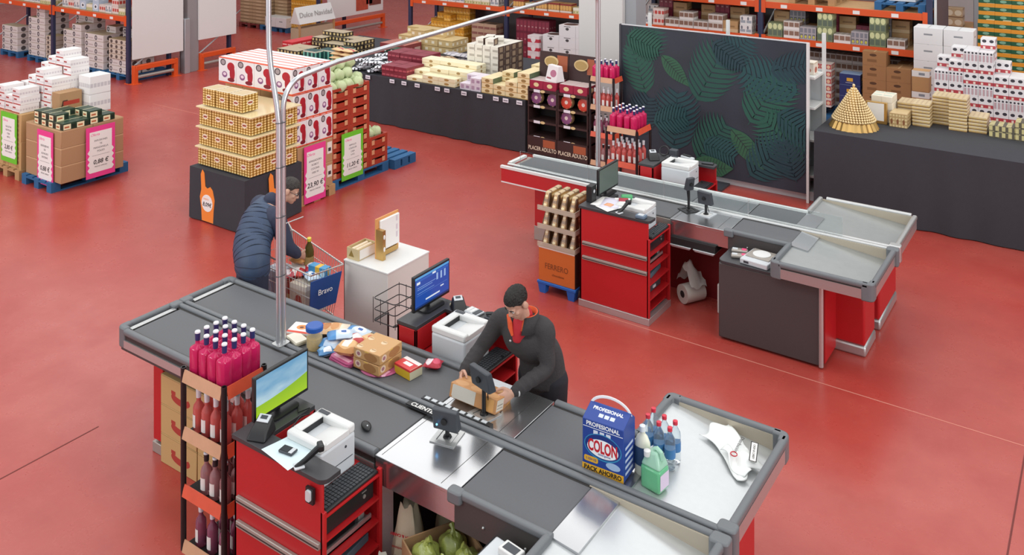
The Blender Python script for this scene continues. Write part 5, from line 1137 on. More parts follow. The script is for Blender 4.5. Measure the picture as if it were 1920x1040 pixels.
# shelf contents facing the cashier
for (bx0, by, lab, sgn) in ((-3.83, 3.9, 'front', 1), (-4.0, 8.5, 'rear', 1)):
    plain('cash_box', f'black cash drawer under the keyboard of the {lab} red till', 'cash drawer', bx0-.2, by+.0, .692, [('drawer_body', MB().box(-.2, -.2, 0, .2, .2, .1, M_black), dict(bevel=.004)), ('drawer_front', MB().box(.2, -.2, .004, .206, .2, .096, mat('drawer_front_black', '#202023', .35)), {}), ('lock', MB().cyl((.206, .12, .05), (.21, .12, .05), .012, M_alu, 12), {}), ('badge', MB().box(.206, .1, .075, .208, .14, .082, M_alu), {})], 0, 'black cash drawers')
    plain('document_tray', f'silver document tray in the {lab} red till', 'tray', bx0-.2, by+.0, .552, [('tray_body', MB().box(-.18, -.2, 0, .19, .2, .01, M_alu).box(.18, -.2, 0, .19, .2, .035, M_alu), {}), ('cutter_base', MB().box(.02, -.18, .01, .15, .1, .06, M_black), dict(bevel=.004)), ('red_knob', MB().ball((.12, -.15, .06), .03, mat('knob_orange', '#d8502a', .5), 12, 8), {}), ('metal_clip', MB().box(.1, .11, .01, .17, .16, .07, M_alu), dict(bevel=.003))], 0, 'silver document trays')
    plain('ring_binder', f'blue-grey binder lying in the {lab} red till', 'binder', bx0-.2, by+.03, .402, [('cover', MB().box(-.18, -.14, 0, .18, .16, .05, mat('binder_blue', '#4f6672', .5)), dict(bevel=.006)), ('pages', MB().box(-.17, -.145, .008, .17, -.139, .042, M_paper), {})], R(6), 'binders in the tills')
    plain('tool_box', f'dark tool case on the lowest shelf of the {lab} red till', 'case', bx0-.2, by, .252, [('case_body', MB().box(-.17, -.17, 0, .18, .17, .08, M_dgrey), dict(bevel=.01)), ('latch', MB().box(.18, -.03, .03, .19, .03, .055, M_lgrey), {})], 0, 'dark cases in the tills')
# pin pads on the steel plates
def pinpad(label, x, y, z, h, w, rz, tilt=0., light=False, foot=M_alu):
    t = thing('customer_display', label, 'display', (x, y, z), rz, 'pole displays on the steel plates')
    fr = MB(); s = .085; fr.box(-s, -s, 0, s, -s+.03, .006, foot).box(-s, s-.03, 0, s, s, .006, foot).box(-s, -s+.03, 0, -s+.03, s-.03, .006, foot).box(s-.03, -s+.03, 0, s, s-.03, .006, foot).box(-.05, -.05, 0, .05, .05, .003, M_white if light else foot); fr.build('foot_frame', t)
    MB().lathe([(.03, 0), (.026, .012), (.014, .016), (.014, h)], M_black, n=12).build('pole', t)
    hd = MB(); hd.hexa([(-w/2, -.03, h-.02), (w/2, -.03, h-.02), (w/2, .035, h-.02), (-w/2, .035, h-.02)], [(-w/2, -.055, h+.12), (w/2, -.055, h+.12), (w/2, -.01, h+.12), (-w/2, -.01, h+.12)], M_dgrey)
    o = hd.build('display_head', t, bevel=.008)
    MB().tube([(0, .012, h+.03), (.0, .04, h+.02), (0, .03, h-.05), (.02, .03, .02)], .004, M_black, 6).build('cord', t)
    MB().prism([(.02*math.cos(a), h+.05+.02*math.sin(a)) for a in [i*math.pi/8 for i in range(16)]], -.056, -.038, M_black, 'y').build('mount_disc', o)
    return t
p1_ = pinpad('dark display on a pole in front of the cashier, blue light at its back corner', -3.6, 4.55, .907, .075, .175, R(12), foot=M_alu)
MB().ball((-.05, -.052, .1), .006, mat('blue_led', '#58b6ff', .3, emit=4), 8, 5).build('led', p1_)
pinpad('dark pole display between the cashier and the front lane', -3.55, 4.88, .907, .2, .19, R(-15), foot=M_alu)
pinpad('taller black pole display on the rear steel plate', -3.9, 9.12, .907, .24, .09, R(60), foot=M_black)
pinpad('lower dark pole display on the rear steel plate', -3.7, 9.11, .907, .13, .16, R(-8), light=True, foot=M_lgrey)
cl = thing('lane_sign', 'black sign reading CLIENTE on the centre rail', 'sign', (-3.91, 4.672, .925)); MB().box(-.13, -.022, 0, .13, .022, .008, M_black).build('sign_plate', cl)
text('lettering', 'CLIENTE', .05, M_paper, cl, (0, 0, .0085), (0, 0, 0), .0004, bold=.001)
tg = MB()
for k in range(9): tg.box(-3.98+k*.06, 4.775, .926, -3.94+k*.06, 4.8, .931, M_lgrey)
tg.box(-4.0, 4.765, .905, -3.42, 4.805, .927, M_black); tag(tg.build('key_strip'), 'black strip with pale keys on the rail before the cashier', 'key strip')

# ---------------------------------------------------------------- groceries on the cashier's belt
ZB = .9035
GB = 'groceries on the cashier belt'
def single(nm, label, cat, mb, x, y, z, rz=0., rot=None, **k):
    o = mb.build(nm, loc=(x, y, z), rot=rot or (0, 0, rz), **k); return tag(o, label, cat, GB)
pk = prt('donut_pack', '#ece6e0', [('top', 'oval', .25, .7, .3, .75, '#d98a45'), ('top', 'oval', .38, .55, .42, .6, '#6d3b22'), ('top', 'rect', 0, 1, .0, .14, '#d8472f'), ('side', 'rect', 0, 1, .2, .6, '#d9a08a')])
single('pastry_pack', 'white pack with orange pastry picture at the left of the groceries', 'pack', MB().box(-.1, -.08, 0, .1, .08, .045, pk), -5.37, 4.95, ZB, R(20), bevel=.006)
plain('food_tray', 'shallow cream food tray in front of the pastry pack', 'tray', -5.3, 4.83, ZB, [('tray_body', MB().hexa([(-.07, -.045, 0), (.07, -.045, 0), (.07, .045, 0), (-.07, .045, 0)], [(-.085, -.055, .035), (.085, -.055, .035), (.085, .055, .035), (-.085, .055, .035)], mat('cream_tray', '#d9d3bd', .5)), dict(bevel=.008)), ('film_top', MB().box(-.08, -.05, .035, .08, .05, .04, mat('film_top', '#e2dccb', .2)), dict(bevel=.003))], R(-15), GB)
plain('snack_jar', 'clear jar of yellow snacks with a round blue lid', 'jar', -5.12, 4.84, ZB, [('jar_wall', MB().lathe([(.058, 0), (.062, .01), (.062, .15)], mat('jar_clear', '#d5dad2', .1, alpha=.3), n=20), {}), ('snack_fill', MB().lathe([(.056, .004), (.058, .09), (.04, .1)], mat('snack_yellow', '#c9a02a', .6, noise=.3, scale=40), n=16), {}), ('lid', MB().lathe([(.066, .145), (.067, .175), (.06, .182)], mat('lid_blue', '#1f55a8', .4), n=22), {})], 0, GB)
def pillow(sx, sy, sz, m, seed=0):
    b = MB(); r = random.Random(seed); ph = [r.uniform(0, 6) for _ in range(4)]
    def f(i, j, s):
        e = max(0, (1-(2*i-1)**4)*(1-(2*j-1)**4)); w = .14*math.sin(10*i+ph[0]+3*j)*math.sin(8*j+ph[1])
        return ((i-.5)*sx*(1+.04*math.sin(7*j+ph[2])), (j-.5)*sy*(1+.04*math.sin(7*i+ph[3])), sz*.5+s*sz*.5*e*(.85+w))
    return b.grid(12, 10, lambda i, j: f(i, j, 1), m).grid(12, 10, lambda i, j: f(i, j, -1), m)
MC = {k: prt('pillow_'+k, base, lay, .35) for k, base, lay in (
    ('cookie', '#d9b083', [('top', 'rect', 0, .2, 0, 1, '#d8502f'), ('top', 'oval', .2, .45, .2, .8, '#b9773d'), ('top', 'oval', .45, .7, .2, .8, '#c98c50'), ('top', 'rect', .75, 1, 0, 1, '#ead9c2')]),
    ('milk', '#c9dcec', [('top', 'rect', .0, .35, 0, 1, '#4f8fc9'), ('top', 'oval', .4, .9, .2, .8, '#f0f4f6'), ('top', 'rect', .55, .75, .4, .6, '#2f5fa8')]),
    ('blue', '#4f86b8', [('top', 'rect', .3, .8, .1, .6, '#e9eef0'), ('top', 'oval', .1, .4, .3, .9, '#9cc3dd')]),
    ('candy', '#d5443a', [('top', 'rect', .3, .6, 0, 1, '#f0e3df'), ('top', 'oval', .6, .95, .2, .8, '#b52a2f')]),
    ('bread', '#c98f55', [('top', 'oval', .1, .9, .1, .9, '#e0b47c'), ('top', 'rect', .35, .65, .2, .8, '#e9e2da')]),
    ('orange', '#d9a066', [('top', 'rect', .1, .9, .2, .8, '#e3bb86'), ('top', 'oval', .3, .6, .3, .7, '#c9603f')]),
    ('meat', '#b3527c', [('top', 'rect', .1, .9, .15, .4, '#e3a9c0'), ('top', 'rect', .1, .9, .6, .8, '#d98aa8')]),
    ('red', '#b5243a', [('top', 'oval', .1, .5, .1, .9, '#e3d5d9'), ('top', 'oval', .5, .9, .2, .8, '#d5506a')]))}
for nm, lab, k, x, y, z, rz, sx, sy, sz in (
    ('cookie_bag', 'orange bag of cookies behind the blue-lidded jar', 'cookie', -5.17, 5.08, ZB, .5, .25, .17, .07),
    ('milk_pack', 'blue and white flow pack right of the jar', 'milk', -5.02, 4.9, ZB, .3, .16, .12, .08), ('milk_pack', 'blue pack with white panel behind the first flow pack', 'blue', -5.0, 5.02, ZB, -.2, .2, .13, .07),
    ('milk_pack', 'upper blue and white pack lying on other blue packs', 'milk', -4.98, 4.97, ZB+.062, .8, .19, .13, .06), ('milk_pack', 'pale blue pack nearest the belt far rail', 'milk', -4.98, 5.16, ZB, .1, .2, .12, .07),
    ('milk_pack', 'small dark blue pack at the near belt rail', 'blue', -4.97, 4.815, ZB, 1.0, .12, .09, .07),
    ('candy_bag', 'red and white sweets bag between blue packs and cartons', 'candy', -4.86, 5.02, ZB+.0, -.5, .2, .12, .1), ('pasta_pack', 'flat orange-brown pack behind the carton pair', 'orange', -4.79, 5.13, ZB, -.25, .24, .13, .06),
    ('bread_bag', 'round bread loaf in a clear bag left of the cartons', 'bread', -4.79, 4.86, ZB+.045, .3, .17, .15, .1),
    ('candy_bag', 'small red sweets bag by the red-yellow box', 'red', -4.2, 5.14, ZB, .4, .13, .11, .06)):
    single(nm, lab, 'pack', pillow(sx, sy, sz, MC[k], int(x*-1000)), x, y, z, rz)
for k in range(3): single('meat_tray', f'flat magenta meat tray under the bread bag, {("lowest", "middle", "top")[k]} of three', 'tray', MB().prism(rrect(-.11, -.07, .11, .07, .03), 0, .014, MC['meat']), -4.8+.008*k, 4.83+.004*k, ZB+.015*k, R(-12+3*k), bevel=.003)
single('pizza_tray', 'round magenta pizza base under the brown carton pair', 'tray', MB().lathe([(.15, 0), (.155, .006), (.147, .014)], MC['meat'], n=32), -4.53, 4.94, ZB)
ct = prt('tuna_carton', '#c79a66', [('side', 'oval', .08, .3, .2, .85, '#e3cbb5'), ('side', 'oval', .13, .25, .35, .7, '#a5707a'), ('side', 'oval', .4, .9, .1, .9, '#a87747'), ('side', 'rect', 0, 1, .0, .1, '#9c7346'), ('top', 'oval', .05, .45, .1, .45, '#dcc3a0', 2, 2), ('top', 'rect', .1, .4, .3, .4, '#b08a5c', 2, 2), ('side', 'rect', .42, .58, .85, 1, '#e0b85c')], .5)
for k in range(2): single('brown_carton', f'brown printed carton on the belt, {("lower", "upper")[k]} of the pair', 'box', MB().box(-.125, -.125, 0, .125, .125, .075, ct), -4.55+.004*k, 4.925, ZB+.015+.0765*k, R(2*k), bevel=.004)
ry = prt('red_yellow_print', '#d8b42c', [('top', 'rect', 0, 1, 0, 1, '#cf3a3a'), ('top', 'rect', .3, .75, .3, .6, '#f0e6e0'), ('top', 'rect', 0, 1, .7, 1, '#e6dcd8'), ('fx', 'rect', 0, 1, 0, 1, '#c9c3a5'), ('side', 'rect', 0, 1, .78, 1, '#cf3a3a')])
single('biscuit_box', 'red-topped yellow box nearest the cashier on the belt', 'box', MB().box(-.085, -.06, 0, .085, .06, .075, ry), -4.3, 4.98, ZB, R(-8), bevel=.003)

# ---------------------------------------------------------------- shopping in the bagging tray
M_cblue = mat('detergent_blue', '#20408f', .4); M_cy = mat('detergent_yellow', '#e0a92c', .5); M_cwhite = mat('detergent_white', '#eef0f2', .45); M_cred = mat('detergent_red', '#c0182a', .45); M_ccy = mat('detergent_cyan', '#2f86b5', .4)
dt_ = thing('detergent_box', 'tall dark blue washing powder box with white handle and red lettering', 'detergent box', (-2.6, 4.865, .907), R(3))
b = MB(); X, Y, Z0, Z1 = .13, .085, .3, .345
b.add([(-X, -Y, 0), (X, -Y, 0), (X, Y, 0), (-X, Y, 0), (-X, -Y, Z0), (X, -Y, Z0), (X, Y, Z0), (-X, Y, Z0), (-X, .03, Z1), (X, .03, Z1)], [(0, 3, 2, 1), (0, 1, 5, 4), (1, 2, 6, 9, 5), (2, 3, 7, 6), (3, 0, 4, 8, 7), (4, 5, 9, 8), (8, 9, 6, 7)], M_cblue)
body = b.build('carton_body', dt_, bevel=.004); dt_.scale = (1.05, 1, 1.04)
MB().box(-X, -Y-.0012, 0, X, -Y, .042, M_cy).build('yellow_band', body)
def oval(a, c_, m, y0, y1, cz, n=28, cx=0): return MB().prism([(cx+a*math.cos(2*math.pi*i/n), cz+c_*math.sin(2*math.pi*i/n)) for i in range(n)], y0, y1, m, 'y')
oval(.118, .076, M_ccy, -Y-.001, -Y, .16).build('logo_swirl', body); oval(.112, .069, mat('detergent_deep_blue', '#163078', .4), -Y-.0016, -Y, .162).build('logo_ring', body); oval(.098, .052, M_cwhite, -Y-.0022, -Y, .152).build('logo_disc', body)
text('lettering', 'COLON', .092, M_cred, body, (0, -Y-.0026, .157), FY, .0005, sx=.56, bold=.003); text('lettering', 'detergente', .018, M_cblue, body, (.01, -Y-.0026, .119), FY, .0004)
text('lettering', 'PACK AHORRO', .036, M_ink, body, (0, -Y-.0018, .021), FY, .0004, bold=.001, sx=.93); text('lettering', 'PROFESIONAL', .033, M_cwhite, body, (0, -Y-.0006, .278), FY, .0004, bold=.0008)
MB().box(-X+.005, -Y-.0008, .256, X-.005, -Y, .259, M_cwhite).build('rule_line', body)
for k in range(3): MB().box(-.045+k*.04-.014, -Y-.0009, .222, -.045+k*.04+.014, -Y, .248, mat('icon_pale', '#cfd6e4', .5)).build('icon_tile', body)
MB().prism(rrect(-.118, .058, -.03, .09, .01), -Y-.0012, -Y, M_cy, 'y').build('yellow_tag', body); text('lettering', '110+10', .022, M_cblue, body, (-.074, -Y-.0018, .074), FY, .0004)
oval(.045, .02, mat('pale_blue_badge', '#9fb9da', .5), -Y-.0012, -Y, .072, cx=.065).build('pale_badge', body)
sl = math.atan2(Z1-Z0, .03+Y)
text('lettering', 'PROFESIONAL', .03, M_cwhite, body, (0, -.005, Z0+(Y-.005)*math.tan(sl)+.0006), (sl, 0, 0), .0004, bold=.0008)
for k in range(3): MB().box(-.014, -.012, 0, .014, .012, .0006, mat('icon_pale', '', .5)).build('icon_tile', body, loc=(-.03+k*.036, -.042, Z0+(Y-.042)*math.tan(sl)+.0002), rot=(sl, 0, 0))
for k in range(5): MB().box(X, -.06, .03+.036*k, X+.0008, .05, .045+.036*k, mat('side_text_pale', '#b9c6de', .5)).build('side_print', body)
MB().tube(arc((0, .03, Z1-.03), .128, R(8), R(172), 14, (1, 0, 0), (0, 0, .62)), .004, M_cwhite, 6, rb=.009, side=(0, 1, 0)).build('handle', dt_)
def trayz(x): return .893-.093*(x+2.6)/.77+(.016 if x < -2.4 else .003)
wb = thing('softener_bottle', 'white cleaner bottle with dark blue label beside the blue box', 'bottle', (-2.425, 4.97, trayz(-2.425)))
M_wbot = mat('bottle_cream', '#e6e6d3', .35)
b = MB(); P_ = [(.042, 0), (.046, .01), (.046, .15), (.044, .19), (.03, .225), (.016, .24), (.016, .262)]; b.lathe(P_, M_wbot, n=20)
b.v = [(x*1.1, y*.8, z) for x, y, z in b.v]; b.build('bottle_body', wb); MB().lathe([(.019, .255), (.019, .285), (.012, .29)], mat('cap_pale', '#dfe6ea', .4), n=14).build('cap', wb)
b = MB(); n = 8; vv = [((.0475*1.1)*math.cos(R(-150+130*i/n)), (.0475*.8)*math.sin(R(-150+130*i/n)), z) for z in (.06, .17) for i in range(n+1)]; b.add(vv, [(i, i+1, n+2+i, n+1+i) for i in range(n)], mat('label_navy', '#2d4a70', .5)); b.build('label', wb)
jg = thing('jug', 'pale green soap jug with white cap in the bagging tray', 'jug', (-2.325, 4.93, trayz(-2.325)), R(-8))
M_jg = gl('jug_green', '#79cf9b', .25, .3); M_jgl = gl('jug_green_light', '#b5e3cb', .3, .3)
b = MB(); b.box(-.068, -.055, 0, .068, .055, .135, M_jg); b.build('lower_body', jg, bevel=.016, seg=3)
b = MB(); b.hexa([(-.068, -.055, .134), (.068, -.055, .134), (.068, .055, .134), (-.068, .055, .134)], [(-.04, -.03, .21), (.03, -.03, .225), (.03, .035, .225), (-.04, .035, .21)], M_jgl); b.build('upper_body', jg, bevel=.014, seg=3)
MB().tube([(.05, .0, .18), (.045, 0, .22), (.015, 0, .235), (-.0, 0, .225)], .014, M_jgl, 10).build('handle', jg); MB().lathe([(.02, 0), (.021, .03), (.015, .034)], M_white, (-.03, -.035, .19), 14).build('cap', jg)
MB().box(.0685, -.045, .02, .0695, .045, .11, mat('jug_label', '#d9c6dc', .5)).build('label', jg)
M_pet = gl('pet_clear', '#e6f0f4', .9, .05); M_wlab = mat('water_label', '#3f77ad', .45); M_rcap = mat('red_cap', '#d5364a', .4)
def pet():
    t = thing('water_bottle', '', 'bottle')
    MB().lathe([(.03, 0), (.034, .01), (.034, .16), (.03, .185), (.013, .215), (.013, .235)], M_pet, n=14).build('bottle_body', t); MB().lathe([(.0348, .07), (.0348, .125)], M_wlab, n=14).build('label', t); MB().lathe([(.0155, .228), (.0155, .25), (.012, .252)], M_rcap, n=12).build('cap', t); return t
kit('water_bottle', (.07, .07, .25), None, 'bottle', maker=pet)
for i in range(3):
    for j in range(2):
        x, y = -2.47+i*.074, 5.14+j*.08; put('water_bottle', x, y, trayz(x), f"red-capped water bottle of the six-pack, {('left', 'middle', 'right')[i]} of {('front', 'back')[j]} row", 'six-pack of water bottles')
# limp white carrier bag
M_bag = mat('carrier_white', '#e9ecea', .4, trans=.0); b = MB()
def bagf(i, j):
    x = -.23+.46*i; y = -.14+.28*j*(1-.25*math.sin(3*i)); z = .012+.02*abs(math.sin(7*i+3*j))*(.4+.6*math.sin(math.pi*j))+.03*math.exp(-((i-.75)**2+(j-.75)**2)*16)
    return (x+.03*math.sin(9*j), y+.05*math.sin(4*i+.5), z)
bg_ = thing('carrier_bag', 'crumpled white printed carrier bag lying in the bagging tray', 'bag', (-2.07, 5.55, trayz(-2.07)+.004), R(-25)); bg_.rotation_euler = (0, R(6.5), R(-25)); bg_.scale = (.9, .9, 1)
b.grid(28, 20, bagf, M_bag); o = b.build('bag_sheet', bg_, solid=.002); o.data.shade_smooth()
b = MB(); b.grid(16, 6, lambda i, j: (-.02+.26*i, -.11-.05*i+.07*j+.02*math.sin(8*i), .035+.02*math.sin(6*i+2*j)), M_bag); o = b.build('bag_fold', bg_, solid=.002); o.data.shade_smooth()
text('lettering', 'Distribución', .035, M_ink, bg_, (.02, .03, .052), (0, 0, R(-62)), .0004); MB().tube([(.075+.022*math.cos(a), -.075+.022*math.sin(a), .056) for a in [i*math.pi/8 for i in range(16)]], .0035, M_cred, 6, closed=True).build('red_ring', bg_)
lb = MB().box(-.1, -.026, .0, .1, .026, .0015, M_paper).build('black_framed_label', bg_, loc=(.13, .06, .062), rot=(0, 0, R(-50)))
for (x0, y0, x1, y1) in ((-.1, -.026, .1, -.02), (-.1, .02, .1, .026), (-.1, -.026, -.094, .026), (.094, -.026, .1, .026)): MB().box(x0, y0, .0016, x1, y1, .0022, M_ink).build('border', lb)
text('lettering', 'CASH & CARRY', .022, M_ink, lb, (0, 0, .002), (0, 0, 0), .0004)

# ---------------------------------------------------------------- below and beside the front checkout
M_wine = prt('wine_carton_print', '#bf9d68', [('fy', 'oval', .3, .82, .22, .62, '#a8382c'), ('fy', 'oval', .33, .8, .45, .78, '#bf9d68'), ('fy', 'rect', .3, .42, .5, .62, '#a8382c'), ('side', 'rect', 0, 1, .96, 1, '#a3814f')], .75)
kit('wine_carton', (.44, .3, .225), M_wine, 'box', .004)
for i in range(2):
    for k in range(3): put('wine_carton', -5.93+i*.45, 4.37, .0+k*.226, f"tan carton with red swoosh under the belt, {('bottom', 'middle', 'top')[k]} of {('left', 'right')[i]} column", 'tan cartons under the front belt')
def sack(label, x, y, sx, sy, h, rz, seed, m):
    r = random.Random(seed); ph = [r.uniform(0, 6) for _ in range(6)]; b = MB(); n, k = 26, 14; v = []
    for i in range(k+1):
        q = i/k; z = h*q
        for j in range(n):
            a = 2*math.pi*j/n; s = (1-.55*q**3)*(.92+.08*math.sin(math.pi*q)); w = 1+.07*math.sin(4*a+ph[0]+5*q)+.05*math.sin(7*a+ph[1]-6*q)+.05*math.sin(11*q+2*a+ph[2])
            ca, sa = math.cos(a), math.sin(a); px = abs(ca)**.7*(1 if ca > 0 else -1); py = abs(sa)**.7*(1 if sa > 0 else -1)
            v.append((sx*.5*px*s*w, sy*.5*py*s*w, z*(1+.03*math.sin(5*a+ph[3]))))
    b.add(v, [(i*n+j, i*n+(j+1) % n, (i+1)*n+(j+1) % n, (i+1)*n+j) for i in range(k) for j in range(n)]+[tuple(range(n))[::-1], tuple(range(k*n, (k+1)*n))], m)
    t = thing('sack', label, 'sack', (x, y, 0), rz, 'carrier bag sacks under the plate'); o = b.build('sack_body', t); o.data.shade_smooth(); return t
M_sack = mat('sack_paper', '#cfc3a8', .7, noise=.08, scale=8, bump=.004)
s1 = sack('cream sack with red upside-down print below the steel plate', -3.68, 4.27, .22, .2, .62, R(12), 2, M_sack)
sack('crumpled olive-beige sack behind the printed one', -3.52, 4.5, .24, .18, .68, R(-10), 5, mat('sack_olive', '#a39d80', .6, noise=.15, scale=8, bump=.004))
sack('low white sack by the red till foot', -3.69, 4.03, .14, .2, .42, R(40), 8, mat('sack_white', '#d9d4c6', .6, noise=.06, scale=8, bump=.004))
for s_, z_, sz_, m_ in (('CASH & CARRY', .47, .024, M_cred), ('Distribuciones', .4, .022, mat('faded_red', '#a5544a', .6)), ('Distri', .34, .04, M_ink)): text('lettering', s_, sz_, m_, s1, (.0, -.103+.012*(z_ > .45), z_), (R(90), R(180), 0), .0006, bold=.0008)
cc = thing('cabbage_carton', 'open brown carton of wrapped green cabbages under the front lane', 'box', (-3.31, 4.17, 0), R(-28))
for (x0, y0, x1, y1) in ((-.2, -.2, .2, -.19), (-.2, .19, .2, .2), (-.2, -.19, -.19, .19), (.19, -.19, .2, .19)): MB().box(x0, y0, .0, x1, y1, .54, M_card).build('carton_side', cc)
MB().box(-.19, -.19, .0, .19, .19, .4, mat('carton_filler', '#8f6d48', .8)).build('carton_base', cc)
M_wc = mat('wrapped_cabbage', '#a3ac58', .22, noise=.4, scale=16, bump=.02, coat=.6)
def wrapped():
    b = MB(); n, k = 26, 18; v = []
    for i in range(k+1):
        a = math.pi*i/k
        for j in range(n):
            p = 2*math.pi*j/n; r = .085*(1+.06*math.sin(3*p+3*a)+.05*math.sin(5*p-4*a)+.03*math.sin(9*p+2*a)); v.append((r*math.sin(a)*math.cos(p), r*math.sin(a)*math.sin(p), .078+r*math.cos(a)*.92))
    b.add(v, [(i*n+j, i*n+(j+1) % n, (i+1)*n+(j+1) % n, (i+1)*n+j) for i in range(k) for j in range(n)], M_wc)
    b.tube([(0, 0, .14), (.01, 0, .17), (.03, .01, .185)], [.03, .012, .02], M_wc, 8); o = b.build('wrapped_cabbage'); o.data.shade_smooth(); return o
kit('wrapped_cabbage', (.17, .17, .17), M_wc, 'cabbage', maker=lambda: wrapped())
for q, (x, y, z) in enumerate(((-3.43, 4.13, .402), (-3.26, 4.05, .402), (-3.35, 4.29, .402), (-3.18, 4.21, .412))): put('wrapped_cabbage', x, y, z, f"plastic-wrapped green cabbage in the open carton, {('front left', 'front right', 'back left', 'back right')[q]}", 'wrapped cabbages', q*1.1)
def scale_(label, x, y, z, rz):
    t = thing('weighing_scale', label, 'scale', (x, y, z), rz, 'white counter scales')
    MB().box(-.14, -.16, 0, .14, .14, .05, M_lgrey).build('scale_body', t, bevel=.008); MB().box(-.12, -.08, .05, .12, .13, .06, M_alud).build('weighing_pan', t, bevel=.003)
    MB().lathe([(.085, .06), (.085, .064)], M_white, (.0, .03, 0), 28).build('white_plate', t); MB().box(-.1, -.163, .015, -.05, -.159, .035, M_dgrey).build('display', t); return t
scale_('white scale with a round plate on the rear shelf block', -2.93, 8.59, .7725, R(-6))
plain('receipt_scale', 'white desk terminal with dark display on the front shelf block', 'terminal', -2.78, 3.96, .7725, [('terminal_body', MB().hexa([(-.13, -.12, 0), (.13, -.12, 0), (.13, .12, 0), (-.13, .12, 0)], [(-.12, -.11, .05), (.12, -.11, .05), (.12, .11, .08), (-.12, .11, .08)], M_lgrey), dict(bevel=.01)), ('display_box', MB().box(-.03, .02, .07, .1, .1, .11, M_white), dict(bevel=.006)), ('display', MB().box(-.01, .035, .11, .08, .085, .112, M_dgrey), {})], R(-8))
for k, (x, y, rz) in enumerate(((-3.13, 8.56, 20), (-3.17, 8.68, 14))):
    plain('cordless_phone', f'grey cordless phone with pink keys on the rear shelf block, {("front", "back")[k]} one', 'phone', x, y, .7725, [('phone_body', MB().box(-.08, -.035, 0, .08, .035, .035, M_alud), dict(bevel=.014, seg=3)), ('pink_keys', MB().box(.02, -.022, .035, .065, .022, .038, mat('phone_pink', '#e0557f', .5)), {}), ('earpiece', MB().box(-.07, -.02, .035, -.02, .02, .0365, M_lgrey), {})], R(rz), 'cordless phones')
# rear checkout bits
pr = thing('paper_pile', 'white papers with an orange note on the rear till top', 'papers', (-4.5, 8.4, 1.052), R(-10))
for k, (x, y, r_, m_) in enumerate(((-.08, .05, 10, M_paper), (.05, .0, -12, M_paper), (.0, .06, 25, mat('paper_lilac', '#dcd8e6', .7)), (.02, -.01, 5, mat('note_orange', '#eaa983', .7)))): MB().grid(4, 4, lambda i, j: (((.2 if k < 3 else .09)*(i-.5)), ((.28 if k < 3 else .07)*(j-.5)), .002+.004*k+.006*math.sin(3*i)*j), m_).build('paper_sheet', pr, loc=(x, y, 0), rot=(0, 0, R(r_)), solid=.001)
plain('tissue_pack', 'green and red packets by the grey rear monitor', 'packet', -4.42, 8.62, 1.051, [('green_packet', MB().box(-.03, .0, 0, .09, .07, .05, mat('packet_green', '#4fa56c', .5)), dict(bevel=.01)), ('red_packet', MB().box(-.06, -.1, 0, .04, -.02, .04, mat('packet_red', '#a5303f', .5)), dict(bevel=.006)), ('white_tag', MB().box(-.1, -.02, 0, -.03, .03, .02, M_paper), {})], R(30))
plain('speaker', 'small black speaker box beside the grey rear monitor', 'speaker', -4.71, 8.42, 1.051, [('speaker_body', MB().box(-.035, -.05, 0, .035, .05, .17, M_black), dict(bevel=.004)), ('badge', MB().cyl((.035, 0, .11), (.037, 0, .11), .018, M_lgrey, 12), {})])
scanner_gun('black hand scanner on the rear till top', -4.28, 8.33, 1.051, R(70))
plain('price_gun', 'grey-blue small device at the rear till top edge', 'device', -4.06, 8.29, 1.051, [('device_body', MB().box(-.05, -.04, 0, .05, .04, .03, mat('device_blue_grey', '#66788c', .5)), dict(bevel=.006)), ('display', MB().box(-.03, -.025, .03, .03, .025, .032, M_lgrey), {})])
plain('cable_drum', 'black wire coil and dark box on the leaf screen till', 'device', -4.6, 10.3, 1.051, [('dark_box', MB().box(-.05, -.04, 0, .05, .04, .1, M_dgrey), dict(bevel=.01)), ('wire_coil', MB().tube([(-.13+.06*math.cos(a), .0+.03*math.sin(a), .06+.05*math.sin(a)) for a in [i*math.pi/8 for i in range(16)]], .008, M_black, 6, closed=True), {})])
terminal('black card terminal at the left of the leaf screen till', -4.78, 10.1, 1.051, R(-50), 1.1)
plain('silver_handset', 'silver and black handset on the leaf screen till', 'handset', -4.42, 10.3, 1.051, [('handset_body', MB().box(-.09, -.03, 0, .09, .03, .045, M_lgrey), dict(bevel=.012)), ('grip', MB().box(-.07, -.02, .045, .05, .02, .06, M_black), dict(bevel=.005))], R(-15))
plain('mobile_phone', 'black phone lying at the right of the leaf screen till', 'phone', -4.16, 10.3, 1.051, [('phone_body', MB().box(-.07, -.035, 0, .07, .035, .012, M_black), dict(bevel=.003)), ('display', MB().box(-.06, -.03, .012, .06, .03, .0125, M_dgrey), {})], R(12))
rl_ = thing('film_roll', 'roll of clear wrapping film under the rear steel plate', 'roll', (-3.86, 8.9, 0), R(-30))
MB().tube([(0, -.02, .1), (0, .22, .1)], .098, mat('film_roll_white', '#cfc8bf', .4), 24).build('film_body', rl_); MB().tube([(0, -.022, .1), (0, -.019, .1)], .036, M_black, 16).build('core_hole', rl_)
MB().grid(10, 8, lambda i, j: (-.13+.26*i, .0+.2*j, .2+.24*math.sin(math.pi*i)*(.7+.3*math.sin(5*j))+.02*math.sin(20*i+9*j)), mat('loose_film', '#c9c4bd', .2, alpha=.75)).build('loose_film', rl_)
plain('canister', 'white printed canister at the shelf block of the rear lane', 'canister', -3.42, 8.95, 0, [('canister_body', MB().box(-.07, -.06, 0, .07, .06, .3, prt('canister_print', '#d9d6d0', [('side', 'rect', .15, .85, .1, .25, '#3a3638'), ('side', 'rect', .2, .8, .6, .64, '#7a7678'), ('side', 'rect', .2, .8, .8, .84, '#7a7678')])), dict(bevel=.01)), ('cap', MB().lathe([(.025, .3), (.025, .33)], M_dgrey, n=12), {})])
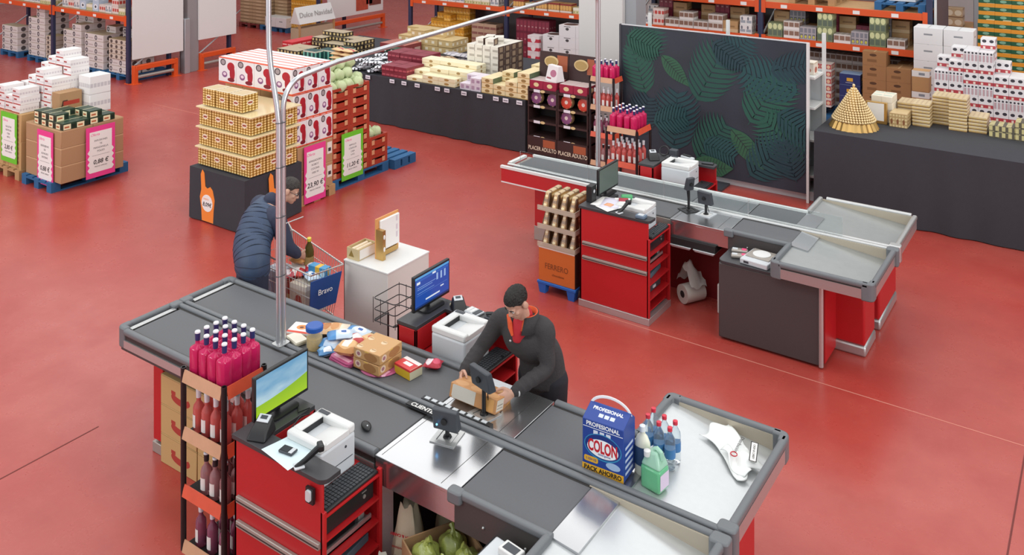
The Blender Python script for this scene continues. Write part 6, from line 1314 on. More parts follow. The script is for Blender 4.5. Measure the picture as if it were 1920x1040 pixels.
ck = thing('cash_tray', 'pair of white cash trays hanging under the rear steel plate', 'tray', (-3.7, 8.86, .63))
for x in (-.14, .12): MB().hexa([(x-.1, -.1, 0), (x+.1, -.1, 0), (x+.1, .1, 0), (x-.1, .1, 0)], [(x-.12, -.12, .03), (x+.12, -.12, .03), (x+.12, .1, .03), (x-.12, .1, .03)], M_lgrey).build('tray_bowl', ck, bevel=.006)
MB().box(-.26, -.1, .03, .24, .1, .1, M_void).build('hanger', ck)
# chocolate display stack beside the rear till
fb = thing('display_pallet', 'small bright blue plastic pallet under the orange chocolate display', 'pallet', (-5.05, 8.45, 0)); M_pb = mat('plastic_blue', '#1f62b5', .4)
MB().box(-.24, -.2, .1, .24, .2, .13, M_pb).build('deck_board', fb, bevel=.005)
for x in (-.18, .18):
    for y in (-.15, .15): MB().hexa([(x-.035, y-.035, 0), (x+.035, y-.035, 0), (x+.035, y+.035, 0), (x-.035, y+.035, 0)], [(x-.05, y-.045, .1), (x+.05, y-.045, .1), (x+.05, y+.045, .1), (x-.05, y+.045, .1)], M_pb).build('foot', fb)
ob = thing('display_plinth', 'orange cardboard plinth on the blue pallet', 'display stand', (-5.05, 8.45, .131)); M_ob = mat('plinth_orange', '#c9682a', .6)
MB().box(-.225, -.185, 0, .225, .185, .37, M_ob).build('plinth_box', ob, bevel=.003); MB().box(.2255, -.18, .0, .227, .18, .37, mat('plinth_dark', '#3b2a24', .6)).build('dark_side', ob); MB().box(-.225, -.187, .355, .225, -.1855, .372, M_paper).build('top_strip', ob)
text('lettering', 'FERRERO', .085, mat('plinth_ink', '#7d4420', .6), ob, (0, -.1865, .17), FY, .0005, sx=.85); text('lettering', 'chocolates', .035, mat('plinth_ink', '', .6), ob, (.02, -.1865, .09), FY, .0005)
M_choc = prt('choc_pack', '#8a6a4a', [('side', 'oval', .1, .9, .1, .8, '#b9905c', 1, 2), ('side', 'oval', .3, .7, .3, .6, '#e3cf9f', 1, 2), ('top', 'rect', 0, 1, .1, .9, '#c9b28c', 1, 3), ('side', 'rect', .1, .3, 0, 1, '#5f4330')], .25)
def cpack():
    b = MB(); b.hexa([(-.045, -.17, 0), (.045, -.17, 0), (.045, .17, 0), (-.045, .17, 0)], [(-.03, -.1, .165), (.03, -.1, .165), (.03, .165, .165), (-.03, .165, .165)], M_choc); return b.build('chocolate_pack', bevel=.018, seg=2)
kit('chocolate_pack', (.09, .34, .165), M_choc, 'chocolate pack', maker=cpack)
for k in range(3):
    z = .502+k*.197; tr = thing('clear_tray', f'clear plastic tray of chocolates, {("bottom", "middle", "top")[k]} tier of the orange display', 'tray', (-5.05, 8.45, z), 0, 'clear trays of the orange display')
    M_ct = mat('clear_tray', '#cfc3b0', .12, alpha=.5)
    MB().box(-.23, -.19, 0, .23, .19, .012, M_ct).build('tray_floor', tr); MB().box(-.235, -.2, .0, .235, -.19, .05, M_ct).box(.225, -.19, 0, .235, .19, .05, M_ct).build('tray_lip', tr)
    for i in range(4): put('chocolate_pack', -5.05-.168+i*.112, 8.455, z+.013, f'brown chocolate pack, {("bottom", "middle", "top")[k]} tier of orange display, {ORD[i]} from left', 'chocolate packs on the orange display')

# ---------------------------------------------------------------- white podium with cigars-like treat box
pd = thing('podium', 'white square podium behind the cashier lane, carrying a treat box', 'podium', (-5.66, 6.255, 0)); M_pod = mat('podium_white', '#d6d2cc', .5)
MB().box(-.265, -.285, .0, .265, .285, .985, M_pod).build('podium_body', pd, bevel=.004); MB().box(-.27, -.29, .985, .27, .29, 1.0, M_white).build('podium_top', pd, bevel=.003); MB().box(-.295, -.26, .0, -.266, -.22, .97, mat('podium_edge', '#2a1c20', .6)).build('edge_strip', pd)
tb = thing('treat_box', 'open cream box of wrapped sticks on the white podium', 'box', (-5.85, 6.12, 1.001), R(0)); tb.scale = (.8, .8, .85); M_tbx = mat('treat_card', '#cdb98c', .6)
MB().box(-.09, -.15, 0, .09, .15, .01, M_tbx).build('box_base', tb)
for (x0, y0, x1, y1) in ((-.09, -.15, .09, -.145), (-.09, .145, .09, .15), (-.09, -.145, -.085, .145), (.085, -.145, .09, .145)): MB().box(x0, y0, .01, x1, y1, .12, M_tbx).build('box_side', tb)
MB().box(.0905, -.13, .01, .092, .12, .11, M_paper).build('white_label', tb); MB().prism([(-.06, .03), (.02, .03), (-.02, .1)], -.152, -.15, mat('treat_print', '#8f7434', .6), 'y').build('triangle_print', tb)
kit('wrapped_stick', (.05, .26, .05), None, 'snack', maker=lambda: MB().tube([(0, -.105, .022), (0, -.095, .022), (0, .095, .022), (0, .105, .022)], [.006, .019, .019, .006], mat('stick_wrap', '#e3d2b5', .4, noise=.15, scale=25), 10).build('wrapped_stick'))
for q, (x, z) in enumerate(((-.055, .05), (0, .05), (.055, .05), (-.03, .095), (.03, .095))): put('wrapped_stick', -5.85+x*.8, 6.12, 1.001+z*.75-.015, f"cream wrapped stick in the treat box, {('lower left', 'lower middle', 'lower right', 'upper left', 'upper right')[q]}", 'wrapped sticks in the treat box')
bd_ = thing('display_board', 'orange-edged standing display board with white inside on the podium', 'display board', (-5.69, 6.28, 1.001), R(90))
M_bo = mat('board_orange', '#d99a5c', .5); MB().box(-.15, -.006, 0, .16, .006, .36, M_bo).build('board_frame', bd_); MB().box(-.11, -.03, .06, .15, -.0062, .34, M_paper).build('white_panel', bd_, bevel=.006); MB().box(-.15, -.09, 0, -.11, -.0062, .27, M_gold).build('gold_side', bd_); MB().box(-.11, -.034, .01, .12, -.0062, .055, M_gold).build('gold_bottom', bd_)
for z in (.1, .21): MB().ball((-.13, -.092, z), (.012, .006, .022), M_paper, 10, 6).build('egg_print', bd_)
for z in (.13, .2, .28): MB().box(.1, -.033, z, .12, -.0305, z+.05, mat('board_shape', '#d9cfd6', .5)).build('cut_shape', bd_)
wr = thing('wire_basket', 'black wire basket rack between podium and blue monitor', 'basket', (-5.0, 5.65, .0))
for z in (.86, .95, 1.04): MB().tube([(x, y, z) for x, y in rrect(-.12, -.16, .12, .16, .03)], .004, M_black, 6, closed=True).build('wire_ring', wr)
for k in range(8): MB().tube([(-.12+.24*(k % 4)/3, -.16 if k < 4 else .16, .84), (-.12+.24*(k % 4)/3, -.16 if k < 4 else .16, 1.05)], .003, M_black, 5).build('wire_upright', wr)
for x in (-.1, .1): MB().tube([(x, 0, 0), (x, 0, .86), (x, -.16, .86)], .008, M_black, 6).build('stand_leg', wr)

# ---------------------------------------------------------------- shopping cart
ca = thing('shopping_cart', 'chrome wire shopping cart full of groceries in front of the man', 'shopping cart', (-6.39, 5.83, 0), R(-10)); M_wire = mat('cart_wire', '#cfcac6', .3, .7)
BL, TL, BR_, TR_ = (-.42, .42), (-.5, .48), (.17, .13), (.26, .2)   # length bottom/top, half widths rear/front
def rim(z): q = (z-.5)/.5; xa = -.42-.08*q; xb = .38+.1*q; wa = .2+.06*q; wb = .13+.04*q; return [(xa, -wa, z), (xb, -wb, z), (xb, wb, z), (xa, wa, z)]
for z, r_ in ((1.0, .008), (.88, .004), (.76, .004), (.63, .004), (.5, .007)):
    zz = rim(z); zz = [(p[0], p[1], p[2]-(.02 if p[0] > 0 and z == 1.0 else 0)) for p in zz]; MB().tube(zz, r_, M_wire, 6, closed=True).build('basket_ring', ca)
lo, hi = rim(.5), rim(1.0)
for a, c_, n in ((0, 1, 22), (3, 2, 22), (1, 2, 11), (0, 3, 10)):
    wires = MB()
    for i in range(n+1):
        f = i/n; p = [lo[a][k]+(lo[c_][k]-lo[a][k])*f for k in range(3)]; q = [hi[a][k]+(hi[c_][k]-hi[a][k])*f for k in range(3)]
        wires.tube([p, q], .0022, M_wire, 5)
    wires.build('basket_mesh', ca)
wires = MB()
for i in range(9): f = i/8; wires.tube([[lo[0][k]+(lo[1][k]-lo[0][k])*f for k in range(3)], [lo[3][k]+(lo[2][k]-lo[3][k])*f for k in range(3)]], .0025, M_wire, 5)
wires.build('basket_floor_mesh', ca)
for s in (-1, 1):
    MB().tube([(.3, s*.2, .11), (-.4, s*.24, .14), (-.47, s*.25, .3), (-.5, s*.25, 1.0), (-.56, s*.24, 1.06)], .012, M_wire, 8).build('frame_tube', ca)
MB().tube([(.3, -.2, .11), (.3, .2, .11)], .012, M_wire, 8).build('frame_tube', ca); MB().tube([(-.3, -.22, .14), (-.1, -.18, .5), (-.1, .18, .5), (-.3, .22, .14)], .01, M_wire, 8).build('frame_tube', ca)
MB().tube([(-.56, -.25, 1.06), (-.56, .25, 1.06)], .014, mat('cart_handle_red', '#c8342c', .45), 10).build('handle', ca)
for x, y in ((.27, -.19), (.27, .19), (-.38, -.23), (-.38, .23)): w_ = MB().tube([(x, y-.012, .05), (x, y+.012, .05)], .05, M_dgrey, 14).build('wheel', ca); MB().box(x-.012, y-.018, .05, x+.012, y+.018, .12, M_alu).build('wheel_fork', w_)
ad = MB(); fr_ = [rim(.62)[1], rim(.92)[1], rim(.92)[2], rim(.62)[2]]; ad.hexa([(fr_[0][0]+.004, fr_[0][1], fr_[0][2]), (fr_[0][0]+.01, fr_[0][1], fr_[0][2]), (fr_[3][0]+.01, fr_[3][1], fr_[3][2]), (fr_[3][0]+.004, fr_[3][1], fr_[3][2])], [(fr_[1][0]+.004, fr_[1][1], fr_[1][2]), (fr_[1][0]+.01, fr_[1][1], fr_[1][2]), (fr_[2][0]+.01, fr_[2][1], fr_[2][2]), (fr_[2][0]+.004, fr_[2][1], fr_[2][2])], mat('cart_ad_blue', '#23549c', .5)); ad.build('ad_panel', ca)
text('lettering', 'Bravo', .065, M_paper, ca, (.476, -.02, .8), (R(78), 0, R(90)), .0005, shear=.2)
GCART = 'groceries in the shopping cart'
cz = math.cos(R(-10)); sz_ = math.sin(R(-10))
def incart(nm, lab, cat, mb, x, y, z, rz=0., **k): o = mb.build(nm, loc=(-6.39+x*cz-y*sz_, 5.83+x*sz_+y*cz, z), rot=(0, 0, rz), **k); return tag(o, lab, cat, GCART)
incart('oil_case', 'clear plastic-wrapped grey pack at the rear of the cart', 'pack', MB().box(-.1, -.1, 0, .1, .1, .3, prt('oil_print', '#aeb2c0', [('side', 'rect', .1, .9, .2, .8, '#8087a0', 4), ('top', 'oval', .1, .9, .1, .9, '#d5d8e0', 3, 3)])), -.24, -.05, .51, 0, bevel=.008)
incart('snack_carton', 'red and brown carton in the middle of the cart', 'box', MB().box(-.1, -.09, 0, .1, .09, .28, prt('snack_print', '#a5443c', [('side', 'rect', .1, .9, .1, .6, '#c9a070', 3), ('top', 'rect', .1, .9, .1, .9, '#d06a50')])), -.02, -.06, .51, 0, bevel=.004)
incart('grey_carton', 'beige carton with red print at the front of the cart', 'box', MB().box(-.1, -.09, 0, .1, .09, .3, prt('greyc_print', '#c9bfae', [('side', 'oval', .3, .8, .2, .7, '#a5483c'), ('side', 'rect', 0, 1, .85, 1, '#e3ddd2')])), .2, -.05, .51, 0, bevel=.004)
incart('cheese_carton', 'white carton along the far side of the cart', 'box', MB().box(-.2, -.05, 0, .2, .05, .33, M_wb), .06, .07, .51, 0, bevel=.004)
for nm, lab, k, x, y, z, rz in (('candy_bag', 'red sweets bag on top of the cart load', 'candy', .05, -.04, .8, .4), ('candy_bag', 'dark red sweets bag at the cart centre', 'red', .02, -.09, .795, 1.2), ('bread_bag', 'bread bag at the rear top of the cart load', 'bread', -.1, .08, .845, .2), ('milk_pack', 'white and blue pack at the front of the cart', 'milk', .24, .0, .815, -.4), ('candy_bag', 'second red bag on the far side of the cart', 'red', .16, .08, .845, .9)):
    incart(nm, lab, 'pack', pillow(.17, .13, .08, MC[k], int(100*x)+7), x, y, z, rz)
incart('tea_carton', 'blue and yellow box tilted on the cart load', 'box', MB().box(-.1, -.04, 0, .1, .04, .1, prt('teac_print', '#3f8fc0', [('side', 'rect', .4, .65, 0, 1, '#e0b030'), ('side', 'oval', .7, .95, .2, .8, '#bfe0ee'), ('top', 'rect', .4, .65, 0, 1, '#e0b030')])), .27, .06, .84, .1, bevel=.003)
# ---------------------------------------------------------------- people
M_skin = mat('skin', '#c79a84', .5, noise=.05, scale=30); M_hair = mat('hair_black', '#1c1715', .65, noise=.3, scale=90, bump=.006); M_hairg = mat('hair_dark_grey', '#38322f', .65, noise=.35, scale=90, bump=.006)
M_fleece = mat('fleece_charcoal', '#3b3839', .9, noise=.12, scale=60, bump=.004); M_trous = mat('trousers_dark', '#26252b', .85, noise=.1, scale=40)
M_shirt = mat('polo_red', '#b3222c', .8); M_orange = mat('collar_orange', '#d8582c', .8); M_shoe = mat('shoe_black', '#1b191a', .5)
def V3(*p): return Vector(p)
def lerp(a, b, t): return Vector(a)*(1-t)+Vector(b)*t
def chain(pts, rad, per=4):
    """resample a jointed limb smoothly: Catmull-Rom through joints, radii alike"""
    P = [Vector(p) for p in pts]; out, ro = [], []
    for i in range(len(P)-1):
        p0, p1, p2, p3 = P[max(i-1, 0)], P[i], P[i+1], P[min(i+2, len(P)-1)]
        for k in range(per):
            t = k/per; out.append(.5*((2*p1)+(p2-p0)*t+(2*p0-5*p1+4*p2-p3)*t*t+(3*p1-p0-3*p2+p3)*t**3))
            ra, rb = rad[i], rad[i+1]; ro.append(ra+(rb-ra)*t if not isinstance(ra, tuple) else tuple(a+(b-a)*t for a, b in zip(ra, rb)))
    out.append(P[-1]); ro.append(rad[-1]); return out, ro
def limb(b, pts, rad, m, n=14, side=None, per=4):
    o, r = chain(pts, rad, per)
    if isinstance(rad[0], tuple): b.tube(o, [q[0] for q in r], m, n, rb=[q[1] for q in r], side=side)
    else: b.tube(o, r, m, n, side=side)
    a, c_ = rad[0], rad[-1]
    for p, q in ((pts[0], a), (pts[-1], c_)):
        q = min(q) if isinstance(q, tuple) else q; b.ball(p, q*.97, m, 12, 8)
def hand(b, wrist, fwd, palm_n, m, curl, thumb_side, size=1.):
    """palm, four unequal bent fingers and a thumb leaving the side of the palm. fwd: wrist to knuckles, palm_n: out of the palm"""
    f = Vector(fwd).normalized(); pn = Vector(palm_n); pn = (pn-f*pn.dot(f)).normalized(); s = f.cross(pn)*thumb_side   # s: towards the thumb
    w = Vector(wrist); S = size
    b.tube([w-f*.01, w+f*.03*S, w+f*.065*S, w+f*.092*S], [.026*S, .036*S, .041*S, .038*S], m, 12, rb=[.019*S, .017*S, .015*S, .012*S], side=s)
    L = [.074, .08, .075, .06]
    for k in range(4):
        o = w+f*(.088-.004*abs(k-1.4))*S+s*(.030-.020*k)*S; d = f.copy(); p = [o-f*.012*S, o]; q = o
        for j, part in enumerate((.45, .32, .23)):
            a = curl[j] if not isinstance(curl[0], (list, tuple)) else curl[k][j]
            ax = s; d = (Matrix.Rotation(a*(-thumb_side) if False else 0, 3, ax) @ d)
            d = (d*math.cos(a)+pn*math.sin(a)*1.0); pn_k = pn*math.cos(a)-f*math.sin(a) if j == 0 else pn_k*math.cos(a)-dprev*math.sin(a)
            if j > 0: d = dprev*math.cos(a)+pnprev*math.sin(a)
            d.normalize(); q = q+d*L[k]*part*S; p.append(q); dprev = d.copy(); pnprev = pn_k.normalized()
        b.tube(p, [.0092*S, .0095*S, .0088*S, .008*S, .0062*S], m, 8)
        b.ball(p[-1], .0064*S, m, 8, 6)
    t0 = w+f*.022*S+s*.026*S; t1 = w+f*.052*S+s*.056*S+pn*.014*S; t2 = w+f*.082*S+s*.056*S+pn*.034*S; t3 = w+f*.1*S+s*.045*S+pn*.045*S
    b.tube([t0, t1, t2, t3], [.016*S, .0125*S, .0105*S, .007*S], m, 8); b.ball(t3, .0072*S, m, 8, 6)
def head(b, c, fw, up, m, s=1.):
    """skull, jaw, nose, lips, brows and ears grown into the same body mesh; c: skull centre; returns a frame function"""
    f = Vector(fw).normalized(); u = Vector(up); u = (u-f*u.dot(f)).normalized(); r = f.cross(u); c = Vector(c)
    def T(x, y, z): return c+r*x*s+f*y*s+u*z*s
    def egg(cx, cy, cz, rx, ry, rz, n=20, k=14):
        vs = []
        for i in range(k+1):
            a = math.pi*i/k
            for j in range(n): vs.append(T(cx+rx*math.sin(a)*math.cos(2*math.pi*j/n), cy+ry*math.sin(a)*math.sin(2*math.pi*j/n), cz+rz*math.cos(a)))
        b.add(vs, [(i*n+j, i*n+(j+1) % n, (i+1)*n+(j+1) % n, (i+1)*n+j) for i in range(k) for j in range(n)], m)
    egg(0, -.012, .03, .075, .094, .088); egg(0, .022, -.035, .062, .07, .082); egg(0, .06, -.098, .03, .028, .022)
    egg(0, .05, -.06, .048, .045, .05)
    for x in (-1, 1): egg(x*.032, .074, .012, .026, .014, .009); egg(x*.043, .06, -.03, .02, .02, .02); egg(x*.082, -.014, -.012, .014, .026, .038); egg(x*.012, .098, -.038, .0085, .009, .008)
    b.tube([T(0, .083, .005), T(0, .098, -.02), T(0, .108, -.036), T(0, .092, -.046)], [.008*s, .0105*s, .0125*s, .007*s], m, 8)
    egg(0, .089, -.066, .022, .008, .006); egg(0, .087, -.077, .019, .008, .007)
    return T
def hair_cap(T, m, parent, back=True, fringe=.052, s=1., thick=1.03):
    b = MB(); n, k = 28, 14; vs = []
    for i in range(k+1):
        for j in range(n):
            p = 2*math.pi*j/n; sy = math.sin(p)
            lim = math.pi*((.53-.17*sy if sy > 0 else .53-.16*sy)+.012*math.sin(13*p)+.05*math.exp(-((abs(math.cos(p))-.93)/.06)**2)*(sy > 0))   # hairline: high at brow, low at nape
            a = lim*i/k; rr = thick*(1.07-.085*(i/k)**2)*(1+.016*math.sin(11*p+5*a)+.016*math.sin(17*p-9*a))
            vs.append(T(.0765*rr*math.sin(a)*math.cos(p), -.012+.096*rr*math.sin(a)*sy, .03+.09*rr*math.cos(a)+.006*math.sin(a)*max(sy, 0)))
    b.add(vs, [(i*n+j, i*n+(j+1) % n, (i+1)*n+(j+1) % n, (i+1)*n+j) for i in range(k) for j in range(n)], m)
    rh = random.Random(11)
    for _ in range(260):   # short tufts lying forward over the cap
        p = rh.uniform(0, 2*math.pi); sy = math.sin(p); a = math.pi*(.5-.15*max(sy, 0))*math.sqrt(rh.random()); d = rh.uniform(-.5, .5)
        def S(a, p, q): return T(.0765*q*math.sin(a)*math.cos(p), -.012+.096*q*math.sin(a)*math.sin(p), .03+.09*q*math.cos(a))
        x0, y0 = math.sin(a)*math.cos(p), math.sin(a)*math.sin(p); x1, y1 = x0+.16*d, y0+.26; 
        a1, p1 = math.asin(min(.96, math.hypot(x1, y1))), math.atan2(y1, x1); q1 = 1.075-.04*(a1/1.5)
        b.tube([S(a, p, 1.03), S((a+a1)/2, p if a > a1 else p1, 1.085), S(a1, p1, q1)], [.0075, .006, .002], m, 5)
    o = b.build('hair', parent, solid=.003, sub=1); o.data.shade_smooth()
    # cropped sides: a thin stubble shell below the longer top, down in front of the ears and to the nape
    b = MB(); vs = []; mf = mat('hair_fade', '#5b463b', .8, noise=.3, scale=120)
    for i in range(7):
        for j in range(n):
            p = 2*math.pi*j/n; sy = math.sin(p); a0 = math.pi*((.50-.17*sy) if sy > 0 else .50-.14*sy); ext = .10*math.exp(-((sy-.25)/.28)**2)+(.09 if sy < -.3 else .03)*(sy < .3)
            a = a0+math.pi*ext*i/6; rr = 1.012-.004*i/6; vs.append(T(.0765*rr*math.sin(a)*math.cos(p), -.012+.096*rr*math.sin(a)*sy, .03+.09*rr*math.cos(a)))
    b.add(vs, [(i*n+j, i*n+(j+1) % n, (i+1)*n+(j+1) % n, (i+1)*n+j) for i in range(6) for j in range(n)], mf); q = b.build('cropped_sides', o); q.data.shade_smooth(); return o
def face_bits(T, parent, brow, s=1.):
    for x in (-1, 1):
        e = MB().ball(T(x*.031, .078, -.004), .0105*s, mat('eye_white', '#d9d3cc', .3), 12, 8).build('eye', parent); MB().ball(T(x*.031, .0865, -.007), .0045*s, mat('iris_dark', '#2b1d16', .3), 10, 6).build('iris', e)
        MB().tube([T(x*.014, .094, .014), T(x*.03, .0935, .02), T(x*.05, .08, .014)], [.003*s, .0045*s, .0025*s], brow, 8).build('eyebrow', parent)
    MB().tube([T(-.021, .0915, -.0715), T(0, .0965, -.0705), T(.021, .0915, -.0715)], [.0015*s, .003*s, .0015*s], mat('lip_shade', '#9a6258', .5), 6).build('mouth', parent)
# ---- cashier: bends over the plate, both hands on a carton
CX, CY = -3.5, 5.54
pel = V3(CX, CY, .93); che = V3(-3.555, 5.40, 1.22); nck = V3(-3.535, 5.345, 1.375); hc = V3(-3.525, 5.235, 1.53)
fw = V3(-.22, -.78, -.58); up = V3(-.05, -.45, .8)
shR, shL = V3(-3.74, 5.36, 1.30), V3(-3.395, 5.40, 1.30)
elR, elL = V3(-3.885, 5.30, 1.075), V3(-3.355, 5.36, 1.06)
wrR, wrL = V3(-3.89, 5.09, .985), V3(-3.455, 5.08, .985)
b = MB()
limb(b, [pel+V3(0, 0, -.08), pel, pel+V3(-.015, -.03, .14), che, che+V3(-.01, -.035, .1)], [(.15, .1), (.15, .1), (.13, .085), (.14, .09), (.1, .06)], M_skin, 18, (1, 0, 0))
limb(b, [che+V3(0, -.01, .06), nck, hc+V3(.004, .03, -.05)], [.075, .052, .05], M_skin)
for sh, el, wr in ((shR, elR, wrR), (shL, elL, wrL)): limb(b, [che+(sh-che)*.5+V3(0, 0, .02), sh, lerp(sh, el, .5), el, lerp(el, wr, .4), wr], [.045, .045, .045, .04, .036, .026], M_skin)
for sx, fy in ((-1, .06), (1, -.02)):
    hip = pel+V3(sx*.09, 0, -.04); kn = V3(CX+sx*.11, CY-.02+fy*.5, .5); an = V3(CX+sx*.12, CY+fy+.03, .09)
    limb(b, [hip, lerp(hip, kn, .5), kn, lerp(kn, an, .4), an], [.09, .08, .056, .054, .036], M_skin); limb(b, [an, an+V3(0, -.06, -.045), an+V3(sx*.01, -.16, -.06)], [.036, .036, .026], M_skin)
hand(b, wrR, (.42, -.9, -.12), (.86, .4, -.2), M_skin, (.35, .5, .4), 1, .98)
hand(b, wrL, (-.42, -.88, -.2), (-.86, .4, -.25), M_skin, (.35, .5, .4), -1, .98)
T = head(b, hc, fw, up, M_skin, .9)
cashier = b.build('person', remesh=.0045); tag(cashier, 'cashier in charcoal fleece and red shirt, head bowed, holding a carton over the plate', 'person')
hair_cap(T, M_hair, cashier); face_bits(T, cashier, M_hair)
b = MB()
limb(b, [pel+V3(0, .0, -.08), pel+V3(0, -.005, .0), pel+V3(-.015, -.03, .15), che+V3(0, 0, -.02), che+V3(-.01, -.02, .07), nck+V3(.0, .02, -.03)], [(.185, .14), (.18, .135), (.172, .13), (.185, .135), (.155, .112), (.085, .075)], M_fleece, 20, (1, 0, 0))
for sh, el, wr in ((shR, elR, wrR), (shL, elL, wrL)): limb(b, [che+(sh-che)*.45+V3(0, 0, .04), sh, lerp(sh, el, .5), el, lerp(el, wr, .5), lerp(el, wr, .93)], [.09, .076, .062, .054, .048, .04], M_fleece)
# gathered folds round the sleeves
for el, wr in ((elR, wrR), (elL, wrL)):
    for q in (.25, .45, .62, .8):
        p = lerp(el, wr, q); d = (wr-el).normalized(); s1_ = d.orthogonal().normalized(); s2_ = d.cross(s1_); r_ = .056-.014*q
        b.tube([p+(s1_*math.cos(a)+s2_*math.sin(a))*r_+d*.01*math.sin(a*2) for a in [i*math.pi/6 for i in range(12)]], .009, M_fleece, 6, closed=True)
fl = b.build('fleece_jacket', cashier, remesh=.009); fl.modifiers['s'].iterations = 12
# collar, zip, shirt
f0 = V3(-.2, -.95, -.1).normalized(); r0 = V3(-.95, .2, 0).normalized()*-1
def ring(c, rx, ry, a0, a1, n=16): return [Vector(c)+r0*rx*math.sin(a0+(a1-a0)*i/n)+f0*ry*math.cos(a0+(a1-a0)*i/n) for i in range(n+1)]
def collar(nm, m, c0, c1, rx0, rx1, a, par, sol=.008):
    b = MB(); n = 18; lo_ = ring(c0, rx0, rx0*.95, a, 2*math.pi-a, n); hi_ = ring(c1, rx1, rx1*.95, a*1.15, 2*math.pi-a*1.15, n)
    b.add(lo_+hi_, [(i, i+1, n+2+i, n+1+i) for i in range(n)], m); return b.build(nm, par, solid=sol)
collar('collar', M_fleece, nck+V3(.005, .0, -.075), nck+V3(.01, .02, .035), .1, .085, .5, fl); collar('collar_lining', M_orange, nck+V3(.005, -.0, -.05), nck+V3(.01, .02, .037), .09, .078, .42, fl)
lap = MB(); lap.hexa([nck+V3(-.075, -.095, -.06), nck+V3(-.025, -.125, -.095), nck+V3(-.02, -.1, -.095), nck+V3(-.07, -.07, -.06)], [nck+V3(-.105, -.07, .02), nck+V3(-.05, -.11, -.012), nck+V3(-.045, -.085, -.012), nck+V3(-.1, -.045, .02)], M_orange); lap.build('lapel', fl, bevel=.004)
shp = MB(); limb(shp, [nck+V3(-.012, -.045, -.15), nck+V3(-.01, -.035, -.06), nck+V3(0, .0, .0), nck+V3(.0, .0, .03)], [(.035, .06), (.062, .066), (.064, .064), (.058, .058)], M_shirt, 16, (1, 0, 0)); shp.build('red_shirt', cashier, remesh=.008)
zp = MB(); zp.ball(che+V3(-.03, -.155, .015), .009, M_alu, 8, 6); zp.build('zip_pull', fl)
b = MB()
limb(b, [pel+V3(0, 0, -.12), pel+V3(0, 0, .02)], [(.18, .125), (.17, .118)], M_trous, 18, (1, 0, 0))
for sx, fy in ((-1, .06), (1, -.02)):
    hip = pel+V3(sx*.09, 0, -.04); kn = V3(CX+sx*.11, CY-.02+fy*.5, .5); an = V3(CX+sx*.12, CY+fy+.03, .07)
    limb(b, [hip, lerp(hip, kn, .5), kn, lerp(kn, an, .5), an], [.11, .098, .076, .07, .062], M_trous)
b.build('trousers', cashier, remesh=.012)
for sx, fy in ((-1, .06), (1, -.02)):
    an = V3(CX+sx*.12, CY+fy+.03, .05); sb_ = MB(); limb(sb_, [an+V3(0, .03, 0), an+V3(0, -.06, -.008), an+V3(sx*.01, -.18, -.016)], [(.045, .05), (.048, .042), (.036, .03)], M_shoe, 14, (1, 0, 0)); sb_.build('shoe', cashier)
wt = MB().tube([wrL+V3(.018, .03, .004)+V3(.9, -.42, 0).normalized()*.031*math.cos(a)+V3(0, -.1, 1).normalized()*.026*math.sin(a) for a in [i*math.pi/8 for i in range(16)]], .006, M_white, 6, closed=True); wt.build('wristband', cashier)
hb = thing('held_carton', 'flat brown printed carton in the hands of the cashier', 'box', (-3.66, 4.985, .952), R(4)); hb.rotation_euler = (R(-14), R(3), R(4))
MB().box(-.185, -.1, -.045, .185, .11, .05, prt('held_print', '#c08a58', [('side', 'rect', .05, .5, .15, .9, '#d8cfc0'), ('side', 'rect', .1, .45, .5, .56, '#7f7468'), ('side', 'rect', .1, .45, .3, .34, '#7f7468'), ('side', 'rect', .78, .95, .1, .9, '#d9a05c'), ('top', 'oval', .1, .9, .1, .9, '#cf9d6c', 3, 2), ('side', 'rect', .32, .5, .0, .1, '#3a2f2a')], .5)).build('carton_body', hb, bevel=.006)
MB().box(-.16, -.1012, -.04, .02, -.1, .044, mat('carton_label_grey', '#c9c3b8', .6)).build('paper_label', hb)

# ---- customer: quilted navy jacket, bent forward over the cart, seen from behind
M_navy = mat('jacket_navy', '#34455f', .55, noise=.08, scale=30); M_navyd = mat('jacket_sleeve_navy', '#2a3046', .7, noise=.08, scale=30); M_jean = mat('jeans_dark', '#2b3044', .85, noise=.12, scale=50); M_beanie = mat('beanie_dark', '#2f2d38', .9, noise=.1, scale=60)
pel = V3(-6.58, 5.46, .985); che = V3(-6.73, 5.70, 1.27); nck = V3(-6.73, 5.84, 1.405); hc = V3(-6.66, 5.98, 1.485)
fw = V3(.72, .5, -.42); up = V3(.25, .3, .9)
shL, shR = V3(-6.92, 5.83, 1.345), V3(-6.54, 5.70, 1.33)
elL, elR = V3(-6.98, 6.06, 1.08), V3(-6.46, 5.77, 1.06)
wrL, wrR = V3(-6.88, 6.06, .93), V3(-6.43, 5.87, .955)
b = MB(); SD = V3(.93, -.36, 0)
limb(b, [pel+V3(0, 0, -.08), pel, lerp(pel, che, .5)+V3(-.02, -.02, 0), che, nck+V3(-.02, -.04, -.06)], [(.165, .12), (.17, .125), (.165, .12), (.18, .12), (.12, .09)], M_skin, 18, SD)
limb(b, [nck+V3(-.02, -.04, -.06), nck, hc+V3(-.02, -.02, -.05)], [.08, .056, .052], M_skin)
for sh, el, wr in ((shL, elL, wrL), (shR, elR, wrR)): limb(b, [che+(sh-che)*.5+V3(0, 0, .02), sh, lerp(sh, el, .5), el, lerp(el, wr, .4), wr], [.06, .055, .048, .042, .038, .027], M_skin)
FT = ((-1, -6.69, 5.45), (1, -6.48, 5.41))
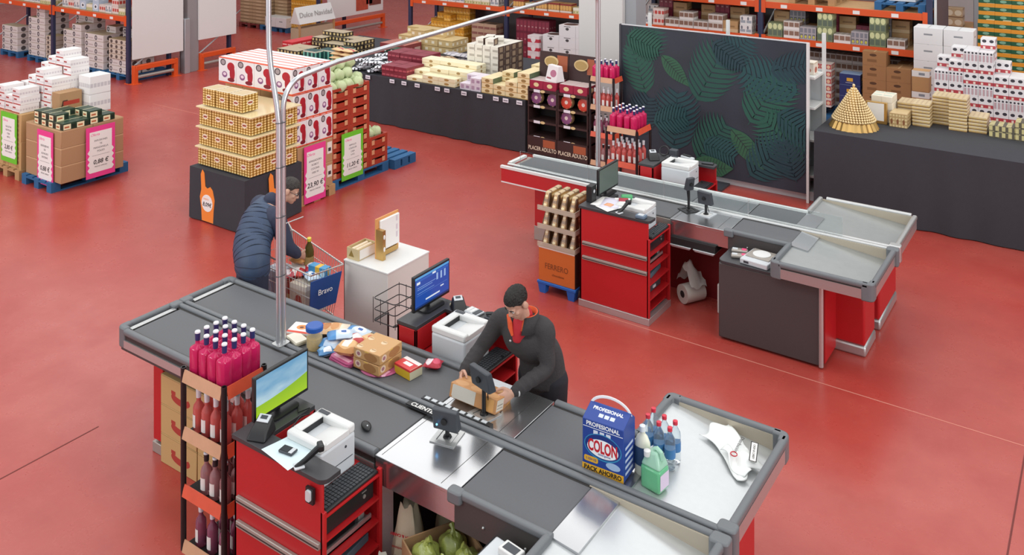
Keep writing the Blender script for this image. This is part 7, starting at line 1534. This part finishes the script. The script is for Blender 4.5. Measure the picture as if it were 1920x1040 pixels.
for sx, fx, fy in FT:
    hip = pel+SD*.09*sx+V3(0, 0, -.04); kn = V3(fx+.005, fy+.02, .52); an = V3(fx, fy, .09)
    limb(b, [hip, lerp(hip, kn, .5), kn, lerp(kn, an, .4), an], [.095, .085, .06, .056, .038], M_skin); limb(b, [an, an+V3(.02, .06, -.045), an+V3(.03, .13, -.06)], [.038, .036, .026], M_skin)
hand(b, wrR, (.55, .72, -.3), (-.3, .6, .1), M_skin, (.45, .7, .5), 1, 1.)
hand(b, wrL, (.5, .2, -.85), (.8, -.2, .4), M_skin, (.3, .4, .3), -1, 1.)
T = head(b, hc, fw, up, M_skin, .94)
man = b.build('person', remesh=.006); tag(man, 'man in quilted navy jacket and glasses, bent forward over the shopping cart', 'person')
hair_cap(T, M_hairg, man); face_bits(T, man, M_hairg)
g = MB()
for x in (-1, 1):
    g.tube([T(x*.033+.019*math.cos(a), .096, -.004+.015*math.sin(a)) for a in [i*math.pi/8 for i in range(16)]], .0022, M_black, 6, closed=True); g.tube([T(x*.052, .094, .0), T(x*.074, .06, .003), T(x*.081, -.01, .006)], .0022, M_black, 6)
g.tube([T(-.014, .1, .0), T(0, .104, .003), T(.014, .1, .0)], .002, M_black, 6); g.build('glasses', man)
b = MB()
def torso(q):   # centre line of the jacket from hem to neck
    return chain([pel+V3(0, -.0, -.05), pel+V3(0, 0, .03), lerp(pel, che, .5)+V3(-.03, -.03, 0), che+V3(-.01, -.01, 0), nck+V3(-.03, -.05, -.05), nck+V3(-.01, -.02, -.005)], [(.2, .15), (.2, .152), (.205, .158), (.225, .16), (.175, .125), (.085, .075)], 8)
o_, r_ = torso(0); rr = []
for i, q in enumerate(r_):
    w = 1+.035*abs(math.sin(i*math.pi*.5*1.0))-.012; rr.append((q[0]*w, q[1]*w))
b.tube(o_, [q[0] for q in rr], M_navy, 26, rb=[q[1] for q in rr], side=SD)
jk = b.build('quilted_jacket', man, sub=1); jk.data.shade_smooth()
for k in range(2, 30, 2):   # stitched quilting seams, level rings round the jacket
    p, q = o_[k], rr[k]; t_ = (o_[min(k+1, len(o_)-1)]-o_[k-1]).normalized(); u_ = (SD-t_*SD.dot(t_)).normalized(); w_ = t_.cross(u_)
    sm = MB().tube([p+u_*math.cos(a)*q[0]*1.002+w_*math.sin(a)*q[1]*1.002+V3(0, 0, .004*math.sin(5*a+k)) for a in [i*math.pi/16 for i in range(32)]], .0035, mat('quilt_seam_navy', '#1e2638', .7), 5, closed=True); sm.build('quilt_seam', jk)
b = MB()
for sh, el, wr in ((shL, elL, wrL), (shR, elR, wrR)): limb(b, [che+(sh-che)*.45+V3(0, 0, .03), sh, lerp(sh, el, .5), el, lerp(el, wr, .5), lerp(el, wr, .9)], [.095, .088, .078, .068, .058, .048], M_navyd)
b.build('jacket_sleeves', man, remesh=.01)
b = MB(); limb(b, [nck+V3(-.03, -.045, -.05), nck+V3(-.012, -.025, .02)], [.085, .072], M_navyd, 16); b.build('jacket_collar', man)
b = MB(); limb(b, [pel+V3(0, 0, -.15), pel+V3(0, 0, .0)], [(.19, .14), (.18, .13)], M_jean, 18, SD)
for sx, fx, fy in FT:
    hip = pel+SD*.09*sx+V3(0, 0, -.04); kn = V3(fx+.005, fy+.02, .52); an = V3(fx, fy, .07); limb(b, [hip, lerp(hip, kn, .5), kn, lerp(kn, an, .5), an], [.115, .105, .082, .074, .066], M_jean)
b.build('jeans', man, remesh=.012)
for sx, fx, fy in FT: sb_ = MB(); an = V3(fx, fy, .05); limb(sb_, [an+V3(-.01, -.03, 0), an+V3(.02, .06, -.008), an+V3(.03, .15, -.016)], [(.045, .05), (.048, .042), (.036, .03)], M_shoe, 14, (.95, -.3, 0)); sb_.build('shoe', man)
ob_ = thing('oil_bottle', 'tall olive-green oil bottle in the hand of the man over the cart', 'bottle', (-6.405, 5.98, .775)); ob_.scale = (1.1, 1.1, 1.15); ob_.rotation_euler = (R(6), R(8), 0)
MB().lathe([(.04, 0), (.043, .01), (.043, .17), (.03, .22), (.015, .25), (.015, .27)], gl('olive_glass', '#5f5626', .3, .15), n=18).build('glass_body', ob_); MB().lathe([(.018, .265), (.018, .29)], mat('oil_cap', '#d9c53a', .4), n=12).build('cap', ob_)
MB().lathe([(.0436, .05), (.0436, .14)], mat('oil_label', '#a58f5a', .5, noise=.4, scale=50), n=18).build('label', ob_)
